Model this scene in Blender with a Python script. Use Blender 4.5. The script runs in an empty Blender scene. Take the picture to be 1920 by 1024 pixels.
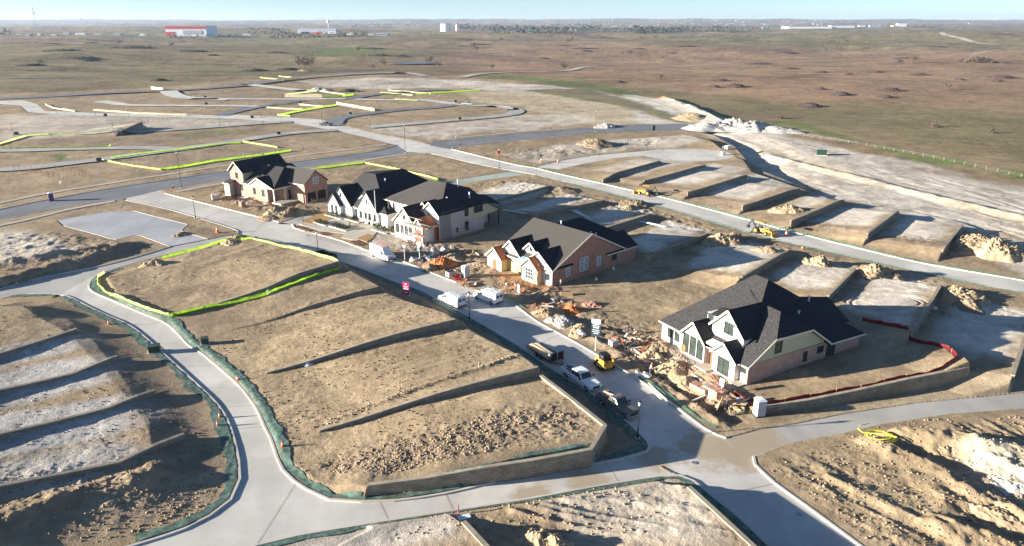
import bpy, bmesh, math, random
import numpy as np
from mathutils import Vector, Matrix
from mathutils.geometry import tessellate_polygon
R = math.radians
random.seed(7)
sc = bpy.context.scene
COL = sc.collection

# ------------------------------------------------------------------ camera, sky, sun, exposure
F, YH, CX, CY, H = 1350.0, 38.0, 960.0, 512.0, 45.0
PITCH = math.atan((CY - YH) / F)
cam = bpy.data.cameras.new('camera'); camo = bpy.data.objects.new('camera', cam); COL.objects.link(camo)
camo.location = (0, 0, H); camo.rotation_euler = (math.pi / 2 - PITCH, 0, 0)
cam.sensor_fit = 'HORIZONTAL'; cam.sensor_width = 36; cam.lens = 36 * F / 1920
cam.clip_start = 1; cam.clip_end = 60000
sc.camera = camo
SUN_EL, SHADOW_DIR = R(10.8), R(8.5)          # shadows run to the right and slightly away
sd = Vector((-math.cos(SHADOW_DIR) * math.cos(SUN_EL), -math.sin(SHADOW_DIR) * math.cos(SUN_EL), math.sin(SUN_EL)))
W = bpy.data.worlds.new('World'); sc.world = W; W.use_nodes = True
nt = W.node_tree; bg = nt.nodes['Background']
sky = nt.nodes.new('ShaderNodeTexSky'); sky.sky_type = 'NISHITA'; sky.sun_disc = False
sky.sun_elevation = SUN_EL; sky.sun_rotation = math.atan2(sd.x, sd.y)
sky.altitude = 200; sky.air_density = 0.6; sky.dust_density = 0.15; sky.ozone_density = 2.5
nt.links.new(sky.outputs[0], bg.inputs[0]); bg.inputs[1].default_value = 0.056
sl = bpy.data.lights.new('sun', 'SUN'); sl.energy = 5.0; sl.angle = R(0.5); sl.color = (1.0, 0.93, 0.82)
so = bpy.data.objects.new('sun', sl); COL.objects.link(so)
so.rotation_euler = sd.to_track_quat('Z', 'Y').to_euler()
sc.view_settings.view_transform = 'Standard'; sc.view_settings.look = 'None'
sc.view_settings.gamma = 1; sc.view_settings.exposure = 1.80; sc.view_settings.use_curve_mapping = False
try:
    sc.cycles.max_bounces = 5; sc.cycles.diffuse_bounces = 2; sc.cycles.glossy_bounces = 2
    sc.cycles.volume_bounces = 0; sc.cycles.transmission_bounces = 2
except Exception: pass

# ------------------------------------------------------------------ photo point -> ground point
sT, cT = math.sin(PITCH), math.cos(PITCH)
def G(px, py, z=0.0):
    a = (px - CX) / F; b = (CY - py) / F
    t = (z - H) / (-sT + b * cT)
    return (a * t, (cT + b * sT) * t)
def GP(pts):
    return np.array([G(p[0], p[1], p[2] if len(p) > 2 else 0.0) for p in pts])

# ------------------------------------------------------------------ noise
def _h(ix, iy, s):
    n = (ix.astype(np.int64) * 374761393 + iy.astype(np.int64) * 668265263 + s * 1442695041) & 0x7fffffff
    n = ((n ^ (n >> 13)) * 1274126177) & 0x7fffffff
    n = (n ^ (n >> 16)) & 0xffff
    return n / 65535.0
def vn(x, y, s=0):
    ix = np.floor(x); iy = np.floor(y); fx = x - ix; fy = y - iy
    fx = fx * fx * (3 - 2 * fx); fy = fy * fy * (3 - 2 * fy)
    ix = ix.astype(np.int64); iy = iy.astype(np.int64)
    a = _h(ix, iy, s); b = _h(ix + 1, iy, s); c = _h(ix, iy + 1, s); d = _h(ix + 1, iy + 1, s)
    return (a + (b - a) * fx) * (1 - fy) + (c + (d - c) * fx) * fy * 1.0
def fbm(x, y, L, o=4, s=0, g=0.5):
    v = 0; a = 1; t = 0
    for i in range(o):
        c, sn = math.cos(i * 1.1 + s), math.sin(i * 1.1 + s)
        k = 2 ** i / L
        v = v + a * (vn((x * c - y * sn) * k + 11.3 * i, (x * sn + y * c) * k - 7.7 * i, s + i) * 2 - 1); t += a; a *= g
    return v / t
def sstep(a, b, x):
    t = np.clip((x - a) / (b - a), 0, 1); return t * t * (3 - 2 * t)

# ------------------------------------------------------------------ polygon distance
def pdist(P, x, y):
    """signed distance (inside positive), nearest edge index"""
    n = len(P); best = np.full(x.shape, 1e9); bi = np.zeros(x.shape, int); ins = np.zeros(x.shape, bool)
    for i in range(n):
        ax, ay = P[i]; bx, by = P[(i + 1) % n]; dx, dy = bx - ax, by - ay
        L = dx * dx + dy * dy + 1e-9
        t = np.clip(((x - ax) * dx + (y - ay) * dy) / L, 0, 1)
        d = np.hypot(x - ax - t * dx, y - ay - t * dy)
        m = d < best; best[m] = d[m]; bi[m] = i
        if abs(dy) > 1e-9:
            c = ((ay > y) != (by > y)) & (x < dx * (y - ay) / dy + ax); ins ^= c
    return np.where(ins, best, -best), bi
def near(P, x, y, m):
    a = P.min(0) - m; b = P.max(0) + m
    return np.nonzero((x > a[0]) & (x < b[0]) & (y > a[1]) & (y < b[1]))[0]

# ------------------------------------------------------------------ roads and kerbs, traced on the ground
kA1 = [(309,363),(340,371),(420,391),(505,412),(523,417)]
kA2 = [(548,421),(552,428),(570,434),(600,441),(640,452),(688,470),(756,491),(804,510),(856,530)]
kA3 = [(891,545),(941,558),(976,580),(1007,603),(1073,639),(1118,665),(1197,712),(1253,752),(1320,803),(1345,816),(1362,822)]
kB = [(1413,857),(1416,872),(1430,886),(1453,907),(1513,950),(1613,1024),(1690,1082)]
kC = [(235,376),(263,382),(310,392),(350,403),(400,418),(440,431),(447,435),(444,439)]
D1 = [(481,445),(505,449),(570,470),(660,498),(743,530),(789,546),(884,598),(960,642),(1038,695),(1105,736),(1171,788),(1198,812),(1213,828),(1218,838),(1213,847),(1195,853)]
D2 = [(1161,862),(1080,876),(955,898),(836,926),(740,940),(678,942),(618,938),(575,918),(531,882),(508,823),(496,800),(483,770),(464,742),(442,717),(380,664),(354,648),(315,609),(262,586),(212,564),(175,548),(167,535),(180,518),(220,503)]
D3 = [(304,480),(380,462),(455,445)]
kE = [(-200,600),(0,562),(30,553),(80,552),(123,555),(162,574),(200,592),(246,613),(305,663),(364,717),(409,761),(433,805),(448,865),(450,899),(433,938),(394,968),(345,993),(256,1022),(120,1060)]
kG = [(430,1062),(480,1024),(559,1005),(717,979),(860,957),(995,936),(1113,914),(1240,894),(1275,893),(1300,903),(1337,933),(1380,967),(1440,1024),(1510,1090)]
kP = [(-200,598),(0,542),(74,522),(186,500),(260,481),(319,463),(444,439)]
cF = [(-300,462),(0,393),(89,375),(223,351),(434,320),(560,303),(700,284),(745,272)]
cF2 = [(810,268),(860,262),(985,250),(1116,240),(1172,234),(1290,232)]
cN2 = [(1290,244),(1131,249),(1089,252),(985,262),(860,276),(849,281)]
cN = [(780,287),(700,296),(640,304),(540,319),(427,337),(360,349),(320,355)]
cN0 = [(230,374),(141,385),(0,414),(-300,487)]
ROADS = {
 'main_street': (kA1 + kA2 + kA3 + kB + [(1510,1090)] + kG[::-1][:6] + D1[::-1] + [(455,443),(447,436)] + kC[::-1][2:] + [(235,372),(300,357)], 0.0, 'concrete'),
 'bottom_road': ([(1275,893),(1240,880),(1213,847),(1195,853)] + D2[:-1] + [(170,520),(100,560),(123,555)] + kE[5:] + [(300,1100),(430,1062)] + kG[1:9], 0.008, 'concrete'),
 'side_road': (kP + [(481,445),(455,445),(380,462),(304,480),(220,503),(180,518),(163,540),(150,566),(123,555),(80,552),(30,553),(0,562),(-200,606)], 0.004, 'concrete_old'),
 'collector_road': (cF + [(780,269)] + cF2 + cN2 + cN + [(300,357),(232,373)] + cN0, 0.012, 'asphalt'),
 'long_street': ([(760,284),(800,272),(850,281),(960,308),(1006,316),(1033,323),(1187,358),(1260,375),(1400,412),(1520,444),(1720,492),(1920,527),(2250,590),(2250,625),(1920,549),(1864,540),(1649,494),(1520,465),(1410,439),(1260,394),(1118,356),(1006,329),(914,312),(810,289)], 0.016, 'concrete_pale'),
 'rear_alley': ([(836,342),(860,337),(960,321),(985,328),(920,336),(862,346),(838,352)], 0.02, 'concrete_green'),
 'side_alley': ([(1362,822),(1400,812),(1423,806),(1493,795),(1580,777),(1713,757),(1920,737),(2300,700),(2300,722),(1920,767),(1780,777),(1647,797),(1580,813),(1473,833),(1413,857),(1380,845)], 0.02, 'concrete_old'),
 'cul_de_sac': ([(1003,314),(1050,302),(1110,292),(1190,285),(1230,281),(1290,279),(1335,281),(1365,286),(1377,292),(1365,298),(1330,302),(1290,303),(1240,300),(1206,293),(1152,297),(1095,307),(1047,318)], 0.024, 'concrete_pale'),
 'north_street': ([(745,273),(690,259),(631,246),(547,231),(440,223),(360,221),(312,220),(208,218),(104,215),(52,210),(38,198),(-40,193),(-40,187),(0,189),(42,188),(69,195),(83,208),(187,212),(400,216),(433,215),(520,219),(600,224),(650,237),(700,250),(768,262),(808,272),(765,286)], 0.028, 'concrete_pale'),
 'car_park': ([(108,414),(190,399),(217,397),(250,396),(352,422),(344,428),(340,434),(390,449),(319,463),(262,442),(250,442),(218,450),(190,443),(120,424)], 0.10, 'slab'),
 'house_drive': ([(520,420),(523,417),(548,421),(554,428),(600,420),(625,410),(612,402),(570,404)], 0.03, 'concrete_old'),
}
RP = {k: GP(v[0]) for k, v in ROADS.items()}
# far streets as ribbons: centre line in the photo, width in metres
RIB = [([(-40,284),(62,283),(146,280),(271,279),(327,282)], 7, 'concrete_old'),
 ([(-40,322),(50,317),(104,311),(187,301),(300,286),(396,273),(454,264),(547,251),(631,245)], 7, 'concrete_old'),
 ([(150,252),(208,252),(300,246),(400,239),(493,232),(547,229)], 7, 'concrete_old'),
 ([(187,190),(215,194),(250,198),(400,199),(485,200)], 8, 'concrete_pale'),
 ([(412,217),(450,208),(495,199),(568,189)], 8, 'asphalt'),
 ([(360,185.5),(547,186.5),(652,186),(720,188),(790,188),(853,196)], 7, 'concrete_pale'),
 ([(314,170),(326,178),(355,184),(430,187)], 11, 'concrete_pale'),
 ([(-60,189),(62,183),(230,173),(360,167.5),(464,158),(568,144),(672,136.5),(740,134)], 10, 'asphalt'),
 ([(462,158),(510,164),(558,169.5)], 10, 'concrete_pale'),
 ([(625,234),(640,222),(700,213),(760,206),(807,203),(853,197)], 8, 'asphalt'),
 ([(853,197),(900,198),(940,201),(966,206),(968,211),(950,216),(900,222),(807,230),(690,240)], 8, 'concrete_old'),
 ([(855,197),(913,199),(950,202),(967,207)], 8, 'concrete_pale'),
 ([(650,187),(700,178),(760,172),(840,168)], 7, 'asphalt')]
TRACKS = [([(1178,177),(1230,187),(1275,203),(1310,220),(1350,240)], 9), ([(640,137),(700,134),(760,133),(800,140)], 9), ([(866,143),(900,135),(950,130),(1060,122),(1115,113),(1280,107.5),(1580,98.5),(1800,93),(1920,88.5),(2100,85)], 9),
 ([(1765,67),(1775,71),(1830,76),(1930,80)], 14)]
WALKS = [[(-300,449),(0,382),(60,369),(100,362),(230,341),(434,310),(560,293),(700,275),(725,271)], [(-200,464),(0,424),(60,411),(120,396),(170,386),(215,378)], [(330,361),(380,352),(430,343)], [(540,326),(640,309),(700,299),(770,289),(800,289)], [(880,272),(985,259),(1131,245)], [(860,259),(985,247),(1060,242)], [(690,462),(640,449),(560,424)]]

# ------------------------------------------------------------------ terraces: pads (levels) and steps (retaining walls)
PADS = [  # mode, [(px,py,z)], per-edge falloff metres
 ('max', [(200,520,.5),(300,492,.6),(430,452,.9),(470,449,1.2),(560,470,1.5),(635,494,1.9),(720,548,1.7),(855,603,1.75),(1006,693,1.8),(1012,704,1.85),(1135,800,2.0),(1108,845,2.0),(900,880,1.8),(690,912,1.1),(600,905,.3),(530,850,.3),(500,780,.3),(385,665,.3),(318,596,.4),(240,575,.4)],
   [3,3,2,2.5,2.5,3,3,2.5,.3,.3,.3,.25,.25,1,1,1,1,1,1,1]),
 ('max', [(-500,575,2.3),(50,575,2.0),(120,590,1.5),(170,630,1.2),(225,700,1.1),(280,790,1.1),(285,860,1.1),(230,930,1.2),(80,990,1.5),(-500,1120,2.2)], [9,9,9,9,9,9,9,9,9,9]),
 ('max', [(1225,632,.5),(1300,690,.5),(1380,738,.6),(1432,766,.7),(1600,735,1.3),(1815,690,2.0),(1778,668,1.6),(1705,643,1.2),(1614,613,1.1),(1480,560,.6),(1300,590,.5)], [2,2,1,.3,.3,.5,1,1,1,3,3]),
 ('max', [(700,990,.8),(860,965,.9),(1000,945,1.2),(1240,905,1.2),(1290,915,1.5),(1330,950,1.6),(1410,1024,1.8),(1480,1100,1.8),(500,1100,.5)], [2,2,2,2,.35,.35,.35,.35,1]),
 ('max', [(1020,326,.2),(1200,352,.3),(1300,390,.3),(1500,435,.3),(1780,478,.4),(1860,440,.4),(1800,415,.6),(1690,393,.6),(1560,374,.7),(1500,352,.8),(1410,322,.9),(1395,300,1.2),(1370,284,1.3),(1330,262,1.4),(1285,252,1.2),(1180,262,.6),(1060,275,.3)], [2]*4+[2]*4+[1.2]*6+[4]*3),
 ('add', [(1290,248,-1.6),(1345,262,-2.0),(1385,284,-2.2),(1415,318,-2.2),(1440,330,-2.0),(1490,345,-1.2),(1560,366,-.6),(1600,350,-.3),(1500,310,-.8),(1430,275,-1.2),(1360,250,-.8)], [2,2,2,2,3,4,6,10,10,10,6]),
 ('max', [(100,440,.3),(0,440,.4),(-200,470,.5),(-200,560,1.2),(0,520,1.4),(60,505,1.4),(150,483,1.2),(215,468,.8),(230,455,.3)], [3,3,3,4,4,4,4,2,2]),
]
STEPS = [ # wall foot line (px,py,z of top) low-left to up-right, h at start, h at end, depth, wall?
 ([(318,592,.5),(400,572,.9),(500,545,1.4),(560,521,1.8),(636,493,2.8)], .1, 1.1, 20, 1),
 ([(440,618,.4),(520,598,.9),(620,570,1.3),(712,543,1.9)], .1, .7, 13, 0),
 ([(500,702,.3),(853,602,2.6)], .05, 1.0, 14, 1),
 ([(600,808,.5),(1008,692,2.7)], .05, 1.0, 15, 1),
 ([(-350,738,3.1),(0,648,3.1),(143,614,1.8)], .75, .15, 11, 1),
 ([(-350,812,3.1),(0,714,3.2),(130,683,3.0),(221,664,1.6)], .75, .15, 11, 1),
 ([(-350,905,3.2),(0,796,3.2),(200,745,2.9),(290,727,1.5)], .75, .15, 11, 1),
 ([(-350,1002,3.2),(0,892,3.3),(220,845,2.9),(345,812,1.1)], .75, .1, 11, 1),
 ([(922,377,1.2),(1033,346,1.3)], .85, .85, 16, 1), ([(1001,402,1.4),(1132,374,1.4)], 1.0, 1.0, 16, 1),
 ([(1090,440,1.4),(1126,429,1.4),(1216,401,1.4)], 1.05, 1.0, 17, 1), ([(1224,473,1.5),(1326,436,1.5)], 1.05, 1.0, 17, 1),
 ([(1390,521,1.6),(1476,471,1.5)], 1.4, 1.3, 18, 1), ([(1553,555,1.6),(1604,504,1.6)], 1.0, 1.0, 18, 1),
 ([(1702,638,1.7),(1764,536,1.6)], 1.5, 1.5, 20, 1), ([(1899,706,1.7),(1925,625,1.7)], 1.6, 1.6, 22, 1),
 ([(1130,335,1.5),(1160,323,1.5),(1237,301,2.0)], .9, 1.0, 14, 1), ([(1207,338,1.7),(1322,308,2.2)], 1.0, 1.0, 18, 1),
 ([(1289,360,2.0),(1400,326,2.5)], 1.4, 1.3, 20, 1), ([(1392,387,2.0),(1500,352,2.4)], 1.4, 1.3, 20, 1),
 ([(1483,415,2.0),(1583,373,2.4)], 1.4, 1.3, 20, 1), ([(1626,441,2.0),(1685,395,2.3)], 1.4, 1.3, 22, 1),
 ([(1768,466,2.0),(1805,419,2.2)], 1.4, 1.3, 24, 1), ([(225,247,1.5),(266,229,3)], 1.5, 3.0, 22, 1), ([(925,1045,2.0),(870,984,1.9)], 1.2, 1.2, 14, 1),
]
RIDGE = [([(1440,288),(1560,322),(1700,360),(1920,412),(2150,465)], .8, 2.2), ([(620,797),(750,762),(900,722),(1000,686)], .25, .5),
 ([(1625,832),(1740,880),(1830,930),(1940,990)], 1.0, 1.3), ([(1690,822),(1780,836),(1860,872),(1960,905)], 1.5, 1.9), ([(1550,895),(1680,960),(1800,1015)], .35, .7), ([(1850,850),(1940,870)], 1.6, 2.0), ([(1760,985),(1850,1010),(1940,1050)], .7, 1.0),
 ([(-40,512),(60,497),(150,480),(240,462)], .9, 2.2), ([(1245,183),(1300,203),(1350,232)], 2.0, 4.0), ([(1010,575),(1090,625),(1160,668)], .35, .8), ([(1230,705),(1290,752),(1345,795)], .5, .8), ([(1215,692),(1280,735),(1370,785)], -.7, .9), ([(0,1000),(120,960),(300,900)], .5, 1.5)]
RUTS = [ # wheel ruts: zone, direction from-to, height, spacing
 ([(1440,870),(1600,820),(1920,780),(2200,790),(2200,1080),(1650,1070),(1480,930)], (1500,850), (1800,1010), .13, 1.3),
 ([(1190,180),(1300,215),(1480,265),(1700,322),(1920,370),(2300,450),(2300,560),(1920,455),(1700,400),(1500,335),(1400,280),(1290,240)], (1400,270), (1900,430), .10, 2.6),
 ([(860,965),(1240,905),(1300,930),(1400,1040),(700,1040)], (1000,940), (1250,1010), .12, 1.3),
 ([(1400,830),(1480,800),(1920,700),(1920,735),(1480,795)], (1450,805), (1900,715), .10, 1.2),
 ([(1100,600),(1200,510),(1330,505),(1400,530),(1250,610),(1150,625)], (1120,600), (1350,540), .07, 1.6),
 ([(450,640),(720,560),(850,610),(1000,690),(1100,790),(900,850),(620,880),(510,780)], (520,740), (900,650), .05, 1.5),
 ([(200,530),(300,497),(440,455),(630,497),(500,540),(320,590)], (250,560), (560,480), .07, 1.4)]
BUMP = [ # rough ground zones: polygon, amplitude, wavelength
 ([(1225,640),(1290,715),(1400,790),(1370,815),(1320,800),(1180,700),(1090,640),(960,560),(930,520),(1040,545),(1110,590),(1230,620)], .55, 4.5),
 ([(760,500),(860,525),(930,520),(900,480),(780,450),(740,455)], .4, 3.5),
 ([(380,365),(560,418),(620,400),(560,378),(430,355)], .4, 4),
 ([(1680,800),(1920,790),(2150,800),(2150,1060),(1860,1060),(1720,960),(1640,860)], .55, 7),
 ([(1440,880),(1600,830),(1720,960),(1860,1060),(1640,1050),(1460,900)], .22, 3.5),
 ([(860,960),(1240,898),(1300,930),(1440,1050),(700,1060),(700,990)], .15, 4),
 ([(0,440),(180,440),(290,470),(180,495),(0,540)], .38, 7),
 ([(600,880),(700,850),(900,810),(1020,790),(1110,800),(1100,840),(900,875),(690,908)], .25, 2.0),
 ([(60,920),(300,880),(330,940),(200,1010),(0,1024)], .3, 3),
 ([(1180,345),(1300,385),(1500,432),(1780,478),(1920,500),(1920,470),(1700,450),(1600,440),(1400,395),(1280,365)], .22, 3),
 ([(860,290),(1000,300),(1200,285),(1290,262),(1200,262),(1040,275)], .3, 5),
 ([(870,348),(960,335),(1110,365),(1300,405),(1500,468),(1850,550),(1920,600),(1850,580),(1500,490),(1250,420)], .28, 3),
]
_pads = []
for m, pts, s in PADS:
    P = GP(pts); zz = [p[2] for p in pts]; q = []
    for i in range(len(P)):
        a, b = P[i], P[(i + 1) % len(P)]; n = max(1, min(12, int(np.hypot(*(b - a)) / 6)))
        for k in range(n): q.append((*(a + (b - a) * k / n), zz[i] + (zz[(i + 1) % len(P)] - zz[i]) * k / n))
    _pads.append((m, P, np.array(q), np.array(s, float)))
_steps = [(GP(s[0]), s[1], s[2], s[3]) for s in STEPS]
_soft = [(GP(q), w) for q, w in (([(780,270),(1300,225),(2000,450),(2400,700),(1920,600),(1880,552),(1500,462),(1000,325)], 7.0), ([(830,335),(1000,325),(1500,455),(1920,545),(1920,600),(1700,640),(1200,560),(860,440)], 5.5), ([(-600,560),(130,548),(230,590),(335,665),(400,720),(432,780),(455,870),(450,940),(380,1000),(200,1060),(-700,1200)], 8.0))]
_ridge = [(GP(q[0]), q[1], q[2]) for q in RIDGE]
_ruts = [(GP(q[0]), GP([q[1], q[2]]), q[3], q[4]) for q in RUTS]
_bump = [(GP(b[0]), b[1], b[2]) for b in BUMP]

def road_sd(x, y, cache={}):
    d = np.full(x.shape, -99.0)
    for P in RP.values():
        i = near(P, x, y, 9)
        if len(i):
            v, _ = pdist(P, x[i], y[i]); d[i] = np.maximum(d[i], v)
    return d
def TH(x, y, detail=True, rsd=None):
    x = np.atleast_1d(np.asarray(x, float)); y = np.atleast_1d(np.asarray(y, float))
    h = np.full(x.shape, 0.1)
    for m, P, q, s in _pads:
        i = near(P, x, y, 14)
        if not len(i): continue
        X, Y = x[i], y[i]; d, e = pdist(P, X, Y)
        wz = np.zeros(len(i)); ws = np.zeros(len(i))
        for qx, qy, qz in q:
            w = 1.0 / ((X - qx) ** 2 + (Y - qy) ** 2 + .5) ** 1.6; wz += w * qz; ws += w
        z = wz / ws; k = np.clip(1 + np.minimum(d, 0) / s[e], 0, 1)
        if m == 'max':
            wob = 1.0
            h[i] = np.maximum(h[i], z * k * wob)
        else:
            h[i] += z * k * k * (3 - 2 * k)
    for P, h0, h1, D in _steps:
        i = near(P, x, y, D + 1)
        if not len(i): continue
        X, Y = x[i], y[i]; seg = np.diff(P, axis=0); L = np.hypot(seg[:, 0], seg[:, 1]); tot = L.sum(); acc = 0
        bd = np.full(len(i), 1e9); bb = np.zeros(len(i)); bh = np.zeros(len(i)); ov = np.zeros(len(i))
        for j in range(len(seg)):
            u = seg[j] / L[j]; dx, dy = X - P[j][0], Y - P[j][1]
            a = dx * u[0] + dy * u[1]; b = -dx * u[1] + dy * u[0]; ac = np.clip(a, 0, L[j])
            d = np.hypot(a - ac, b); m = d < bd
            o = np.where((a < 0) & (j == 0), -a, np.where((a > L[j]) & (j == len(seg) - 1), a - L[j], 0))
            bd[m] = d[m]; bb[m] = b[m]; bh[m] = (h0 + (h1 - h0) * (acc + ac[m]) / tot); ov[m] = o[m]; acc += L[j]
        dd = np.where(ov > 0, np.abs(bb), bd)
        fe = 6.0 if h0 > 1.5 else 4.0 if h0 > 1 else 2.5
        add = np.where(bb >= 0, bh * np.clip(1 - dd / D, 0, 1), bh * np.clip(1 - dd / .12, 0, 1)) * np.clip(1 - ov / fe, 0, 1)
        h[i] += add
    far = sstep(430, 1200, y)
    pr = sstep(250, 420, y - 120 + 120 * sstep(-120, 160, x) + np.maximum(x - 60, 0) * .6)
    h += far * (fbm(x, y, 900, 3, 3) * 20 + fbm(x, y, 300, 3, 4) * 9 - 1) + sstep(6000, 9000, y) * 8 + pr * fbm(x, y, 160, 3, 9) * 1.6
    rid = sstep(8500, 12500, y)
    h += rid * (42 + 26 * fbm(x, x * 0 + 5, 5200, 3, 21) + 12 * sstep(0, 7000, x) )
    if detail:
        rough = 0.5 + .5 * sstep(-.3, .4, fbm(x, y, 26, 2, 5))
        amp = np.full(x.shape, .085) * rough; wl = None
        n = fbm(x, y, 3.6, 5, 1, .68) * amp * 1.9
        for P, A, L in _bump:
            i = near(P, x, y, 6)
            if len(i):
                d, _ = pdist(P, x[i], y[i]); k = sstep(-4, 4, d)
                v = fbm(x[i], y[i], L, 5, 31, .62)
                n[i] += k * A * (np.abs(v) * 1.9 - .35 + .35 * fbm(x[i], y[i], L * .3, 3, 33, .6))
        for P, A, w_ in _ridge:
            i = near(P, x, y, w_ * 3)
            if len(i):
                X, Y = x[i], y[i]; bd = np.full(len(i), 1e9)
                for j in range(len(P) - 1):
                    sg = P[j + 1] - P[j]; t = np.clip(((X - P[j][0]) * sg[0] + (Y - P[j][1]) * sg[1]) / (sg @ sg), 0, 1); bd = np.minimum(bd, np.hypot(X - P[j][0] - t * sg[0], Y - P[j][1] - t * sg[1]))
                wob = fbm(X, Y, w_ * 2.2, 4, 81, .6); n[i] += A * np.exp(-((bd + wob * w_ * .7) / w_) ** 2) * (1 + .8 * wob)
        for P, D, A, L in _ruts:
            i = near(P, x, y, 4)
            if len(i):
                d, _ = pdist(P, x[i], y[i]); k = sstep(-3, 3, d); u = (D[1] - D[0]) / np.hypot(*(D[1] - D[0]))
                a = x[i] * u[0] + y[i] * u[1]; b = -x[i] * u[1] + y[i] * u[0] + 2.2 * fbm(x[i], y[i], 22, 2, 71)
                w = vn(a / 11, b / L, 73); w2 = vn(a / 5, b / (L * .4), 75)
                n[i] += k * A * (1 - 2.4 * np.abs(w - .5) * 2 + .5 * (w2 - .5)) * sstep(.35, .6, vn(a / 16, b / 7, 77))
        for R0 in (4.2, 5.0, 7.0, 7.8):
            gx, gy = G(1660, 572, .8); q = np.hypot((x - gx) * .8, (y - gy) * 1.1); n -= .16 * np.exp(-((q - R0) / .22) ** 2) * (x > gx - 6)
        if rsd is None: rsd = road_sd(x, y)
        n *= sstep(.2, 3.0, -rsd)
        h += n
        wd = np.full(x.shape, .3)
        for P, w0 in _soft:
            i = near(P, x, y, 0)
            if len(i): d, _ = pdist(P, x[i], y[i]); wd[i] = np.where(d > 0, w0, wd[i])
        k = np.clip((-rsd - .25) / wd, 0, 1); k = k * (2 - k) if False else k
        h = np.where(rsd > 0, -.09, np.where(h > .12, .12 + (h - .12) * k, h))
    return h
def th(x, y): return float(TH([x], [y])[0])
def thp(x, y): return float(TH([x], [y], detail=False)[0])

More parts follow.
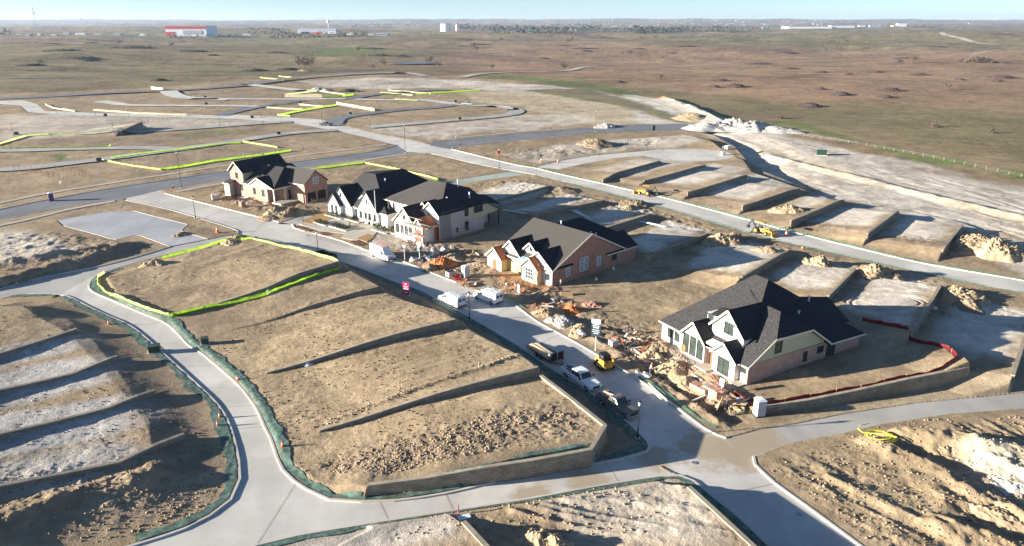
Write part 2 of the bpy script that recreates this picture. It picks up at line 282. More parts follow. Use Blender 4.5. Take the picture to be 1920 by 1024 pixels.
# ------------------------------------------------------------------ ground colours (tints by patch, some slope shade painted in)
C = dict(soil=(.355,.265,.165), tan=(.43,.32,.195), pale=(.62,.555,.46), lime=(.50,.49,.47), brown=(.295,.222,.15), dark=(.17,.13,.095),
         orange=(.48,.21,.085), prairie=(.285,.205,.12), red=(.32,.205,.125), olive=(.20,.175,.085), green=(.105,.18,.04), sand=(.55,.45,.30), white=(.68,.64,.56), gold=(.42,.31,.17))
PATCH = [ # colour, polygon, feather, break-up, strength
 ('olive', [(-400,95),(0,90),(300,80),(560,72),(700,84),(640,110),(600,128),(540,134),(300,150),(0,172),(-400,190)], 60, 90, .55),
 ('olive', [(0,64),(400,60),(560,64),(700,60),(900,66),(820,72),(620,78),(400,73),(0,72)], 80, 120, .7),
 ('green', [(540,88),(660,80),(690,84),(640,100),(600,105)], 60, 60, .5),
 ('green', [(640,88),(720,84),(760,100),(820,96),(850,92),(700,104),(650,112)], 60, 60, .4),
 ('red', [(820,100),(1000,75),(1300,80),(1600,84),(2300,90),(2300,210),(1600,190),(1300,180),(1100,150),(900,120)], 70, 90, .85),
 ('olive', [(1200,72),(1500,56),(2000,52),(2300,60),(2300,84),(1700,82),(1300,82)], 120, 120, .7),
 ('olive', [(1000,150),(1200,180),(1400,208),(1600,250),(1920,300),(2300,360),(2300,270),(1920,215),(1700,195),(1500,190),(1250,165),(1080,145)], 18, 25, .75),
 ('green', [(1440,228),(1520,243),(1640,280),(1920,338),(2200,400),(2200,384),(1920,320),(1700,285),(1560,252),(1480,225)], 5, 12, .75),
 ('green', [(880,143),(1000,150),(1160,180),(1280,205),(1420,240),(1420,234),(1290,198),(1180,172),(1040,146),(920,136)], 6, 14, .6),
 ('soil', [(-500,205),(0,176),(250,164),(440,150),(560,141),(700,133),(860,140),(1000,155),(1150,180),(1250,205),(1290,222),(1400,242),(1480,262),(1560,290),(1700,318),(1920,352),(2500,470),(3000,1200),(-1500,1200)], 3, 6, 1),
 ('pale', [(560,150),(700,143),(870,147),(1050,160),(1190,180),(1240,200),(1200,205),(1050,185),(860,162),(700,165),(600,160)], 6, 8, .85),
 ('sand', [(860,170),(1050,172),(1180,190),(1300,225),(1280,240),(1120,235),(1020,215),(980,200),(900,190)], 5, 10, .8),
 ('pale', [(700,243),(900,226),(980,214),(1100,215),(1110,228),(980,244),(800,262),(770,258)], 4, 8, .7),
 ('pale', [(0,212),(200,218),(400,222),(520,228),(420,238),(220,248),(60,262),(0,270)], 4, 10, .6),
 ('brown', [(180,185),(500,193),(640,200),(640,180),(450,172),(330,175)], 5, 12, .5),
 ('brown', [(40,262),(230,258),(400,246),(640,242),(640,252),(420,268),(330,276),(190,274),(60,274)], 4, 8, .7),
 ('brown', [(240,300),(380,280),(460,272),(540,282),(440,295),(330,312),(290,312)], 3, 5, .7),
 ('green', [(96,292),(130,290),(132,300),(110,304),(92,300)], 2, 3, .8),
 ('green', [(380,240),(460,244),(470,252),(400,252),(350,262),(330,256)], 5, 7, .35),
 ('brown', [(520,222),(620,205),(700,208),(720,214),(640,230),(560,228)], 4, 6, .45),
 ('olive', [(560,170),(600,166),(640,172),(600,178)], 5, 6, .6),
 ('pale', [(1170,175),(1240,190),(1330,215),(1440,240),(1500,262),(1600,285),(1920,350),(2500,470),(2500,640),(1920,470),(1800,420),(1640,395),(1480,340),(1420,300),(1330,250),(1200,228),(1180,200)], 3, 6, .85),
 ('sand', [(1420,268),(1560,310),(1700,350),(1920,412),(2300,500),(2300,515),(1920,424),(1700,362),(1560,325),(1430,285)], 2, 4, .6),
 ('brown', [(1700,318),(1920,358),(2300,440),(2300,430),(1920,350),(1740,315)], 3, 4, .6),
 ('olive', [(980,168),(1160,197),(1240,222),(1300,234),(1330,232),(1300,222),(1240,200),(1180,184),(1090,164)], 4, 5, .9),
 ('white', [(1180,178),(1260,188),(1340,215),(1460,245),(1380,248),(1290,228),(1230,200)], 3, 5, .8),
 ('pale', [(950,290),(1090,268),(1200,262),(1300,256),(1330,270),(1200,282),(1100,290),(1010,308)], 3, 6, .75),
 ('brown', [(970,300),(1060,296),(1160,282),(1200,272),(1150,272),(1030,288)], 3, 5, .5),
 ('brown', [(1060,318),(1190,352),(1300,385),(1500,430),(1760,480),(1920,510),(1920,480),(1760,460),(1600,435),(1500,410),(1400,390),(1290,362),(1180,335)], 2.5, 4, .95),
 ('pale', [(1110,322),(1230,296),(1300,305),(1200,335)], 2, 4, .6), ('pale', [(1230,345),(1340,312),(1400,322),(1290,358)], 2, 3, .9),
 ('pale', [(1320,368),(1420,330),(1490,350),(1400,385)], 2, 3, .9), ('pale', [(1480,400),(1560,350),(1600,372),(1500,408)], 2, 3, .8),
 ('pale', [(1520,420),(1600,382),(1680,396),(1625,440)], 2, 3, .9), ('pale', [(1650,450),(1710,398),(1790,415),(1750,465)], 2, 3, .9),
 ('sand', [(1810,440),(1870,430),(1920,440),(1920,470),(1800,465)], 2, 3, .7), ('pale', [(1880,470),(2000,470),(2000,560),(1860,480)], 3, 4, .7),
 ('pale', [(870,370),(960,345),(1040,352),(1000,372),(900,395)], 1.5, 2, .95), ('pale', [(960,400),(1060,365),(1120,378),(1010,405)], 1.5, 2, .95),
 ('pale', [(1070,420),(1160,385),(1220,400),(1110,440)], 1.5, 2, .95), ('pale', [(1180,455),(1250,415),(1330,435),(1220,480)], 1.5, 2, .95),
 ('pale', [(1270,510),(1360,445),(1470,470),(1390,525)], 1.5, 2, .95), ('pale', [(1450,520),(1530,482),(1600,505),(1555,560),(1480,545)], 1.5, 2, .95),
 ('pale', [(1570,580),(1640,512),(1750,535),(1700,640),(1640,610)], 2, 3, .95), ('pale', [(1740,640),(1800,560),(1920,590),(1920,640),(1900,700),(1800,690)], 2, 3, .95),
 ('brown', [(1040,340),(1180,368),(1330,415),(1500,470),(1500,460),(1330,405),(1180,358),(1060,336)], 2, 3, .7),
 ('tan', [(1090,590),(1200,500),(1330,505),(1400,530),(1250,610),(1180,620),(1110,600)], 3, 4, .6),
 ('brown', [(860,500),(1000,540),(1120,600),(1230,640),(1300,720),(1380,790),(1330,800),(1200,705),(1060,630),(950,560)], 2, 3, .55),
 ('orange', [(930,515),(1010,525),(1050,542),(1010,548),(975,553),(950,540)], 1.5, 2.5, .8), ('orange', [(985,575),(1100,565),(1130,580),(1060,600),(1010,598)], 1.5, 2.5, .6),
 ('orange', [(770,490),(830,480),(860,500),(820,515)], 1, 2, .4), ('lime', [(1255,650),(1400,725),(1380,740),(1290,690),(1240,655)], 1.5, 2, .6),
 ('lime', [(620,410),(745,440),(825,460),(790,480),(690,455)], 1.5, 2, .4),
 ('tan', [(1420,870),(1700,810),(1920,790),(2200,780),(2200,1100),(1700,1100),(1500,930)], 3, 5, .75),
 ('pale', [(1780,845),(1860,855),(1920,890),(1980,950),(1960,980),(1900,925),(1820,885)], 1.5, 3, .6),
 ('gold', [(1700,830),(1790,825),(1860,870),(1700,850)], 1.5, 2, .6), ('gold', [(1800,950),(1920,1000),(1920,1060),(1830,1010)], 2, 3, .5),
 ('brown', [(190,520),(300,495),(430,452),(640,495),(500,545),(320,592),(220,560)], 2, 3, .22), ('brown', [(330,600),(520,553),(640,505),(720,545),(560,595),(400,620)], 2, 3, .5),
 ('tan', [(440,625),(720,550),(860,605),(1010,695),(1130,800),(900,860),(690,905),(560,890),(500,780),(400,665)], 3, 5, .45),
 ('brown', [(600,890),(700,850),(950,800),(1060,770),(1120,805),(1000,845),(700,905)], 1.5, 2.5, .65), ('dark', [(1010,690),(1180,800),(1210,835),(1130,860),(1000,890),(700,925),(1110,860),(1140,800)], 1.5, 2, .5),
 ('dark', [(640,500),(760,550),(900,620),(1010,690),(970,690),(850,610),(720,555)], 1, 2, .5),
 ('lime', [(-100,700),(60,655),(170,640),(190,655),(110,678),(-100,740)], 1, 1.8, .7), ('lime', [(-100,748),(60,705),(210,680),(250,692),(200,730),(110,755),(-100,815)], 1.2, 2, .7),
 ('lime', [(-100,835),(120,785),(250,755),(320,775),(300,800),(180,838),(-100,905)], 1.2, 2, .75), ('lime', [(-100,925),(120,870),(230,850),(270,870),(150,925),(-100,985)], 1.2, 2.5, .6),
 ('brown', [(180,600),(280,660),(380,750),(430,850),(420,930),(340,980),(230,1010),(0,1024),(200,930),(280,860),(260,780),(190,690),(130,610)], 2, 3.5, .6),
 ('dark', [(210,620),(270,670),(350,760),(390,850),(360,900),(320,860),(290,780),(230,700)], 2, 3.5, .45),  # dark strip paints in the shade of the slope above the road
 ('pale', [(-100,420),(60,430),(180,470),(140,490),(0,505),(-100,520)], 3, 5, .7), ('brown', [(100,420),(260,445),(300,470),(180,500),(0,540),(0,520),(140,480)], 2, 4, .7),
 ('dark', [(350,420),(430,438),(400,448),(345,434)], 1, 1, .6),
 ('lime', [(500,1010),(860,970),(900,1060),(560,1060)], 2, 3, .6), ('pale', [(1000,950),(1250,905),(1300,960),(1350,1040),(1080,1040)], 2, 3, .6),
 ('sand', [(1340,820),(1480,790),(1620,760),(1920,700),(2200,670),(2200,700),(1920,737),(1480,800),(1400,830)], 1.5, 2, .5),
 ('brown', [(380,366),(500,400),(560,405),(610,388),(560,378),(430,356)], 1.5, 2, .5), ('gold', [(560,418),(620,400),(645,412),(660,420),(600,420)], .6, .8, .5),
 ('gold', [(550,427),(590,425),(608,438),(580,434)], .3, .3, .8),
]
_patch = [(C[p[0]], GP(p[1]), p[2], p[3], p[4]) for p in PATCH]
def ground_colour(x, y, rsd):
    n = len(x); col = np.tile(np.array(C['prairie']), (n, 1))
    b1 = fbm(x, y, 260, 4, 41)[:, None]; col = col * (1 + .42 * b1)
    b2 = sstep(0, .5, fbm(x, y, 420, 4, 47))[:, None]; col = col * (1 - b2 * .55) + np.array(C['olive']) * b2 * .55
    st = sstep(.56, .74, vn(x / 190 + 3 * vn(x / 400, y / 300, 5), y / 62 + 2.5 * vn(x / 260, y / 200, 6), 91) * .75 + .25 * vn(x / 30, y / 14, 92))[:, None] * .5; col = col * (1 - st) + np.array((.085,.07,.045)) * st
    nz = fbm(x, y, 14, 4, 43); nzf = fbm(x, y, 120, 4, 44)
    for c, P, fe, br, st in _patch:
        i = near(P, x, y, fe * 2 + br)
        if not len(i): continue
        d, _ = pdist(P, x[i], y[i])
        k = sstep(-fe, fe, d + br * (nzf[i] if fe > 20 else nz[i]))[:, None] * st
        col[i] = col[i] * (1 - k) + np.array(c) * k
    # mottling of the soil: pale crust, darker damp clods
    m = fbm(x, y, 5.5, 5, 51, .62)[:, None]; m2 = fbm(x, y, 1.3, 3, 57)[:, None]
    m0 = fbm(x, y, 24, 4, 58, .65)[:, None]; pm = sstep(300, 700, y)[:, None]; col = col * (1 + .34 * m + .2 * m2 + (.22 + .3 * pm) * m0 + .25 * pm * fbm(x, y, 70, 3, 59)[:, None])
    dk = sstep(.18, .5, fbm(x, y, 9, 4, 61, .6))[:, None] * .35
    col = col * (1 - dk) + np.array(C['dark']) * dk
    return np.clip(col, .01, .9)

# ------------------------------------------------------------------ materials
MATS = {}
def nodes(name):
    m = bpy.data.materials.new(name); m.use_nodes = True
    t = m.node_tree; b = t.nodes['Principled BSDF']; MATS[name] = m
    return m, t, b
def ramp(t, fac, stops):
    r = t.nodes.new('ShaderNodeValToRGB'); t.links.new(fac, r.inputs[0])
    e = r.color_ramp.elements
    while len(e) < len(stops): e.new(.5)
    for k, (p, c) in enumerate(stops): e[k].position = p; e[k].color = (*c, 1) if len(c) == 3 else c
    return r.outputs[0]
def noise(t, scale, det=4, rough=.6, vec=None, dist=0):
    n = t.nodes.new('ShaderNodeTexNoise'); n.inputs['Scale'].default_value = scale; n.inputs['Detail'].default_value = det
    n.inputs['Roughness'].default_value = rough; n.inputs['Distortion'].default_value = dist
    if vec is None:
        vec = t.nodes.new('ShaderNodeNewGeometry').outputs['Position']
    t.links.new(vec, n.inputs['Vector']); return n.outputs['Fac']
def mixc(t, fac, a, b, mode='MIX'):
    m = t.nodes.new('ShaderNodeMix'); m.data_type = 'RGBA'; m.blend_type = mode
    for s, v in ((m.inputs['Factor'], fac), (m.inputs['A'], a), (m.inputs['B'], b)):
        if hasattr(v, 'is_linked') or hasattr(v, 'links'): t.links.new(v, s)
        elif isinstance(v, (int, float)): s.default_value = v
        else: s.default_value = (*v, 1)
    return m.outputs['Result']
def bump(t, b, h, st=.5, dist=.05):
    n = t.nodes.new('ShaderNodeBump'); n.inputs['Strength'].default_value = st; n.inputs['Distance'].default_value = dist
    t.links.new(h, n.inputs['Height']); t.links.new(n.outputs[0], b.inputs['Normal'])
def M(name, c=(.5,.5,.5), rough=.8, var=.25, scale=3.0, metal=0, bmp=0, spec=.3):
    if name in MATS: return MATS[name]
    m, t, b = nodes(name)
    b.inputs['Roughness'].default_value = rough; b.inputs['Metallic'].default_value = metal
    b.inputs['Specular IOR Level'].default_value = spec
    v = t.nodes.new('ShaderNodeTexCoord').outputs['Object']
    f = noise(t, scale, 5, .6, v)
    t.links.new(ramp(t, f, [(.3, tuple(x * (1 - var) for x in c)), (.7, tuple(min(1, x * (1 + var)) for x in c))]), b.inputs['Base Color'])
    if bmp: bump(t, b, f, bmp, .05)
    return m
def concrete(name, c, warm=(.56,.49,.39), stain=.4, dirt=None):
    m, t, b = nodes(name); b.inputs['Roughness'].default_value = .85; b.inputs['Specular IOR Level'].default_value = .2
    big = noise(t, .09, 4, .6); mid = noise(t, .7, 6, .65); fine = noise(t, 9, 3)
    a = mixc(t, ramp(t, big, [(.38, (0,0,0)), (.62, (1,1,1))]), c, tuple(x * .76 for x in c))
    a = mixc(t, ramp(t, mid, [(.45, (0,0,0)), (.75, (stain,)*3)]), a, warm)
    a = mixc(t, ramp(t, fine, [(.3, (.14,)*3), (.7, (0,0,0))]), a, (.12,.12,.12))
    w = t.nodes.new('ShaderNodeTexWave'); w.inputs['Scale'].default_value = .03; w.inputs['Distortion'].default_value = 14; w.inputs['Detail'].default_value = 3
    w.inputs['Detail Scale'].default_value = .5
    t.links.new(t.nodes.new('ShaderNodeNewGeometry').outputs['Position'], w.inputs['Vector'])
    a = mixc(t, ramp(t, w.outputs['Fac'], [(.9, (0,0,0)), (1, (.25,)*3)]), a, tuple(x * .6 for x in c))
    for px, py, r in (dirt or []):
        gx, gy = G(px, py)
        d = t.nodes.new('ShaderNodeVectorMath'); d.operation = 'DISTANCE'
        t.links.new(t.nodes.new('ShaderNodeNewGeometry').outputs['Position'], d.inputs[0]); d.inputs[1].default_value = (gx, gy, 0)
        s = t.nodes.new('ShaderNodeMath'); s.operation = 'DIVIDE'; t.links.new(d.outputs['Value'], s.inputs[0]); s.inputs[1].default_value = r
        n2 = t.nodes.new('ShaderNodeMath'); n2.operation = 'ADD'; t.links.new(s.outputs[0], n2.inputs[0])
        t.links.new(noise(t, .5, 6, .7), n2.inputs[1])
        a = mixc(t, ramp(t, n2.outputs[0], [(.75, (.85,)*3), (1.0, (.0,)*3)]), a, (.42,.33,.22))
    t.links.new(a, b.inputs['Base Color']); bump(t, b, mid, .15, .03)
    return m
concrete('concrete', (.70,.66,.59), stain=.6, dirt=[(1340,840,10), (1395,850,8), (1130,690,5), (1230,860,6), (1105,905,6), (1000,930,5)])
concrete('concrete_pale', (.74,.70,.61), stain=.25)
concrete('concrete_old', (.50,.48,.43), stain=.5, dirt=[(1380,835,9), (1430,820,6)])
concrete('concrete_green', (.44,.50,.42), stain=.3)
concrete('asphalt', (.235,.24,.25), warm=(.30,.27,.23), stain=.35)
concrete('slab', (.50,.50,.50), warm=(.5,.48,.44), stain=.3)
concrete('kerb', (.70,.64,.55), stain=.5)
concrete('walk', (.60,.54,.45), stain=.3)
def ground_mat():
    m, t, b = nodes('soil'); b.inputs['Roughness'].default_value = .95; b.inputs['Specular IOR Level'].default_value = .1
    at = t.nodes.new('ShaderNodeAttribute'); at.attribute_name = 'Col'
    f1 = noise(t, 1.1, 8, .7); f2 = noise(t, .16, 5, .65); f3 = noise(t, 6, 4, .7)
    a = mixc(t, .55, at.outputs['Color'], ramp(t, f1, [(.3, (.35,.34,.33)), (.5, (.5,.5,.5)), (.68, (.72,.71,.7))]), 'OVERLAY')
    a = mixc(t, .3, a, ramp(t, f2, [(.35, (.38,.38,.38)), (.65, (.62,.62,.62))]), 'OVERLAY')
    a = mixc(t, ramp(t, f3, [(.58, (0,0,0)), (.70, (.55,)*3)]), a, (.10,.075,.05))
    f4 = noise(t, 2.3, 6, .75); a = mixc(t, ramp(t, f4, [(.57, (0,0,0)), (.66, (.5,)*3)]), a, (.13,.10,.07)); a = mixc(t, ramp(t, f4, [(.30, (.35,)*3), (.40, (0,0,0))]), a, (.62,.54,.43))
    t.links.new(a, b.inputs['Base Color'])
    ad = t.nodes.new('ShaderNodeMath'); ad.operation = 'ADD'; t.links.new(f1, ad.inputs[0]); t.links.new(f3, ad.inputs[1])
    bump(t, b, ad.outputs[0], .8, .14); return m
ground_mat()
def brick(name, c1, c2, mort=(.45,.40,.35), sc_=1.0):
    m, t, b = nodes(name); b.inputs['Roughness'].default_value = .9; b.inputs['Specular IOR Level'].default_value = .15
    v = t.nodes.new('ShaderNodeTexCoord').outputs['Object']
    sp = t.nodes.new('ShaderNodeSeparateXYZ'); t.links.new(v, sp.inputs[0])
    ad = t.nodes.new('ShaderNodeMath'); ad.operation = 'ADD'; t.links.new(sp.outputs[0], ad.inputs[0]); t.links.new(sp.outputs[1], ad.inputs[1])
    cb = t.nodes.new('ShaderNodeCombineXYZ'); t.links.new(ad.outputs[0], cb.inputs[0]); t.links.new(sp.outputs[2], cb.inputs[1])
    br = t.nodes.new('ShaderNodeTexBrick'); t.links.new(cb.outputs[0], br.inputs['Vector'])
    br.inputs['Scale'].default_value = sc_; br.inputs['Brick Width'].default_value = .42; br.inputs['Row Height'].default_value = .16
    br.inputs['Mortar Size'].default_value = .015; br.inputs['Color1'].default_value = (*c1, 1); br.inputs['Color2'].default_value = (*c2, 1); br.inputs['Mortar'].default_value = (*mort, 1)
    f = noise(t, .8, 5, .65, v)
    t.links.new(mixc(t, .6, br.outputs['Color'], ramp(t, f, [(.3, (.36,)*3), (.7, (.62,)*3)]), 'OVERLAY'), b.inputs['Base Color']); return m
brick('brick_pink', (.50,.27,.195), (.40,.20,.145)); brick('brick_red', (.42,.195,.12), (.34,.145,.09))
brick('brick_rose', (.60,.33,.235), (.47,.25,.18)); brick('brick_white', (.74,.69,.61), (.60,.52,.45), (.75,.7,.62)); brick('brick_grey', (.52,.49,.46), (.46,.43,.40))
brick('stone', (.34,.29,.215), (.24,.205,.155), (.17,.145,.11), .55)
brick('cap', (.40,.34,.25), (.34,.285,.21), (.30,.26,.2), .6)
M('shingle', (.050,.048,.048), .95, .6, 4.5, spec=.12); M('shingle_brown', (.080,.073,.066), .95, .4, 8, spec=.12); M('shingle_shade', (.036,.036,.040), .95, .4, 8, spec=.1)  # near-black copy: shade painted in for slopes turned from the sun
M('stucco', (.80,.78,.74), .8, .05, 2); M('white_paint', (.80,.79,.76), .5, .04, 2); M('trim', (.70,.63,.50), .6, .08, 2)
M('siding', (.54,.51,.33), .7, .08, 2); M('osb', (.66,.49,.24), .8, .18, 6); M('wrap', (.78,.74,.66), .7, .08, 1.5); M('glass', (.045,.06,.05), .12, .4, .7, spec=.6)
M('glass_bright', (.16,.28,.30), .2, .3, .7, spec=.6); M('wood', (.50,.33,.18), .8, .3, 6); M('wood_red', (.34,.12,.06), .8, .3, 5); M('dark_hole', (.02,.018,.016), .9, .2, 2)
M('lime_fabric', (.42,.74,.04), .75, .22, 1.6, bmp=.4); M('lime_lit', (.72,.80,.30), .8, .15, 1.4, bmp=.4); M('cream_fabric', (.78,.66,.42), .8, .12, 1.5); M('red_fabric', (.36,.02,.025), .75, .3, 2, bmp=.4)
def fabric(name, c, tr=.45):
    m, t, b = nodes(name); v = t.nodes.new('ShaderNodeTexCoord').outputs['Object']; f = noise(t, 1.8, 5, .65, v)
    cc = ramp(t, f, [(.3, tuple(x * .72 for x in c)), (.7, tuple(min(1, x * 1.2) for x in c))]); t.links.new(cc, b.inputs['Base Color']); b.inputs['Roughness'].default_value = .8
    bump(t, b, f, .5, .05); tl = t.nodes.new('ShaderNodeBsdfTranslucent'); t.links.new(cc, tl.inputs[0]); mx = t.nodes.new('ShaderNodeMixShader'); mx.inputs[0].default_value = tr
    t.links.new(b.outputs[0], mx.inputs[1]); t.links.new(tl.outputs[0], mx.inputs[2]); t.links.new(mx.outputs[0], t.nodes['Material Output'].inputs[0])
for k in ('lime_fabric', 'lime_lit', 'cream_fabric', 'red_fabric'): MATS.pop(k)
fabric('lime_fabric', (.40,.66,.05), .4); fabric('lime_lit', (.66,.76,.26)); fabric('cream_fabric', (.66,.58,.38), .3); fabric('red_fabric', (.17,.010,.014), .25)  # paler lime copy paints in the sunlit look of the same cloth
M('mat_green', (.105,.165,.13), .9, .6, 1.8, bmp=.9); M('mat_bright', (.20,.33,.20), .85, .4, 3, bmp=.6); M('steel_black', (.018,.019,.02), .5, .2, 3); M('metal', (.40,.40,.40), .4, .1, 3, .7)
M('car_white', (.80,.80,.79), .3, .03, 1, spec=.5); M('car_grey', (.16,.13,.115), .3, .06, 1, spec=.5); M('car_silver', (.45,.46,.47), .3, .05, 1, spec=.5); M('car_dark', (.045,.05,.06), .3, .1, 1, spec=.5)
M('tyre', (.022,.021,.02), .9, .2, 8); M('rim', (.45,.45,.45), .35, .1, 4, .6); M('black_plastic', (.025,.025,.027), .6, .2, 4); M('lamp_glass', (.75,.72,.62), .3, .1, 4); M('tail_red', (.45,.02,.02), .3, .1, 4)
M('digger_yellow', (.62,.33,.05), .5, .2, 2.5); M('plastic_grey', (.42,.46,.49), .5, .06, 1.5); M('plastic_purple', (.13,.05,.16), .5, .1, 2); M('plastic_green', (.02,.055,.04), .5, .2, 2); M('utility_green', (.035,.07,.045), .6, .3, 2)
M('sign_pink', (.52,.02,.10), .5, .05, 2); M('sign_dark', (.035,.06,.075), .5, .1, 2); M('sign_white', (.82,.82,.80), .5, .03, 2); M('sign_red', (.6,.03,.03), .5, .08, 2); M('sign_green', (.02,.25,.1), .5, .08, 2)
M('dirt_pile', (.36,.265,.165), .95, .35, 1.3, bmp=1); M('dirt_orange', (.52,.18,.06), .95, .3, 1.2, bmp=1); M('dirt_brown', (.27,.20,.13), .95, .35, 1.2, bmp=1); M('gravel', (.36,.34,.31), .95, .45, 5, bmp=1); M('sandpile', (.43,.32,.19), .95, .25, 1.2, bmp=1); M('white_rock', (.52,.49,.43), .95, .3, 1, bmp=1)
M('clod', (.33,.25,.165), .95, .4, .4); M('pale_stone', (.50,.45,.38), .95, .3, .4); M('tuft', (.13,.10,.06), .95, .4, .3); M('rubble', (.50,.40,.33), .95, .45, .5); M('brush', (.085,.06,.055), .95, .4, .15); M('brush_brown', (.13,.095,.07), .95, .4, .2); M('leaf', (.055,.085,.035), .9, .4, 1.5); M('bark', (.16,.12,.09), .95, .3, 2); M('hedge', (.035,.05,.022), .9, .5, 2)
M('mulch', (.16,.07,.04), .95, .3, 3); M('dry_grass', (.36,.22,.09), .95, .3, 2); M('paver', (.50,.44,.35), .9, .1, 2); M('hose', (.75,.70,.05), .5, .1, 3); M('orange_plastic', (.75,.16,.04), .6, .1, 3); M('water', (.08,.11,.14), .3, .1, .2, spec=.6)
M('store_white', (.75,.76,.78), .7, .04, .1); M('store_red', (.48,.05,.04), .7, .08, .1); M('store_roof', (.35,.38,.42), .7, .1, .1); M('trees_far', (.055,.06,.045), .95, .4, .06); M('pvc', (.72,.76,.80), .5, .05, 2)
M('skin', (.45,.28,.20), .6, .05, 5); M('cloth_dark', (.03,.035,.05), .9, .2, 8); M('cloth_red', (.60,.05,.05), .9, .1, 8); M('cloth_grey', (.40,.39,.37), .9, .1, 8); M('cloth_jeans', (.07,.09,.14), .9, .2, 8); M('blue_tarp', (.25,.42,.52), .5, .1, 2)

# ------------------------------------------------------------------ mesh helpers
def link(o, parent=None):
    COL.objects.link(o)
    if parent is not None: o.parent = parent
    return o
def tag(o, label=None, cat=None, group=None, kind=None):
    if label: o['label'] = label
    if cat: o['category'] = cat
    if group: o['group'] = group
    if kind: o['kind'] = kind
    return o
def empty(name, loc, rz=0, label=None, cat=None, group=None):
    o = bpy.data.objects.new(name, None); o.location = loc; o.rotation_euler = (0, 0, rz); o.empty_display_size = .5
    link(o); return tag(o, label, cat, group)
class MB:
    def __init__(s): s.v = []; s.f = []
    def add(s, vs, fs):
        n = len(s.v); s.v += [tuple(v) for v in vs]; s.f += [tuple(n + i for i in f) for f in fs]; return s
    def box(s, c, d, rz=0, ry=0, rx=0):
        m = Matrix.Rotation(rz, 3, 'Z') @ Matrix.Rotation(ry, 3, 'Y') @ Matrix.Rotation(rx, 3, 'X')
        vs = [Vector(c) + m @ Vector((x * d[0] / 2, y * d[1] / 2, z * d[2] / 2)) for x in (-1, 1) for y in (-1, 1) for z in (-1, 1)]
        return s.add(vs, [(0,1,3,2),(4,6,7,5),(0,4,5,1),(2,3,7,6),(0,2,6,4),(1,5,7,3)])
    def bar(s, a, b, w, h=None):
        a = Vector(a); b = Vector(b); d = (b - a); L = d.length; h = h or w
        q = d.to_track_quat('X', 'Z').to_matrix()
        vs = [(a + b) / 2 + q @ Vector((x * L / 2, y * w / 2, z * h / 2)) for x in (-1, 1) for y in (-1, 1) for z in (-1, 1)]
        return s.add(vs, [(0,1,3,2),(4,6,7,5),(0,4,5,1),(2,3,7,6),(0,2,6,4),(1,5,7,3)])
    def tube(s, pts, r, n=8, cap=True):
        pts = [Vector(p) for p in pts]; rr = r if isinstance(r, (list, tuple)) else [r] * len(pts); b = len(s.v)
        for i, p in enumerate(pts):
            d = (pts[min(i + 1, len(pts) - 1)] - pts[max(i - 1, 0)]); q = d.to_track_quat('Z', 'Y').to_matrix()
            for k in range(n):
                a = 2 * math.pi * k / n; s.v.append(tuple(p + q @ Vector((math.cos(a) * rr[i], math.sin(a) * rr[i], 0))))
        for i in range(len(pts) - 1):
            for k in range(n): s.f.append((b + i * n + k, b + i * n + (k + 1) % n, b + (i + 1) * n + (k + 1) % n, b + (i + 1) * n + k))
        if cap: s.f.append(tuple(b + k for k in range(n))[::-1]); s.f.append(tuple(b + (len(pts) - 1) * n + k for k in range(n)))
        return s
    def slab(s, pts, t, up=None):
        """closed plate: polygon extruded by vector (default straight down t)"""
        e = Vector(up) if up is not None else Vector((0, 0, -t)); n = len(pts); P = [Vector(p) for p in pts]
        f = [tuple(range(n)), tuple(range(n, 2 * n))[::-1]] + [(i, i + n, (i + 1) % n + n, (i + 1) % n) for i in range(n)]
        return s.add(P + [p + e for p in P], f)
    def build(s, name, mat, parent=None, smooth=False, bevel=0, seg=2):
        me = bpy.data.meshes.new(name); me.from_pydata(s.v, [], s.f); me.update()
        bm = bmesh.new(); bm.from_mesh(me); bmesh.ops.recalc_face_normals(bm, faces=bm.faces); bm.to_mesh(me); bm.free()
        me.materials.append(MATS[mat] if isinstance(mat, str) else mat)
        if smooth:
            for p in me.polygons: p.use_smooth = True
        o = bpy.data.objects.new(name, me); link(o, parent)
        if bevel:
            b = o.modifiers.new('bevel', 'BEVEL'); b.width = bevel; b.segments = seg; b.limit_method = 'ANGLE'
        return o
def copy_tree(o, parent=None):
    c = o.copy(); COL.objects.link(c)
    if parent is not None: c.parent = parent
    for ch in list(o.children): copy_tree(ch, c)
    return c
def place(o, px, py, z=None, rz=None, label=None, zoff=0):
    x, y = G(px, py, z if z is not None else 0)
    o.location = (x, y, (z if z is not None else th(x, y)) + zoff)
    if rz is not None: o.rotation_euler[2] = rz
    if label: o['label'] = label
    return o
def Gt(px, py):
    z = 0.0
    for _ in range(14):
        x, y = G(px, py, z); z += .55 * (thp(x, y) - z)
    return x, y
def at(px, py):
    """ground point seen at a photo pixel, on the built terrain"""
    z = .1
    for _ in range(4):
        x, y = G(px, py, z); z = max(-.05, thp(x, y)) if y < 420 else 0
    return x, y, z
def np_mesh(name, V, Fq, mat, col=None, smooth=False):
    me = bpy.data.meshes.new(name)
    me.vertices.add(len(V)); me.vertices.foreach_set('co', V.astype(np.float32).ravel())
    k = Fq.shape[1]; me.loops.add(Fq.size); me.loops.foreach_set('vertex_index', Fq.astype(np.int32).ravel())
    me.polygons.add(len(Fq)); me.polygons.foreach_set('loop_start', np.arange(0, Fq.size, k, dtype=np.int32))
    me.update(calc_edges=True)
    if smooth: me.polygons.foreach_set('use_smooth', np.ones(len(Fq), bool))
    if col is not None:
        a = me.color_attributes.new('Col', 'FLOAT_COLOR', 'POINT')
        a.data.foreach_set('color', np.hstack([col, np.ones((len(col), 1))]).astype(np.float32).ravel())
    me.materials.append(MATS[mat]); me.validate()
    o = bpy.data.objects.new(name, me); COL.objects.link(o); return o

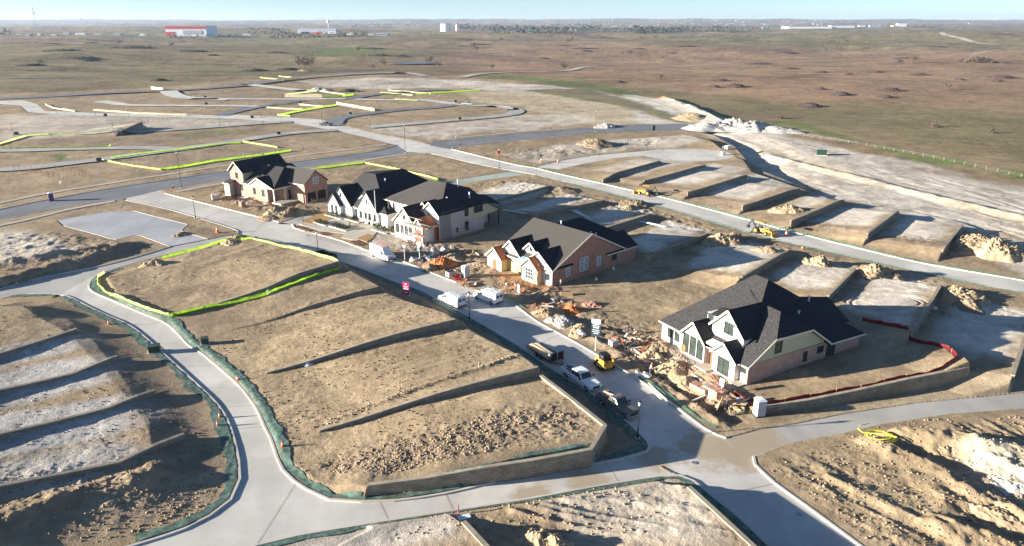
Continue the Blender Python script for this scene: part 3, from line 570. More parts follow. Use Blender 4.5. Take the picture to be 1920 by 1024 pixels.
# ------------------------------------------------------------------ ground sheet
def build_ground():
    rows = list(np.linspace(-70, 44, 36)); y = 44.0
    while y < 15500:
        rows.append(y); y += max(.11, y * math.hypot(y, H) / (F * H) * .92)
    rows = np.array(rows); nc = 1250
    u = np.linspace(-1, 1, nc); u = np.sign(u) * np.abs(u) ** 1.0
    hw = .92 * (np.maximum(rows, 40) + 16)
    X = u[None, :] * hw[:, None]; Y = np.repeat(rows[:, None], nc, 1)
    x = X.ravel(); y = Y.ravel(); rsd = road_sd(x, y)
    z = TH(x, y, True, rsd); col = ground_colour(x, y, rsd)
    nr = len(rows); i = np.arange(nr * nc).reshape(nr, nc)
    Fq = np.stack([i[:-1, :-1], i[:-1, 1:], i[1:, 1:], i[1:, :-1]], -1).reshape(-1, 4)
    print('ground rows', nr, 'verts', len(x), 'zmin', z.min(), 'zmax', z.max())
    o = np_mesh('ground', np.stack([x, y, z], 1), Fq, 'soil', col, smooth=False); tag(o, kind='structure')
build_ground()

# ------------------------------------------------------------------ roads, kerbs, walks
def flat_poly(name, P, z, mat):
    pts = [Vector((p[0], p[1], 0)) for p in P]
    tris = tessellate_polygon([pts])
    b = MB(); b.add([(p.x, p.y, z) for p in pts], [tuple(t) for t in tris]); o = b.build(name, mat); 
    return tag(o, kind='structure')
for k, (pts, z, mat) in ROADS.items():
    flat_poly(k, RP[k], z, mat)
def catmull(P, step=1.5):
    P = np.asarray(P, float); out = []
    Q = np.vstack([2 * P[0] - P[1], P, 2 * P[-1] - P[-2]])
    for i in range(1, len(Q) - 2):
        n = max(1, int(np.linalg.norm(Q[i + 1][:2] - Q[i][:2]) / step))
        for k in range(n):
            t = k / n
            out.append(.5 * ((2 * Q[i]) + (-Q[i-1] + Q[i+1]) * t + (2*Q[i-1] - 5*Q[i] + 4*Q[i+1] - Q[i+2]) * t*t + (-Q[i-1] + 3*Q[i] - 3*Q[i+1] + Q[i+2]) * t**3))
    out.append(Q[-2]); return np.array(out)
def resample(P, step):
    P = np.asarray(P, float); out = [P[0]]
    for a, b in zip(P[:-1], P[1:]):
        n = max(1, int(round(np.linalg.norm(b[:2] - a[:2]) / step)))
        for k in range(1, n + 1): out.append(a + (b - a) * k / n)
    return np.array(out)
def normals(P):
    d = np.gradient(P[:, :2], axis=0); d /= np.linalg.norm(d, axis=1)[:, None] + 1e-9
    return np.stack([-d[:, 1], d[:, 0]], 1)
def ribbon(name, P, w, mat, dz=.03, drape=True, off=0, cross=1, amp=0, fl=0):
    N = normals(P); V = []; 
    for j in range(cross + 1):
        o = off + w * (j / cross - .5)
        V.append(P[:, :2] + N * o)
    V = np.array(V).transpose(1, 0, 2).reshape(-1, 2)
    z = TH(V[:, 0], V[:, 1]) + dz if drape else np.full(len(V), dz)
    if fl is not None and drape: z = np.maximum(z, fl)
    if amp: z = z + np.abs(fbm(V[:, 0], V[:, 1], .8, 3, 3)) * amp
    c = cross + 1; n = len(P); i = np.arange(n * c).reshape(n, c)
    Fq = np.stack([i[:-1, :-1], i[:-1, 1:], i[1:, 1:], i[1:, :-1]], -1).reshape(-1, 4)
    return np_mesh(name, np.column_stack([V, z]), Fq[:, ::-1] , mat)
for pts, w, mat in RIB:
    tag(ribbon('far_street', catmull(GP(pts), 4), w, mat, .30, True, 0, 4, fl=.2), kind='structure')
for pts, w in TRACKS:
    tag(ribbon('dirt_track', catmull(GP(pts), 12), w, 'walk', .5, True, 0, 2, fl=None), kind='structure')
for pts in WALKS[:6]:
    tag(ribbon('pavement', catmull(GP(pts), 2), 1.8, 'walk', .10, True, 0, 2), kind='structure')
tag(ribbon('pavement', catmull(GP(WALKS[6]), 2), 1.6, 'walk', .10, True, 2.2, 2), kind='structure')
def kerb(pts, close=False):
    P = catmull(GP(pts), 2.0); N = normals(P); b = MB(); n = len(P); prof = [(-.16, -.05), (-.13, .15), (.13, .15), (.16, -.05)]
    vs = [(P[i][0] + N[i][0] * o, P[i][1] + N[i][1] * o, z) for i in range(n) for o, z in prof]
    b.add(vs, [(i * 4 + k, i * 4 + k + 1, (i + 1) * 4 + k + 1, (i + 1) * 4 + k) for i in range(n - 1) for k in range(3)])
    tag(b.build('kerb', 'kerb'), kind='structure')
for k in (kA1, kA2, kA3, kB, kC, D1 + D2 + D3, kE, kG, kP[:-1], cF, cF2, cN2, cN, cN0): kerb(k)
SL, SU = [(810,289),(914,312),(1006,329),(1118,356),(1260,394),(1410,439),(1520,465),(1649,494),(1864,540),(1920,549),(2250,625)], [(850,281),(960,308),(1006,316),(1033,323),(1187,358),(1260,375),(1400,412),(1520,444),(1720,492),(1920,527),(2250,590)]
kerb(SL); kerb(SU)
# joints sawn across and along the concrete
def joints():
    b = MB()
    def ln(p, q, w=.045, z=.032):
        a = Vector((*G(*p), z)); c = Vector((*G(*q), z)); d = (c - a).normalized(); n = Vector((-d.y, d.x, 0)) * w / 2
        b.add([a - n, a + n, c + n, c - n], [(0, 1, 2, 3)])
    L = [(862,587),(900,608),(942,631),(984,656),(1022,682),(1060,706),(1105,737),(1150,768)]; U = [(922,550),(960,572),(1005,601),(1050,627),(1092,651),(1135,676),(1182,705),(1230,735)]
    for l, u in zip(L, U): ln(l, u)
    for l, u in (((690,513),(745,487)), ((560,470),(610,444)), ((470,440),(500,412)), ((380,412),(420,391))): ln(l, u)
    for l, u in (((712,942),(728,976),), ((836,928),(850,958)), ((1135,866),(1160,905)), ((480,760),(408,765)), ((500,800),(432,805)), ((405,686),(330,688)), ((452,728),(372,727)), ((555,905),(480,1024)), ((300,605),(246,613))): ln(l, u)
    ln((1330,803),(1222,812)); ln((1345,930),(1453,907))
    tag(b.build('road_joint', 'dirt_brown'), kind='structure')
joints()
for q in ([(120,424),(190,443),(218,450),(250,442),(262,442),(319,463)], [(108,414),(190,399),(217,397)], [(250,396),(300,409),(352,422),(344,428),(340,434),(390,449)]): kerb(q)
flat_poly('road_panel', GP([(330,648),(362,655),(384,668),(440,716),(462,742),(481,770),(494,800),(506,824),(520,860),(480,862),(455,830),(441,790),(420,755),(380,705)]), .020, 'concrete_pale')
# seam down the middle of the curving road: newer pale half beside the older one
mid = [(330,640),(400,700),(440,745),(462,790),(475,840),(486,900),(500,950)]
for px, py in ((577,442),(1302,868),(1498,965)):
    x, y = G(px, py); b = MB(); b.tube([(x, y, .02), (x, y, .045)], .3, 20); tag(b.build('manhole_cover', 'metal'), 'round metal cover set in the paving', 'manhole cover', 'covers set in the streets')
# ------------------------------------------------------------------ retaining walls
WLAB = ['stone retaining wall under the long lime silt fence of the top lot', None, 'stone retaining wall across the middle of the central lots, white tub at its foot', 'stone retaining wall above the lowest central lot',
 'topmost of four low walls in the lower-left lots', 'second of four low walls in the lower-left lots', 'third of four low walls in the lower-left lots', 'lowest of four walls in the lower-left lots',
 'retaining wall just behind the house with scaffolding', 'retaining wall second down behind the scaffolded house', 'retaining wall behind the rear wing of the long brick house', 'retaining wall right of the long brick house',
 'retaining wall behind the large black-roofed corner house', 'short wall below a spoil heap, right of the corner house', 'long wall between two pale lots behind the red fence', 'wall at the right edge beyond the red-fenced yard',
 'smallest wall, below the cul-de-sac road', 'wall above the yellow backhoe on the long street', 'tall wall just below the cul-de-sac circle', 'wall right of the backhoe beside the dirt mound', 'wall above the second digger on the long street',
 'wall in the terraced lots right of the second digger', 'rightmost wall of the terraces above the long street', 'dark wall topped by stakes in the far left lots', 'thin wall running off the bottom edge below the flagged slab']
def retaining_z(pts, lab):
    Q = np.array([(*G(*p), p[2]) for p in pts]); S = resample(Q, 1.2); retaining(S[:, :2], lab, topz=lambda P: np.interp(np.arange(len(P)), np.arange(len(S)), S[:, 2]) + .12)
def retaining(P, lab, th_=.35, top=.14, topz=None, botz=None):
    P = resample(P, 1.2) if topz is None else P; n = len(P); N = normals(P)
    bx, by = P[:, 0] + N[:, 0] * .5, P[:, 1] + N[:, 1] * .5; fx, fy = P[:, 0] - N[:, 0] * .6, P[:, 1] - N[:, 1] * .6
    zt = TH(bx, by, detail=False) + top if topz is None else topz(P); zb = TH(fx, fy, detail=False) - .5
    zt = np.maximum(zt, zb + .55)
    jit = np.floor(np.arange(n) / 3) * 0
    def strip(o0, o1, za, zz, nm, mat, par):
        b = MB(); vs = []
        for i in range(n):
            for o, z in ((o0, za[i]), (o0, zz[i]), (o1, zz[i]), (o1, za[i])):
                vs.append((P[i][0] + N[i][0] * o - P[0][0], P[i][1] + N[i][1] * o - P[0][1], z - zb[0]))
        b.add(vs, [(i * 4 + k, i * 4 + (k + 1) % 4, (i + 1) * 4 + (k + 1) % 4, (i + 1) * 4 + k) for i in range(n - 1) for k in range(4)] + [(0, 1, 2, 3), tuple((n - 1) * 4 + k for k in (3, 2, 1, 0))])
        return b.build(nm, mat, par)
    r = empty('retaining_wall', (P[0][0], P[0][1], zb[0]), 0, lab, 'wall', 'retaining walls of the building lots')
    strip(-.14, th_ - .14, zb, zt, 'wall_face', 'stone', r); strip(-.20, th_ - .08, zt + .003, zt + .12, 'coping', 'cap', r)
for (pts, h0, h1, D, wl), lab in zip(STEPS, WLAB):
    if wl: retaining(GP(pts), lab)
retaining_z([(690,912,1.1),(800,898,1.4),(900,880,1.8),(1000,865,1.9),(1108,845,2.0),(1135,800,2.0)], 'tall stone wall round the corner of the lowest central lot, above the bottom road')
retaining_z([(1135,800,2.0),(1075,752,2.05),(1012,704,2.1)], 'stone wall along the street side of the lowest central lot, above the pickups')
retaining_z([(1432,766,.7),(1520,751,1.0),(1600,735,1.3),(1700,713,1.65),(1815,690,2.05)], 'tall stone wall below the red silt fence, right of the white portable toilet')
retaining_z([(1500,1110,1.8),(1410,1024,1.8),(1330,950,1.6),(1292,915,1.5)], 'wall along the street at the bottom edge, beside the bottom-centre lot')


# ------------------------------------------------------------------ houses
class House:
    """local x = depth away from the street, y = along the street front, z up"""
    def __init__(s, px, py, ang, z, name, label):
        x, y = G(px, py, z); s.r = empty(name, (x, y, z), R(ang), label, 'house', 'houses along the street'); s.bevel = 0
    def part(s, b, name, mat, parent=None, **k):
        return b.build(name, mat, parent or s.r, **k)
    def walls(s, polys, mat, name='wall'):
        """polys: footprint, z0, z1"""
        b = MB()
        for fp, z0, z1 in polys: b.slab([(x, y, z0) for x, y in fp], 0, (0, 0, z1 - z0))
        return s.part(b, name, mat)
    def solid(s, polys, mat, name='wall'):
        for pts, ex in polys: b = MB(); b.slab(pts, 0, ex); o = s.part(b, name, mat)
        return o
    def roof(s, polys, mat='shingle', t=.16, name='roof', fascia=True):
        b = MB(); f = MB()
        for P in polys: b.slab(P, t)
        o = s.part(b, name, mat)
        if fascia:
            for P in polys:
                zmin = min(p[2] for p in P); n = len(P)
                for i in range(n):
                    p, q = P[i], P[(i + 1) % n]
                    if p[2] < zmin + .05 and q[2] < zmin + .05 and math.dist(p, q) > .8:
                        f = MB(); f.bar((p[0], p[1], p[2] - .12), (q[0], q[1], q[2] - .12), .05, .24); s.part(f, 'fascia', 'trim', o)
        return o
    def win(s, plane, u, z, w, h, c=0.0, glass='glass', frame='car_dark', nx=2, nz=2, trim=None):
        """plane 'f' front (x=c, faces -x), 's' side (y=c, faces -y)"""
        def B(b, uu, zz, ww, hh, o, t):
            b.box((c - o, uu, zz) if plane == 'f' else (uu, c - o, zz), (t, ww, hh) if plane == 'f' else (ww, t, hh))
        fr = MB()
        for k in (-1, 1): B(fr, u + k * (w / 2 + .02), z, .09, h + .13, .03, .12); B(fr, u, z + k * (h / 2 + .02), w - .05, .09, .03, .12)
        for k in range(1, nx): B(fr, u - w / 2 + w * k / nx, z, .05, h - .05, .03, .1)
        for k in range(1, nz): B(fr, u, z - h / 2 + h * k / nz, w - .05, .045, .03, .094)
        o = s.part(fr, 'window', trim or frame)
        g = MB(); B(g, u, z, w, h, .0, .05); s.part(g, 'pane', glass, o); return o
    def fgable(s, xf, xb, ya, yb, ze, yap, zap, wall='stucco', roof='shingle_shade', oh=.35, zb=-1.2, trim='trim', xr=None):
        """front-facing gable: pentagon wall and two roof slabs"""
        s.solid([([(xf, ya, zb), (xf, yb, zb), (xf, yb, ze), (xf, yap, zap), (xf, ya, ze)], (min(xb, xf + 3.5) - xf, 0, 0))], wall)
        xr = xr or xb; b = []; s1 = (zap - ze) / (yap - ya); s2 = (zap - ze) / (yb - yap); u = .14
        A = (xf - oh, yap, zap + u); Bk = (xr, yap, zap + u)
        o = s.roof([[A, (xf - oh, ya - oh, ze - s1 * oh + u), (xb, ya - oh, ze - s1 * oh + u), Bk], [A, Bk, (xb, yb + oh, ze - s2 * oh + u), (xf - oh, yb + oh, ze - s2 * oh + u)]], roof, fascia=False)
        t = MB()
        for yy, zz in ((ya - oh, ze - s1 * oh), (yb + oh, ze - s2 * oh)):
            t.bar((xf - oh - .03, yap, zap - .02), (xf - oh - .03, yy, zz - .02), .06, .26)
        s.part(t, 'rake_board', trim, o); return o
    def door(s, plane, u, z, w, h, c=0, mat='dark_hole'):
        b = MB(); b.box((c, u, z) if plane == 'f' else (u, c, z), (.08, w, h) if plane == 'f' else (w, .08, h)); s.part(b, 'door', mat)
    def vent(s, x, y, z, h=.7):
        b = MB(); b.tube([(x, y, z - .5), (x, y, z + h)], .13, 8); b.tube([(x, y, z + h + .02), (x, y, z + h + .14)], .19, 8); s.part(b, 'vent_pipe', 'pvc')

# --- corner house with the big charcoal roof (front right)
h = House(1399.5, 722.8, 28.5, 0.6, 'corner_house', 'newly bricked corner house with charcoal roof and red brick side wall, nearest the camera')
h.solid([([(0, 0, -1.3), (0, 0, 2.9), (21.6, 0, 2.9), (21.6, 0, -1.3)], (0, .3, 0))], 'brick_rose', 'brick_side_wall')
h.solid([([(.3, .04, 2.9), (4.2, .04, 5.55), (10.5, .04, 5.6), (14.45, .04, 3.0)], (0, .3, 0))], 'siding', 'gable_siding')
h.walls([([(0.05, .3), (21.5, .3), (21.5, 16.9), (.05, 16.9)], -1.3, 2.85)], 'brick_white', 'wall')
A_, B_ = (10.9, 8.0, 10.1), (10.9, 10.4, 10.1); e = -.45; W5, D5 = 17.2, 22.1
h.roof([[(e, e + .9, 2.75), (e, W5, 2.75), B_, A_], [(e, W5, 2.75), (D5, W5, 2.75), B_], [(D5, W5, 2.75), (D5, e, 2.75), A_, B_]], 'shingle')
h.roof([[(D5, e, 2.75), (14.6, e, 2.8), (7.4, 5.4, 7.9), A_]], 'shingle_shade')
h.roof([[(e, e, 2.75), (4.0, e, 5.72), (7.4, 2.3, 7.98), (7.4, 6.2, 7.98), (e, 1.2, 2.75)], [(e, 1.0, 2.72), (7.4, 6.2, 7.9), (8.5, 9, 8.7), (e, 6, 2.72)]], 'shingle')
h.roof([[(4.0, e, 5.72), (10.8, e, 5.72), (7.4, 2.3, 7.98)], [(10.8, e, 5.72), (14.9, e, 2.9), (14.9, 3, 2.9), (8.4, 6.2, 7.9), (7.4, 5.4, 7.98), (7.4, 2.3, 7.98)]], 'shingle_shade')
h.roof([[(17, 3, 4.6), (17, 7.4, 6.6), (23.4, 7.4, 5.4), (23.4, 3.2, 3.0)], [(17, 7.4, 6.6), (17, 11, 4.6), (23.4, 11, 3.0), (23.4, 7.4, 5.4)]], 'shingle_shade')
h.walls([([(21.6, 3.6), (23, 3.6), (23, 10.6), (21.6, 10.6)], -1, 3)], 'brick_rose')
for a, b in (((.0 - .48, e - .03, 2.7), (4.0, e - .03, 5.66)), ((4.0, e - .03, 5.66), (10.8, e - .03, 5.66)), ((10.8, e - .03, 5.66), (14.9, e - .03, 2.82)), ((14.9, e - .03, 2.68), (22.1, e - .03, 2.68))):
    t = MB(); t.bar(a, b, .06, .24); h.part(t, 'rake_board', 'trim')
h.fgable(-.6, 3.4, 7.35, 11.9, 3.1, 9.65, 5.35, 'brick_white', xr=3.6)
h.fgable(1.3, 8.2, 2.5, 8.2, 5.5, 5.35, 8.25, 'wrap', zb=2.6, xr=8.0)
h.fgable(-.8, 2.6, 1.5, 5.5, 3.0, 3.6, 4.75, 'brick_white', xr=2.8)
h.roof([[(1.6, 8.0, 6.5), (1.6, 10.2, 6.1), (4.9, 10.2, 6.3), (4.9, 8.0, 6.7)]], 'shingle'); h.walls([([(1.9, 8.1), (4.5, 8.1), (4.5, 9.9), (1.9, 9.9)], 4, 6.3)], 'wrap', 'dormer_wall')
h.win('f', 9.2, 5.7, .9, .8, 1.9)
h.roof([[(-.5, 5.6, 3.35), (-.5, 7.3, 3.35), (2.4, 7.6, 3.75), (2.4, 3.5, 3.75)]], 'wrap', name='porch_roof')
for u in (8.2, 9.6, 11.0): h.win('f', u, 1.75, 1.05, 2.7, -.6, nx=1, nz=2, trim='car_dark')
for u in (15.1, 13.6, 12.6 - .45): h.win('f', u, 1.5, .85, 1.4, .05, nz=2, nx=1)
h.win('f', 5.2, 5.7, 1.5, 1.6, 1.3); h.win('f', 3.5, 1.4, 1.9, 2.2, -.8, nx=2, nz=2); h.win('f', .75, 2.0, .6, 1.0, .05, nx=1, nz=1)
h.door('f', 6.35, 1.25, 1.5, 2.6, .0, 'wood_red'); h.door('f', 6.85, 1.25, .4, 2.5, -.02, 'dark_hole')
h.win('s', 5.1, 4.5, 1.1, 2.0, .04, nx=1, nz=2); h.win('s', 10.5, 1.7, .6, 1.4, 0, nx=1); h.win('s', 13.4, 2.1, 1.1, .9, 0, nx=3); h.win('s', 15.1, 1.8, .65, 2.1, 0, nx=1); h.win('s', 16.0, 1.8, .65, 2.1, 0, nx=1)
h.vent(12.6, 3.6, 5.6, .9); h.vent(17.4, 6.0, 6.1, .9)
s5 = MB(); s5.box((-.7, .9, 0), (1.5, 1.6, .3)); h.part(s5, 'door_step', 'paver'); s5 = MB(); s5.box((-1.0, 6.4, -.05), (2.2, 2.2, .4)); h.part(s5, 'door_step', 'paver')

# --- long brick house
h = House(1037, 535, 41.8, 0.3, 'brick_house', 'long brick house under construction with three small front gables and brown-grey roof')
h.solid([([(0, 0, -1), (0, 0, 2.95), (9.6, 0, 7.6), (19.2, 0, 2.85), (22.9, 0, 2.75), (22.9, 0, -1)], (0, .3, 0))], 'brick_red', 'brick_gable_wall')
h.walls([([(0.03, .3), (22.8, .3), (22.8, 15.1), (.03, 15.1)], -1, 2.9)], 'osb'); h.walls([([(12, 4), (25.6, 4), (25.6, 17.5), (12, 17.5)], -1, 2.9)], 'brick_red')
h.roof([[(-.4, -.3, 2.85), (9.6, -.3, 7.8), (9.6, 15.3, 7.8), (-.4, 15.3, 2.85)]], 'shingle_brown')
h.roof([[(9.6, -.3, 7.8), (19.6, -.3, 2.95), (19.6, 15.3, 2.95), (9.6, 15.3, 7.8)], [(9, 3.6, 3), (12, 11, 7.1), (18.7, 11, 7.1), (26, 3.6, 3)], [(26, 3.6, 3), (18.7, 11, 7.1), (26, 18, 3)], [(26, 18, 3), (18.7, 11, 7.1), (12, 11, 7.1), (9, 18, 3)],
        [(14, -.35, 2.75), (14, 3.5, 5.2), (23.3, 3.5, 5.2), (23.3, -.35, 2.75)], [(14, 3.5, 5.2), (14, 7.5, 2.75), (23.3, 7.5, 2.75), (23.3, 3.5, 5.2)]], 'shingle_shade')
t = MB(); t.bar((-.4, -.36, 2.75), (9.6, -.36, 7.7), .06, .26); t.bar((9.6, -.36, 7.7), (19.4, -.36, 2.9), .06, .26); t.bar((19.4, -.40, 2.66), (23.3, -.40, 2.66), .06, .22); h.part(t, 'rake_board', 'trim')
h.fgable(.2, 5.6, 8.6, 14.6, 3.0, 11.6, 5.75, 'wrap', xr=5.8); h.fgable(1.6, 6.2, 5.5, 9.7, 4.1, 7.6, 5.9, 'wrap', zb=2, xr=6); h.fgable(-.2, 4.9, .1, 6.9, 3.05, 3.5, 5.5, 'wrap', xr=5)
h.fgable(-1.6, 2.5, 12.3, 16.3, 2.35, 14.2, 4.1, 'wrap', 'wood_red'); h.fgable(-1.5, 1.6, 2.6, 6.6, 2.7, 4.6, 4.4, 'wrap', 'wood_red')
h.roof([[(-.4, 6.8, 3.1), (-.4, 8.8, 3.1), (2.2, 8.8, 3.7), (2.2, 6.3, 3.7)]], 'blue_tarp', name='porch_roof')
h.solid([([(-1.45, 12.27, -.9), (-1.45, 12.27, 2.3), (.15, 12.27, 2.3), (.15, 12.27, -.9)], (0, -.06, 0)), ([(.15, 8.5, -.9), (.15, 8.5, 3), (.15, 9.6, 3), (.15, 9.6, -.9)], (-.06, 0, 0)), ([(-1.4, 2.57, -.9), (-1.4, 2.57, 2.6), (-.25, 2.57, 2.6), (-.25, 2.57, -.9)], (0, -.06, 0)), ([(-.02, 6.95, -.9), (-.02, 6.95, 3), (-.02, 8.5, 3), (-.02, 8.5, -.9)], (-.06, 0, 0))], 'osb', 'sheathing')
h.door('f', 14.2, .7, 1.2, 2.1, -1.62, 'wood_red'); h.door('f', 7.9, .8, 1.1, 2.2, -.06, 'dark_hole')
h.win('f', 4.6, 1.4, 1.9, 1.9, -1.5, nx=3, nz=3, frame='sign_white'); h.win('f', 7.5, 4.7, .6, .7, 1.6); h.win('f', 1.2, 1.3, .9, 1.1, -.2)
for x_, z_, w_, h_ in ((3.7, 1.7, .9, 1.6), (7.4, 2.2, .95, 2.4), (8.5, 2.3, .95, 2.4), (12.0, 1.9, .9, 1.7)): h.win('s', x_, z_, w_, h_, 0, 'glass_bright', 'sign_white', 3 if w_ > 1 else 2, 4)
h.win('s', 16.5, 1.9, 1.2, 1.5, 0); h.vent(11.5, 9.5, 6.9, .9); h.vent(14.2, 4.2, 5.2, 1); h.vent(14.8, 3.4, 5.0, 1)
LH4 = h.r

# --- scaffolded two-storey house
h = House(825.5, 450, 47, 0.3, 'two_storey_house', 'two storey house being stone clad, scaffold boards across its front')
h.walls([([(0, 0), (13.4, 0), (13.4, 12), (0, 12)], -1, 5.9), ([(1, 12), (16, 12), (16, 19.5), (1, 19.5)], -1, 5.6)], 'brick_grey')
h.solid([([(8.5, -.06, 2.9), (8.5, -.06, 5.85), (14, -.06, 5.95), (18.4, -.06, 3.4), (13.4, -.06, 2.95)], (0, .3, 0))], 'siding', 'gable_siding')
h.walls([([(13.4, 3.5), (18, 3.5), (18, 12), (13.4, 12)], -1, 3.3)], 'brick_grey')
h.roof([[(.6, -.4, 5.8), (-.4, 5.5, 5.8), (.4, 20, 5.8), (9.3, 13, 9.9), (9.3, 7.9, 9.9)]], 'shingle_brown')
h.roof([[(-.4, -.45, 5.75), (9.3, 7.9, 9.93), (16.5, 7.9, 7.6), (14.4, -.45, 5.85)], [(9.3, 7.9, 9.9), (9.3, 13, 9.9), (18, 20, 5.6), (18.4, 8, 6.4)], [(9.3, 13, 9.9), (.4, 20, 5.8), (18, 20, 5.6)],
        [(14.0, -.45, 5.95), (14, 7, 6.6), (19, 7, 3.3), (18.9, -.45, 3.3)], [(12, 3, 6.0), (13.5, 6.5, 7.2), (21, 6.5, 5.2), (22, 3, 3.6)]], 'shingle_shade')
h.fgable(-.3, 7.4, -.0, 5.3, 5.7, 2.65, 7.95, 'wrap', xr=6.6); h.fgable(.2, 5, 4.0, 6.6, 6.0, 5.3, 7.4, 'wrap', zb=5, xr=4)
h.fgable(-4.2, 3, 3.3, 10.2, 3.6, 6.7, 6.9, 'stucco', xr=3.5); h.fgable(-4.0, 0, .8, 3.5, 3.7, 2.4, 5.1, 'stucco', 'wood_red')
h.solid([([(-4.24, 4.0, 3.0), (-4.24, 4.0, 3.75), (-4.24, 9.7, 3.75), (-4.24, 9.7, 3.0)], (-.05, 0, 0))], 'mat_bright', 'sheathing')
for u in (9.2, 7.6, 6.2, 4.8): h.win('f', u, 1.8, .95, 1.9, -4.2, nx=1, nz=2)
h.win('f', 6.7, 4.7, .6, 1.0, -4.2, nx=1); h.win('f', 2.6, 4.9, 1.3, 1.3, -.3, 'glass_bright'); h.door('f', 2.3, 1.3, 1.7, 2.7, -4.0, 'wood_red'); h.door('f', .5, 1.4, 1.2, 2.9, -.3, 'wood_red')
for u, w_ in ((10.6, .8), (11.5, .8), (12.4, .8)): h.win('s', u, 4.75, w_, 1.4, -.06, nx=1, nz=1)
h.win('s', 7.9, 4.7, 1.0, 1.7, 0, nx=1); h.win('s', 7.9, 1.6, 1.0, 1.9, 0, nx=1); h.door('s', 5.0, 1.2, .5, 1.0, 0)
b = MB(); b.box((18.2, .1, 1.4), (.2, .2, 4)); b.box((18.2, 3.3, 1.4), (.2, .2, 4)); h.part(b, 'porch_post', 'steel_black')
b = MB(); b.box((-3.9, .9, 1.3), (.3, .3, 3.6)); b.box((-3.9, 3.2, 1.3), (.3, .3, 3.6)); b.box((-1.2, .1, 1.3), (.3, .3, 3.6)); b.box((-2.2, .2, 3.2), (3.6, .2, .3)); h.part(b, 'porch_post', 'wood_red')
b = MB(); b.box((-2.3, -1.0 + 1.1, 3.4), (3.6, 1.9, .15)); h.part(b, 'balcony_floor', 'wood')
h.vent(4.6, 2.6, 7.6, .5); h.vent(11, 2.2, 7.0, 1.2); h.vent(12.0, 7.0, 8.9, 1.4); LH3 = h.r
# scaffold
s_ = empty('scaffold', h.r.location.copy(), h.r.rotation_euler[2], 'metal and timber scaffold with pink planks before the stone clad house', 'scaffold')
b = MB()
for x_ in (-5.9, -4.9):
    for y_ in (-.8, 1.6, 4.0, 6.4): b.tube([(x_, y_, -.6), (x_, y_, 4.6)], .05, 6)
for z_ in (1.9, 3.9):
    for x_ in (-5.9, -4.9): b.bar((x_, -.8, z_), (x_, 6.4, z_), .07)
for y_ in (-.8, 1.6, 4.0): b.bar((-5.9, y_, 0), (-5.9, y_ + 2.4, 3.9), .06)
b.build('frame', 'metal', s_)
b = MB(); b.box((-5.4, 1.2, 2.0), (.9, 4.6, .07)); b.box((-5.4, 2.4, 4.0), (.9, 6.4, .07)); b.bar((-6.0, 5.2, 4.9), (-4.2, -1.6, 4.2), .3, .06); b.bar((-5.4, 7.0, 5.6), (-4.0, 1.0, 5.0), .25, .06); b.build('plank', 'paver', s_)
b = MB()
for k in range(7):
    x_ = 1 + k * 1.9; b.tube([(x_, -.9, -.3), (x_, -.9, 1.5)], .035, 6)
b.bar((1, -.9, 1.4), (12.4, -.9, 1.4), .06); b.bar((1, -.9, .7), (12.4, -.9, .7), .06); b.bar((-1, -1.2, .0), (14, -1.3, .2), .3, .05); b.build('guard_rail', 'metal', s_)

# --- white house
h = House(727, 427, 50, 0.2, 'white_house', 'finished white house with steep black gables and landscaped front yard')
h.walls([([(0, 0), (24, 0), (24, 19.6), (0, 19.6)], -1, 3.2)], 'stucco')
P1, P2, P3 = (7.5, 16.6, 9.6), (7.5, 12.4, 9.6), (16.3, 12.4, 9.6)
h.roof([[(-.4, -.4, 3.15), (-.4, 20, 3.15), P1, P2]], 'shingle')
h.roof([[(-.4, -.4, 3.15), P2, P3, (24.4, -.4, 3.15)], [(24.4, -.4, 3.15), P3, (24.4, 20, 3.15)], [(24.4, 20, 3.15), P3, P2, P1, (-.4, 20, 3.15)]], 'shingle_shade')
h.fgable(-.5, 4.6, 12.1, 19.8, 3.1, 16.0, 7.3, 'stucco', trim='steel_black', xr=4.8, oh=.15); h.fgable(-1.4, 1.2, 15.4, 20.1, 2.9, 17.7, 5.6, 'stucco', trim='steel_black', oh=.12)
h.fgable(-.6, 5.0, 2.6, 9.9, 3.2, 6.25, 7.6, 'stucco', trim='steel_black', xr=5.2, oh=.12)
h.fgable(1.8, 3.6, 9.4, 11.3, 5.0, 10.3, 5.7, 'stucco', 'shingle', trim='white_paint', zb=3, xr=3.2)
h.win('f', 10.3, 4.7, .9, .75, 1.8, nx=2, nz=1)
for u in (18.5, 16.9): h.win('f', u, 1.7, .75, 2.0, -1.4, nx=1, nz=3)
for u in (8.7, 6.9, 5.5, 3.6): h.win('f', u, 1.8, .75, 1.5, -.6, nx=2, nz=3, frame='steel_black')
h.win('f', 6.25, 5.2, .4, .9, -.6, nx=1, nz=1); h.win('f', 16.0, 5.4, .4, 1.0, -.5, nx=1, nz=1); h.win('f', 11.0, 1.4, .9, 2.3, .0, nx=2, nz=3, frame='steel_black')
h.door('f', 13.6, 1.1, 1.5, 2.3, -.5, 'paver'); h.vent(8, 9.5, 8.2, .5)
b = MB(); b.slab([(1.5, .5, 3.2), (1.5, 1.6, 3.6), (1.7, 1.2, 6.0)], 0, (.25, 0, 0)); h.part(b, 'roof_finial', 'shingle')
b = MB(); b.tube([(-.75, 3.0, 0), (-.75, 3.0, 8.4)], .07, 6); h.part(b, 'downpipe', 'pvc')
b = MB(); b.box((.6, 20.6, .8), (.1, 1.9, 1.9)); h.part(b, 'side_gate', 'wood_red')

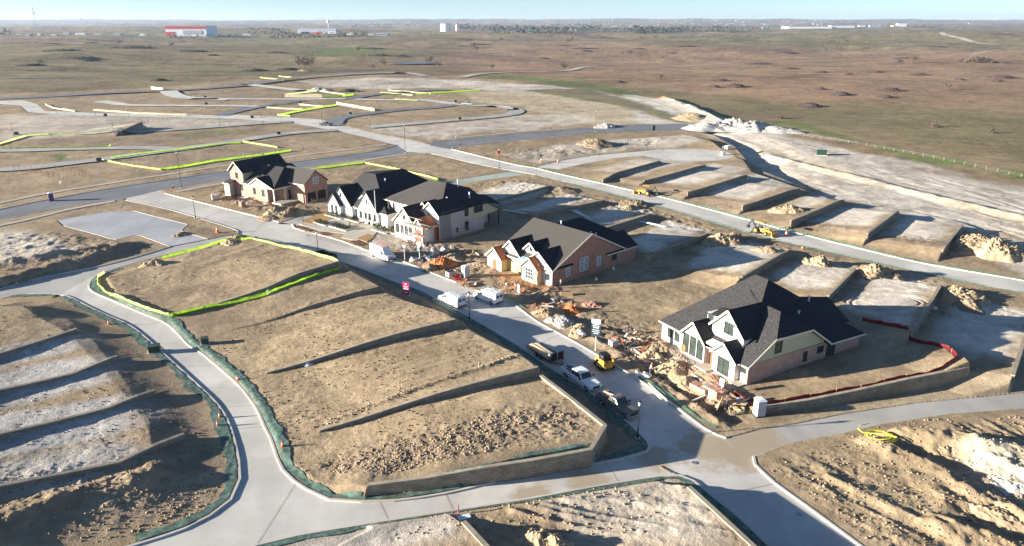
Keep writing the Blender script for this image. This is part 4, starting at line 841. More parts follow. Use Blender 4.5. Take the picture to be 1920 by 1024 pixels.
# --- two-storey brick house (far left of the row)
h = House(516, 380, 55, 0.5, 'gabled_brick_house', 'pink brick house with tall left gable, porch and separate two door garage wing')
h.solid([([(0, 12.5, -1), (0, 18.1, -1), (0, 18.1, 6.5), (0, 15.4, 8.8), (0, 12.5, 6.5)], (14, 0, 0))], 'brick_pink')
h.walls([([(0, 3.2), (13, 3.2), (13, 12.5), (0, 12.5)], -1, 3.7), ([(3, 0), (13, 0), (13, 3.2), (3, 3.2)], -1, 3.7)], 'brick_pink')
h.solid([([(.05, 12.44, 3.8), (.05, 12.44, 6.4), (3.6, 12.44, 6.4), (1.6, 12.44, 4.5)], (0, .05, 0))], 'siding', 'dormer_cheek')
h.roof([[(-.4, 15.4, 9.1), (-.4, 12.1, 6.4), (14.4, 12.1, 6.4), (14.4, 15.4, 9.1)]], 'shingle_shade', fascia=False)
h.roof([[(-.4, 15.4, 9.1), (14.4, 15.4, 9.1), (14.4, 18.5, 6.4), (-.4, 18.5, 6.4)]], 'shingle_shade', fascia=False)
t = MB(); t.bar((-.45, 15.4, 9.0), (-.45, 12.1, 6.3), .08, .25); t.bar((-.45, 15.4, 9.0), (-.45, 18.5, 6.3), .08, .25); h.part(t, 'rake_board', 'trim')
h.roof([[(-.4, 12.6, 3.65), (-.4, -.4, 3.65), (6.5, 3.4, 7.8), (6.5, 12.6, 7.8)]], 'shingle')
h.roof([[(-.4, -.4, 3.65), (13.4, -.4, 3.65), (6.5, 3.4, 7.8)], [(6.5, 3.4, 7.8), (13.4, -.4, 3.65), (13.4, 12.6, 3.65), (6.5, 12.6, 7.8)], [(2.5, 7.9, 6.3), (6.8, 7.9, 8.8), (14, 9.5, 7.0), (14, 3, 4), (4, 5.5, 5.2)]], 'shingle_shade')
h.fgable(-.3, 4.5, .0, 9.5, 3.75, 6.0, 5.8, 'wrap', 'shingle_shade', zb=3.5, xr=4)
for u in (15.2,): h.win('f', u, 5.3, .9, 1.5)
for u, z_ in ((13.6, 2.3), (8.2, 2.0), (4.6, 1.9)): h.win('f', u, z_, .85, 1.6, nx=1)
b = MB()
for x_, y_ in ((.0, .1), (.0, 2.9), (3.2, -.2), (8.4, -.2), (12.6, -.2)): b.box((x_, y_, 1.5), (.3, .3, 4.2))
b.box((6.4, -.2, 3.45), (13, .25, .3)); b.box((0, 1.5, 3.45), (.25, 3.2, .3)); h.part(b, 'porch_post', 'trim'); h.door('s', 5.6, 1.3, 2.4, 2.4, -.02, 'dark_hole')
b = MB(); b.box((5.5, -1.2, -.1), (12, 3.4, .4)); h.part(b, 'porch_floor', 'paver')
h.solid([([(5.2, -5.8, -1), (5.2, -5.8, 4.6), (8.9, -5.8, 7.5), (12.6, -5.8, 4.6), (12.6, -5.8, -1)], (0, 9, 0))], 'brick_red', 'garage_wall')
h.solid([([(5.14, -5.8, -1), (5.14, -5.8, 4.6), (5.14, 1.5, 4.6), (5.14, 1.5, -1)], (-.04, 0, 0))], 'brick_pink', 'garage_side_wall')
h.roof([[(4.8, -6.1, 4.5), (8.9, -6.1, 7.75), (8.9, 5, 7.75), (4.8, 5, 4.5)]], 'shingle_brown'); h.roof([[(8.9, -6.1, 7.75), (13, -6.1, 4.5), (13, 5, 4.5), (8.9, 5, 7.75)]], 'shingle_shade')
h.door('s', 7.2, 1.0, 2.7, 2.3, -5.8); h.door('s', 10.6, 1.0, 2.7, 2.3, -5.8); h.win('s', 8.9, 5.0, 1.7, 1.6, -5.8, 'glass_bright', 'sign_white')
b = MB(); b.box((-1.0, 17.2, 1.3), (2.0, .3, 4)); b.box((-1.9, 17.2, 1.3), (.3, 2.2, 4)); h.part(b, 'entry_porch', 'trim'); h.roof([[(-2.3, 18.6, 3.4), (-2.3, 15.9, 3.4), (.1, 15.9, 4.1), (.1, 18.6, 4.1)]], 'shingle')

# ------------------------------------------------------------------ silt fences
def y_mean(P): return P[:, 1].mean()
def silt(pts, mat, label, h=.66, group='silt fences round the lots', every=7, far=False):
    P = resample(GP(pts), .7 if not far else 3.0); n = len(P); N = normals(P)
    zz = [p[2] if len(p) > 2 else 0 for p in pts]
    z = TH(P[:, 0], P[:, 1], detail=False)
    if not far:
        zb = np.maximum.reduce([TH(P[:, 0] + N[:, 0] * o, P[:, 1] + N[:, 1] * o, detail=False) for o in (-.5, 0, .5)]); z = zb
    h *= .8 if y_mean(P) > 170 else 1
    r = empty('silt_fence', (P[0][0], P[0][1], z[0]), 0, label, 'silt fence', group)
    b = MB(); o = Vector((P[0][0], P[0][1], z[0])); rows = []
    rn = np.random.RandomState(int(abs(P[0][0]) * 10) % 9999)
    sag = h * (1 - .18 * np.abs(np.sin(np.arange(n) * (.7 if not far else 3) * math.pi / 2.6)) - .14 * rn.rand(n))
    lean = .14 * (rn.rand(n) - .5) + .2 * fbm(P[:, 0], P[:, 1], 6, 2, 5)
    vs = []
    for i in range(n):
        for f, off in ((0, .22), (0.02, 0), (.5, .06), (1, 0)):
            vs.append((P[i][0] + N[i][0] * (off + lean[i] * f) - o.x, P[i][1] + N[i][1] * (off + lean[i] * f) - o.y, z[i] + .02 + f * sag[i] - o.z))
    b.add(vs, [(i * 4 + k, i * 4 + k + 1, (i + 1) * 4 + k + 1, (i + 1) * 4 + k) for i in range(n - 1) for k in range(3)])
    f = b.build('fabric', mat, r)
    if every:
        st = max(1, int(every / (.7 if not far else 3.0)))
        for i in range(0, n, st):
            s_ = MB(); s_.box((P[i][0] - o.x, P[i][1] - o.y, z[i] - o.z + h * .45), (.06, .06, h * 1.25)); s_.build('stake', 'wood', r)
    return r
silt([(304,482,.5),(375,466,.7),(425,449,.9),(450,447,1),(474,449,1.2)], 'lime_fabric', 'lime silt fence along the far edge of the top central lot', every=5)
silt([(474,449,1.2),(560,468,1.9),(636,493,2.9)], 'lime_lit', 'pale lime silt fence facing the street at the top central lot', every=5)
silt([(636,493,3.1),(560,521,2.6),(500,545,2.0),(440,562,1.4),(380,577,.9),(318,594,.5)], 'lime_fabric', 'longest bright lime silt fence, on the wall below the top central lot', every=4)
silt([(318,594,.4),(280,583,.4),(240,567,.4),(200,548,.4),(182,530,.5),(184,517,.5),(197,509,.5)], 'lime_lit', 'curving yellow-lime silt fence beside the bend of the curving road', every=4)
silt([(192,302),(250,313),(302,320)], 'lime_lit', 'pale silt fence left side of the tilled lot behind the gabled brick house', .9)
silt([(302,320),(345,314),(400,304),(439,299),(500,291),(546,284)], 'lime_fabric', 'bright lime silt fence behind the gabled brick house roof', 1.0)
silt([(208,299),(260,291),(330,283),(400,274),(452,269)], 'lime_fabric', 'lime silt fence along the far side of the tilled lot', .95)
silt([(454,267),(490,273),(520,278)], 'lime_lit', 'pale silt fence right side of the tilled lot', 1.0)
silt([(-30,280),(50,256),(92,253),(140,253),(208,252)], 'lime_lit', 'thin lime silt fence round the far side of the striped lot at the left edge', .9, far=True)
silt([(-20,281),(60,280),(140,279),(204,277),(208,274)], 'lime_fabric', 'lime silt fence on the near side of the striped lot at the left edge', 1.0)
silt([(593,318),(640,312),(681,307)], 'lime_fabric', 'lime silt fence between the gabled brick house and the wide road', .9)
silt([(681,307),(740,318),(790,330),(821,338)], 'lime_lit', 'sunlit-coloured lime silt fence running behind the white house roof', .9)
silt([(821,338),(806,343)], 'lime_fabric', 'short lime silt fence right of the white house roof', .9)
for k, (pts, mat, lab, hh) in enumerate([
 ([(520,217),(544,219)], 'lime_lit', 'shortest lime silt fence beside the far pale street', 1.2),
 ([(525,217),(564,209),(600,203),(631,198)], 'lime_fabric', 'lime silt fence rising to the tall cream wall of the far lots', 1.2),
 ([(631,196),(665,202),(702,209)], 'cream_fabric', 'tall cream windbreak fence falling to the right in the far lots', 2.2),
 ([(500,203),(568,207)], 'cream_fabric', 'lower of two cream fences across a narrow far lot', 1.2),
 ([(512,198),(560,197),(612,202)], 'cream_fabric', 'upper of two cream fences across a narrow far lot', 1.2),
 ([(534,182),(604,183)], 'cream_fabric', 'tallest cream windbreak on the far hill, beside the red box', 3.2),
 ([(538,177),(570,173),(594,170)], 'lime_lit', 'lime silt fence just above the tallest cream windbreak', 1.2),
 ([(598,170),(647,177)], 'cream_fabric', 'thin cream fence right of the white rubble heap', 1.0),
 ([(608,182),(640,181),(663,178)], 'lime_fabric', 'lime silt fence behind the red box on the far hill', 1.5),
 ([(487,144),(531,148)], 'lime_lit', 'farther left of two short silt fences under the top road', 1.3),
 ([(522,141),(554,144)], 'lime_lit', 'right of two short silt fences under the top road', 1.3),
 ([(713,174),(773,179)], 'cream_fabric', 'cream fence left below the long lime fence of the far centre lot', 1.2),
 ([(727,169),(807,176)], 'cream_fabric', 'cream fence falling right, below the far dirt field', 1.2),
 ([(713,178),(780,177),(840,173),(900,169)], 'lime_fabric', 'long lime silt fence at the edge of the far dirt field', 1.4),
 ([(740,188),(783,189)], 'lime_lit', 'short sunlit-coloured lime silt fence beside a far street bend', 1.6),
 ([(283,165),(305,168)], 'cream_fabric', 'cream panel fence against the green field at the far left', 3.0),
 ([(175,208),(260,214),(350,217)], 'cream_fabric', 'long low cream barrier along the far pale street', 1.3),
 ([(85,197),(100,204),(140,210)], 'cream_fabric', 'low cream barrier at the bend of the far pale street', 1.2)]):
    silt(pts, mat, lab, hh, every=0, far=True)
silt([(1377,741,.6),(1401,753,.6),(1434,759,.7),(1480,753,.85),(1605,731,1.3),(1699,709,1.65),(1765,695,1.85),(1790,684,1.9),(1775,668,1.6),(1705,646,1.2),(1614,615,1.0)], 'red_fabric', 'sagging dark red silt fence round the yard of the corner house', .6, every=4)

# ------------------------------------------------------------------ erosion matting along the kerbs
def mat_strip(pts, side, w, mat, label, off=.25, group='erosion mats along the kerbs'):
    P = resample(catmull(GP(pts), 2), .5); wv = w * (.66 + .5 * fbm(P[:, 0], P[:, 1], 2.4, 4, 8))
    N = normals(P); V = []; cr = 6
    for j in range(cr + 1): V.append(P[:, :2] + N * (side * (off + wv * j / cr))[:, None])
    V = np.array(V).transpose(1, 0, 2).reshape(-1, 2)
    w = w; z = TH(V[:, 0], V[:, 1]) + .05 + .10 * np.abs(fbm(V[:, 0], V[:, 1], .9, 3, 3))
    i = np.arange(len(P) * (cr + 1)).reshape(len(P), cr + 1)
    Fq = np.stack([i[:-1, :-1], i[:-1, 1:], i[1:, 1:], i[1:, :-1]], -1).reshape(-1, 4)
    if side > 0: Fq = Fq[:, ::-1]
    return tag(np_mesh('erosion_mat', np.column_stack([V, z]), Fq, mat), label, 'erosion mat', group)
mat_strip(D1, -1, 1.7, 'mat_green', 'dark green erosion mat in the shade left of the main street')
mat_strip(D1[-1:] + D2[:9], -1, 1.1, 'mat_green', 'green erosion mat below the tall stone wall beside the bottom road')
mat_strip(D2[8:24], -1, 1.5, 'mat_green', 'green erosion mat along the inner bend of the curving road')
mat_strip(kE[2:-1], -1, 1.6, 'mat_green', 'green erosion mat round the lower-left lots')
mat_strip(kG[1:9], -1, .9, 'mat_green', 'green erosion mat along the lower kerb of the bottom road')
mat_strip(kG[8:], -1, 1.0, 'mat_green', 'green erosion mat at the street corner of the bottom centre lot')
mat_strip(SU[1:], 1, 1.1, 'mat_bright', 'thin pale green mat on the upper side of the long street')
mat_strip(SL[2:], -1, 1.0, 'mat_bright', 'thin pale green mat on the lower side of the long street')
mat_strip([(1190,706),(1253,750),(1300,786),(1335,806)], 1, .9, 'mat_bright', 'bright green mat with boards before the corner house', .3)
mat_strip([(941,557),(958,568),(978,580)], 1, .9, 'mat_bright', 'short bright green mat behind the right-hand white van', .3)
mat_strip([(0,543),(74,523),(130,511)], 1, .6, 'mat_green', 'narrow green mat at the left edge above the side road')

# ------------------------------------------------------------------ lamps and signs
def lamp(px, py, pt, first=[None], tall=6):
    x, y, z = at(px, py)
    hh = (py - pt) / 1.0; P = (x, y)
    # height from the photo
    lo = 3.0
    for _ in range(200):
        d = y * cT - (z + lo - H) * sT; u = y * sT + (z + lo - H) * cT
        if CY - F * u / d <= pt: break
        lo += .1
    lo = min(lo, 11)
    o = empty('street_lamp', (x, y, z), 0, None, 'street lamp', 'street lamps')
    b = MB(); b.tube([(0, 0, 0), (0, 0, .5), (0, 0, .55), (0, 0, lo - .7)], [.16, .13, .075, .06], 8); b.build('pole', 'steel_black', o)
    b = MB(); b.tube([(0, 0, -.2), (0, 0, .10)], .30, 12); b.build('footing', 'kerb', o)
    b = MB(); b.tube([(0, 0, lo - .68), (0, 0, lo - .2)], [.12, .19], 8); l = b.build('lantern', 'lamp_glass', o)
    b = MB(); b.tube([(0, 0, lo - .2), (0, 0, lo - .12), (0, 0, lo + .05)], [.26, .2, .03], 8); b.tube([(0, 0, lo - .78), (0, 0, lo - .68)], .13, 8); b.build('cap', 'steel_black', l)
    return o
LAMPS = [(1195,822,752,'black street lamp on the corner below the grey pickup'), (880,600,548,'black street lamp before the left cargo van'), (597,476,433,'black street lamp beside the black dumpster'),
 (367,410,368,'black street lamp between the car park and the gabled brick house'), (936,316,278,'black street lamp with red tape tied at its top'), (760,286,232,'tall lamp at the crossing of the wide road and the pale street'),
 (1117,246,207,'tall lamp far right along the wide road'), (341,353,283,'tallest lamp, standing by the stop sign left of the gabled brick house'), (213,248,226,'lamp left of the dark stake-topped wall'), (25,256,233,'leftmost lamp in the middle distance'),
 (412,235,201,'tall lamp at the far bluish side street'), (379,215,201,'lamp on the far pale street left of the side street'), (241,219,202,'far street lamp above the stake row'), (179,216,198,'far street lamp, third from the left on the pale street'), (107,214,197,'far street lamp near the bend of the pale street'),
 (360,186,171,'far lamp by the short white street'), (468,200,184,'far lamp above the bluish side street'), (518,184,172,'small lamp left of the tallest cream windbreak'), (489,221,203,'lamp left of the lime fence pair'), (528,231,208,'lamp beside the shortest lime fence'),
 (604,228,206,'lamp just behind the dark pickup'), (714,209,190,'lamp right of the tall cream fence'), (694,243,220,'lamp right of the dark pickup on the pale street'), (620,168,153,'tiny lamp on the far hill, leftmost of the row of four'), (670,172,157,'tiny lamp on the far hill, second of the row of four'),
 (700,164,154,'tiny lamp on the far hill, third of the row of four'), (757,169,155,'tiny lamp on the far hill, last of the row of four'), (752,190,174,'far lamp in front of the long lime fence'), (825,200,178,'far lamp left of the silver pickup'), (449,183,173,'small far lamp between two pale lanes')]
for a, b_, c, l in LAMPS: lamp(a, b_, c)['label'] = l
def stop_sign(px, py, lab, face):
    x, y, z = at(px, py); o = empty('stop_sign', (x, y, z), face, lab, 'stop sign', 'stop signs at the crossings')
    b = MB(); b.tube([(0, 0, 0), (0, 0, 3.3)], .05, 6); b.build('post', 'metal', o)
    b = MB(); R8 = .42; b.slab([(.06, R8 * math.cos(R(22.5 + 45 * k)), 2.45 + R8 * math.sin(R(22.5 + 45 * k))) for k in range(8)], 0, (.03, 0, 0)); p = b.build('stop_plate', 'sign_red', o)
    t = bpy.data.curves.new('stop_text', 'FONT'); t.body = 'STOP'; t.size = .30; t.align_x = 'CENTER'; t.align_y = 'CENTER'; t.extrude = .004
    tmp = bpy.data.objects.new('tmp', t); COL.objects.link(tmp); dg = bpy.context.evaluated_depsgraph_get(); me = bpy.data.meshes.new_from_object(tmp.evaluated_get(dg)); bpy.data.objects.remove(tmp)
    me.materials.clear(); me.materials.append(MATS['sign_white']); to = bpy.data.objects.new('lettering', me); link(to, p); to.location = (.097, 0, 2.45); to.rotation_euler = (R(90), 0, R(90))
    for k, a in ((0, 0), (1, 90)):
        b = MB(); b.box((0, 0, 3.1 + k * .22), (.9, .03, .2), R(a)); b.build('name_plate', 'sign_green', o)
stop_sign(327,368,'stop sign beside the tallest lamp and the gabled brick house', R(-40)); stop_sign(736,267,'stop sign on the left of the far crossing', R(-110)); stop_sign(863,283,'stop sign on the right of the far crossing', R(-60))
x, y, z = at(936, 316); o = empty('red_tape', (x, y, z + 5.0), 0, 'torn red tape bundle wrapped round a lamp top', 'tape'); b = MB()
for k in range(16):
    a = random.uniform(0, 6.3); q = random.uniform(.3, .9); b.slab([(0, 0, random.uniform(-.6, .8)), (q * math.cos(a), q * math.sin(a), random.uniform(-.6, .9)), (q * math.cos(a + .7), q * math.sin(a + .7), random.uniform(-.6, .9))], .05)
b.build('tape_loop', 'sign_red', o)
def board(px, py, w, hh, z0, mat, lab, face=-100, posts=2, lines=None, name='site_sign', lm='sign_white', header=None):
    x, y, z = at(px, py); o = empty(name, (x, y, max(z, .05)), R(face), lab, 'sign')
    for k in ([-1, 1] if posts == 2 else [0]):
        b = MB(); b.box((0, k * w * .46, (z0 + hh) / 2), (.09, .09, z0 + hh)); b.build('post', 'sign_white', o)
    b = MB(); b.box((.08, 0, z0 + hh / 2), (.06, w, hh)); p = b.build('panel', mat, o)
    if header: b = MB(); b.box((.115, 0, z0 + hh * .87), (.02, w * .98, hh * .24)); b.build('header', header, p)
    if lines:
        b = MB()
        for zz, ww, t in lines: b.box((.118 if not header else .128, 0, z0 + hh * zz), (.012, w * ww, t))
        b.build('lettering', lm, p)
    return o
LN = [(.72, .7, .1), (.62, .8, .07), (.52, .6, .16), (.38, .75, .07), (.28, .8, .07), (.18, .5, .1)]
board(762, 556, 1.15, 2.3, .35, 'sign_pink', 'magenta banner board with pale writing on the shaded bank left of the street', -105, 2, [(.85, .3, .2), (.68, .7, .06), (.6, .6, .06), (.46, .75, .16), (.3, .5, .06), (.18, .6, .14)], 'banner_sign')
board(1116, 658, 1.35, 2.7, 2.3, 'sign_dark', 'tall dark and white listing board on one white post by the skid steer', -112, 1, LN, header='sign_white')
board(787, 488, 1.0, 2.1, 1.6, 'sign_dark', 'dark builder board before the scaffolded house', -112, 1, LN, header='sign_white')
board(973, 551, .75, 1.4, .3, 'sign_white', 'blank white board before the long brick house', -150, 1)
board(1352, 742, .7, 1.0, 1.4, 'sign_white', 'white lot sign at the corner of the corner house yard', -150, 1, [(.8, .6, .12)], lm='sign_green')
board(1331, 754, .55, .9, .5, 'sign_white', 'small white permit board on brown plywood near the rubble', -150, 1)
board(759, 490, .6, .5, 2.9, 'sign_white', 'slim white post sign right of the tall white van', -100, 1)
MK = [(115,349),(259,326),(569,283),(621,278),(494,294),(458,296),(513,288),(644,222),(780,230),(855,261),(1031,246),(1139,247),(493,233),(427,237),(1356,281),(452,156),(491,151),(1182,272),(391,155),(870,200)]
mk = None
for k, (px, py) in enumerate(MK):
    x, y, z = at(px, py)
    if mk is None:
        mk = empty('lot_marker', (0, 0, 0), 0, 'small white lot marker board on a stake', 'marker', 'white lot markers'); b = MB(); b.box((0, 0, 1.0), (.05, .7, .9)); b.build('plate', 'sign_white', mk); b = MB(); b.box((.06, 0, .5), (.06, .06, 1.3)); b.build('stake', 'wood', mk); q = mk
    else: q = copy_tree(mk)
    q.location = (x, y, z); q.rotation_euler[2] = R(-90 + (k * 37) % 30); q['label'] = 'small white lot marker board on a stake'

# ------------------------------------------------------------------ utility boxes, bins, toilets
def box_unit(px, py, w, d, hh, mat, lab, name='utility_box', rz=20):
    x, y, z = at(px, py); z = th(x, y); o = empty(name, (x, y, z), R(rz), lab, 'utility box')
    b = MB(); b.box((0, 0, hh / 2 + .06), (w, d, hh)); b.build('cabinet', mat, o, bevel=.04); b = MB(); b.box((0, 0, .03), (w * 1.25, d * 1.3, .2)); b.build('pad', 'kerb', o)
    b = MB(); b.box((0, 0, hh + .09), (w * 1.06, d * 1.06, .08)); b.build('lid', mat, o, bevel=.02)
box_unit(290, 657, 1.5, 1.2, .95, 'utility_green', 'dark green transformer box at the kerb of the lower-left lots'); box_unit(385, 645, 1.0, 1.0, .9, 'utility_green', 'dark green transformer box right of the curving road')
for k, (px, py, lab) in enumerate([(186,303,'left of the tilled lot'), (523,253,'on the thin far lane'), (473,221,'on the far pale street left of the fences'), (563,194,'at the end of the bluish side street'), (198,218,'on the far pale street'), (31,253,'by the leftmost lamp'),
                          (387,196,'above the far bluish side street'), (862,225,'on the inner far road'), (657,215,'behind the dark pickup'), (854,192,'left of the silver pickup'), (385,183,'by the short far white lane'), (1356,284,'at the edge of the cul-de-sac')]):
    box_unit(px, py, 1.4, 1.2, 1.1, 'utility_green' if k < 11 else 'sign_white', 'small ' + ('dark' if k < 11 else 'white') + ' utility box ' + lab)
box_unit(1540, 291, 3.2, 2.0, 1.6, 'plastic_green', 'large green container box on the wide dirt track', 'container_box', -20)
def toilet(px, py, mat, lab, rz=20, roof='sign_white'):
    x, y, z = at(px, py); z = th(x, y); o = empty('portable_toilet', (x, y, z), R(rz), lab, 'portable toilet')
    b = MB(); b.box((0, 0, 1.1), (1.12, 1.12, 2.0)); b.build('cabin', mat, o, bevel=.06)
    b = MB(); b.slab([(-.6, -.6, 2.1), (.6, -.6, 2.1), (.6, .6, 2.1), (-.6, .6, 2.1)], 0, (0, 0, .06)); b.add([(-.58, -.58, 2.16), (.58, -.58, 2.16), (.58, .58, 2.16), (-.58, .58, 2.16), (-.3, -.4, 2.36), (.3, -.4, 2.36), (.3, .4, 2.36), (-.3, .4, 2.36)], [(0, 1, 5, 4), (1, 2, 6, 5), (2, 3, 7, 6), (3, 0, 4, 7), (4, 5, 6, 7), (3, 2, 1, 0)]); b.build('roof', roof, o)
    b = MB(); b.box((-.57, 0, 1.05), (.04, .8, 1.85)); d = b.build('door', mat, o, bevel=.01); b = MB(); b.box((-.61, .3, 1.1), (.04, .05, .2)); b.build('handle', 'black_plastic', d); b = MB(); b.box((0, 0, .05), (1.25, 1.25, .12)); b.build('skid', 'black_plastic', o)
    b = MB(); b.tube([(.42, .42, 2.2), (.42, .42, 2.7)], .05, 6); b.build('vent_pipe', 'black_plastic', o)
toilet(1423, 776, 'plastic_grey', 'pale grey portable toilet at the end of the red silt fence', 10); toilet(97, 376, 'plastic_purple', 'dark purple portable toilet with white roof beside the wide road', 35); toilet(873, 520, 'plastic_grey', 'grey portable toilet before the long brick house', 40); toilet(1225, 245, 'plastic_green', 'green portable toilet at the end of the wide road', 10, 'plastic_green')
x, y, z = at(612, 486); o = empty('dumpster', (x, y, 0), R(-42), 'open black dumpster at the left kerb of the main street', 'dumpster'); b = MB()
for c_, d_ in (((0, 0, .1), (4.6, 1.9, .15)), ((0, .93, .75), (4.6, .08, 1.3)), ((0, -.93, .75), (4.6, .08, 1.3)), ((2.27, 0, .75), (.08, 1.8, 1.3)), ((-2.27, 0, .75), (.08, 1.8, 1.3))): b.box(c_, d_)
b.build('bin', 'steel_black', o); b = MB()
for k in range(7): b.box((-1.9 + k * .65, -1.0, .75), (.09, .1, 1.2)); b.box((-1.9 + k * .65, 1.0, .75), (.09, .1, 1.2))
b.build('ribs', 'steel_black', o); b = MB()
for k in range(14): b.box((random.uniform(-1.9, 1.9), random.uniform(-.6, .6), random.uniform(.5, 1.0)), (random.uniform(.3, 1), random.uniform(.2, .6), .3), random.uniform(0, 3), .3)
tag(b.build('scrap', 'cloth_dark', o))
x, y, z = at(846, 520); o = empty('waste_cart', (x, y, th(x, y)), R(40), 'grey mesh waste cart beside the grey portable toilet', 'cart'); b = MB()
for c_, d_ in (((0, 0, .25), (1.7, 1.2, .08)), ((0, .6, .75), (1.7, .06, 1)), ((0, -.6, .75), (1.7, .06, 1)), ((.85, 0, .75), (.06, 1.2, 1)), ((-.85, 0, .75), (.06, 1.2, 1))): b.box(c_, d_)
b.build('bin', 'metal', o)
for k in ((-.6, -.5), (.6, -.5), (-.6, .5), (.6, .5)): b = MB(); b.tube([(k[0], k[1] - .06, .15), (k[0], k[1] + .06, .15)], .15, 10); b.build('wheel', 'tyre', o)

# ------------------------------------------------------------------ vehicles
def wheel(par, x, y, r, w=.24, rim='rim'):
    b = MB(); b.tube([(x, y - w / 2, r), (x, y - w / 2 + .03, r), (x, y + w / 2 - .03, r), (x, y + w / 2, r)], [r * .88, r, r, r * .88], 18)
    t = b.build('wheel', 'tyre', par, smooth=False); s_ = 1 if y > 0 else -1
    b = MB(); b.tube([(x, y + s_ * (w / 2 - .02), r), (x, y + s_ * (w / 2 + .02), r)], [r * .6, r * .45], 14); b.build('rim', rim, t)
def loft(st):
    b = MB(); n = 8; vs = []
    for x, zl, zb, zt, wl, wb, wt in st:
        vs += [(x, -wl, zl), (x, -wb, (zl + zb) / 2 + .05), (x, -wb, zb), (x, -wt, zt), (x, wt, zt), (x, wb, zb), (x, wb, (zl + zb) / 2 + .05), (x, wl, zl)]
    f = [(i * n + k, i * n + (k + 1) % n, (i + 1) * n + (k + 1) % n, (i + 1) * n + k) for i in range(len(st) - 1) for k in range(n)] + [tuple(range(n))[::-1], tuple((len(st) - 1) * n + k for k in range(n))]
    return b.add(vs, f)
def quad(par, name, mat, pts, t=.02, n=None):
    p = [Vector(q) for q in pts]; nn = n or (p[1] - p[0]).cross(p[2] - p[0]).normalized()
    nn = Vector(nn); b = MB(); b.slab([q + nn * t for q in p], 0, -nn * (t + .03)); return b.build(name, mat, par)
def sides(par, name, mat, pts, t=.02):
    for s_ in (-1, 1): quad(par, name, mat, [(x, y * s_, z) for x, y, z in pts], t, (0, s_, .12))
def lights(par, xf, xr, w, z, zr=None, xo=0):
    for s_ in (-1, 1):
        b = MB(); b.box((xf, s_ * w * .80, z), (.08, .34, .18)); b.build('headlight', 'lamp_glass', par, bevel=.02)
        b = MB(); b.box((xr, s_ * w * .88, zr or z), (.06, .14, .34)); b.build('tail_light', 'tail_red', par, bevel=.01)
def van(lab, high=False, loc=None, rz=0):
    L, Hh, wd = (6.4, 2.65, 1.03) if high else (5.6, 2.08, 1.0)
    o = empty('cargo_van', (*loc, .0), rz, lab, 'van', 'white work vans parked on the main street'); x0, x1 = -L / 2, L / 2; zb = 1.3 if high else 1.2; hb = 1.25 if high else 1.13
    st = [(x0, .5, zb, Hh - .10, wd * .93, wd * .96, wd * .80), (x0 + .08, .36, zb, Hh, wd * .95, wd, wd * .84), (x1 - 2.5, .34, zb, Hh, wd * .95, wd, wd * .84), (x1 - 2.0, .34, zb, Hh - .06, wd * .95, wd, wd * .80),
          (x1 - 1.15, .34, zb * .95, hb + .04, wd * .95, wd, wd * .84), (x1 - .35, .36, hb * .82, hb - .08, wd * .93, wd * .98, wd * .8), (x1, .45, hb * .7, hb - .28, wd * .86, wd * .9, wd * .74)]
    b = loft(st); b.build('body', 'car_white', o, bevel=.05)
    quad(o, 'windshield', 'glass', [(x1 - 1.25, -.78, hb + .1), (x1 - 1.25, .78, hb + .1), (x1 - 1.98, .70, Hh - .16), (x1 - 1.98, -.70, Hh - .16)], .03, (.7, 0, .7))
    sides(o, 'side_window', 'glass', [(x1 - 2.5, wd * .98, zb + .06), (x1 - 1.5, wd * .98, zb + .06), (x1 - 1.95, wd * .88, Hh - .42 if not high else Hh - .75), (x1 - 2.5, wd * .88, Hh - .40 if not high else Hh - .7)], .03)
    for s_ in (-1, 1):
        quad(o, 'rear_window', 'glass', [(x0, s_ * .12, zb + .12), (x0, s_ * .72, zb + .12), (x0, s_ * .62, Hh - .32), (x0, s_ * .12, Hh - .32)], .05, (-1, 0, .05))
        b = MB(); b.box((x1 - 1.6, s_ * (wd + .16), zb + .12), (.12, .22, .3)); b.build('mirror', 'black_plastic', o, bevel=.03)
    for x_ in (x0 + 1.15, x1 - .95):
        for s_ in (-1, 1): wheel(o, x_, s_ * (wd - .10), .36)
    lights(o, x1 - .06, x0 - .01, wd, hb - .38, 1.0); b = MB(); b.box((x1 + .0, 0, .5), (.16, 1.75, .24)); b.box((x0 - .05, 0, .48), (.14, 1.8, .2)); b.build('bumper', 'black_plastic', o, bevel=.03)
    b = MB(); b.box((x1 - .03, 0, hb - .42), (.1, 1.0, .2)); b.build('grille', 'black_plastic', o)
    if rz is not None:
        r = MB()
        for x_ in (-1.9, -.4, 1.0): r.bar((x_ - .2, -.85, Hh + .14), (x_ - .2, .85, Hh + .14), .05); r.bar((x_ - .2, -.8, Hh - .05), (x_ - .2, -.8, Hh + .14), .05); r.bar((x_ - .2, .8, Hh - .05), (x_ - .2, .8, Hh + .14), .05)
        for y_ in (-.8, -.25, .25, .8): r.bar((-2.6, y_, Hh + .2), (1.4, y_, Hh + .2), .05)
        r.build('roof_rack', 'metal' if not high else 'wood_red', o)
    return o
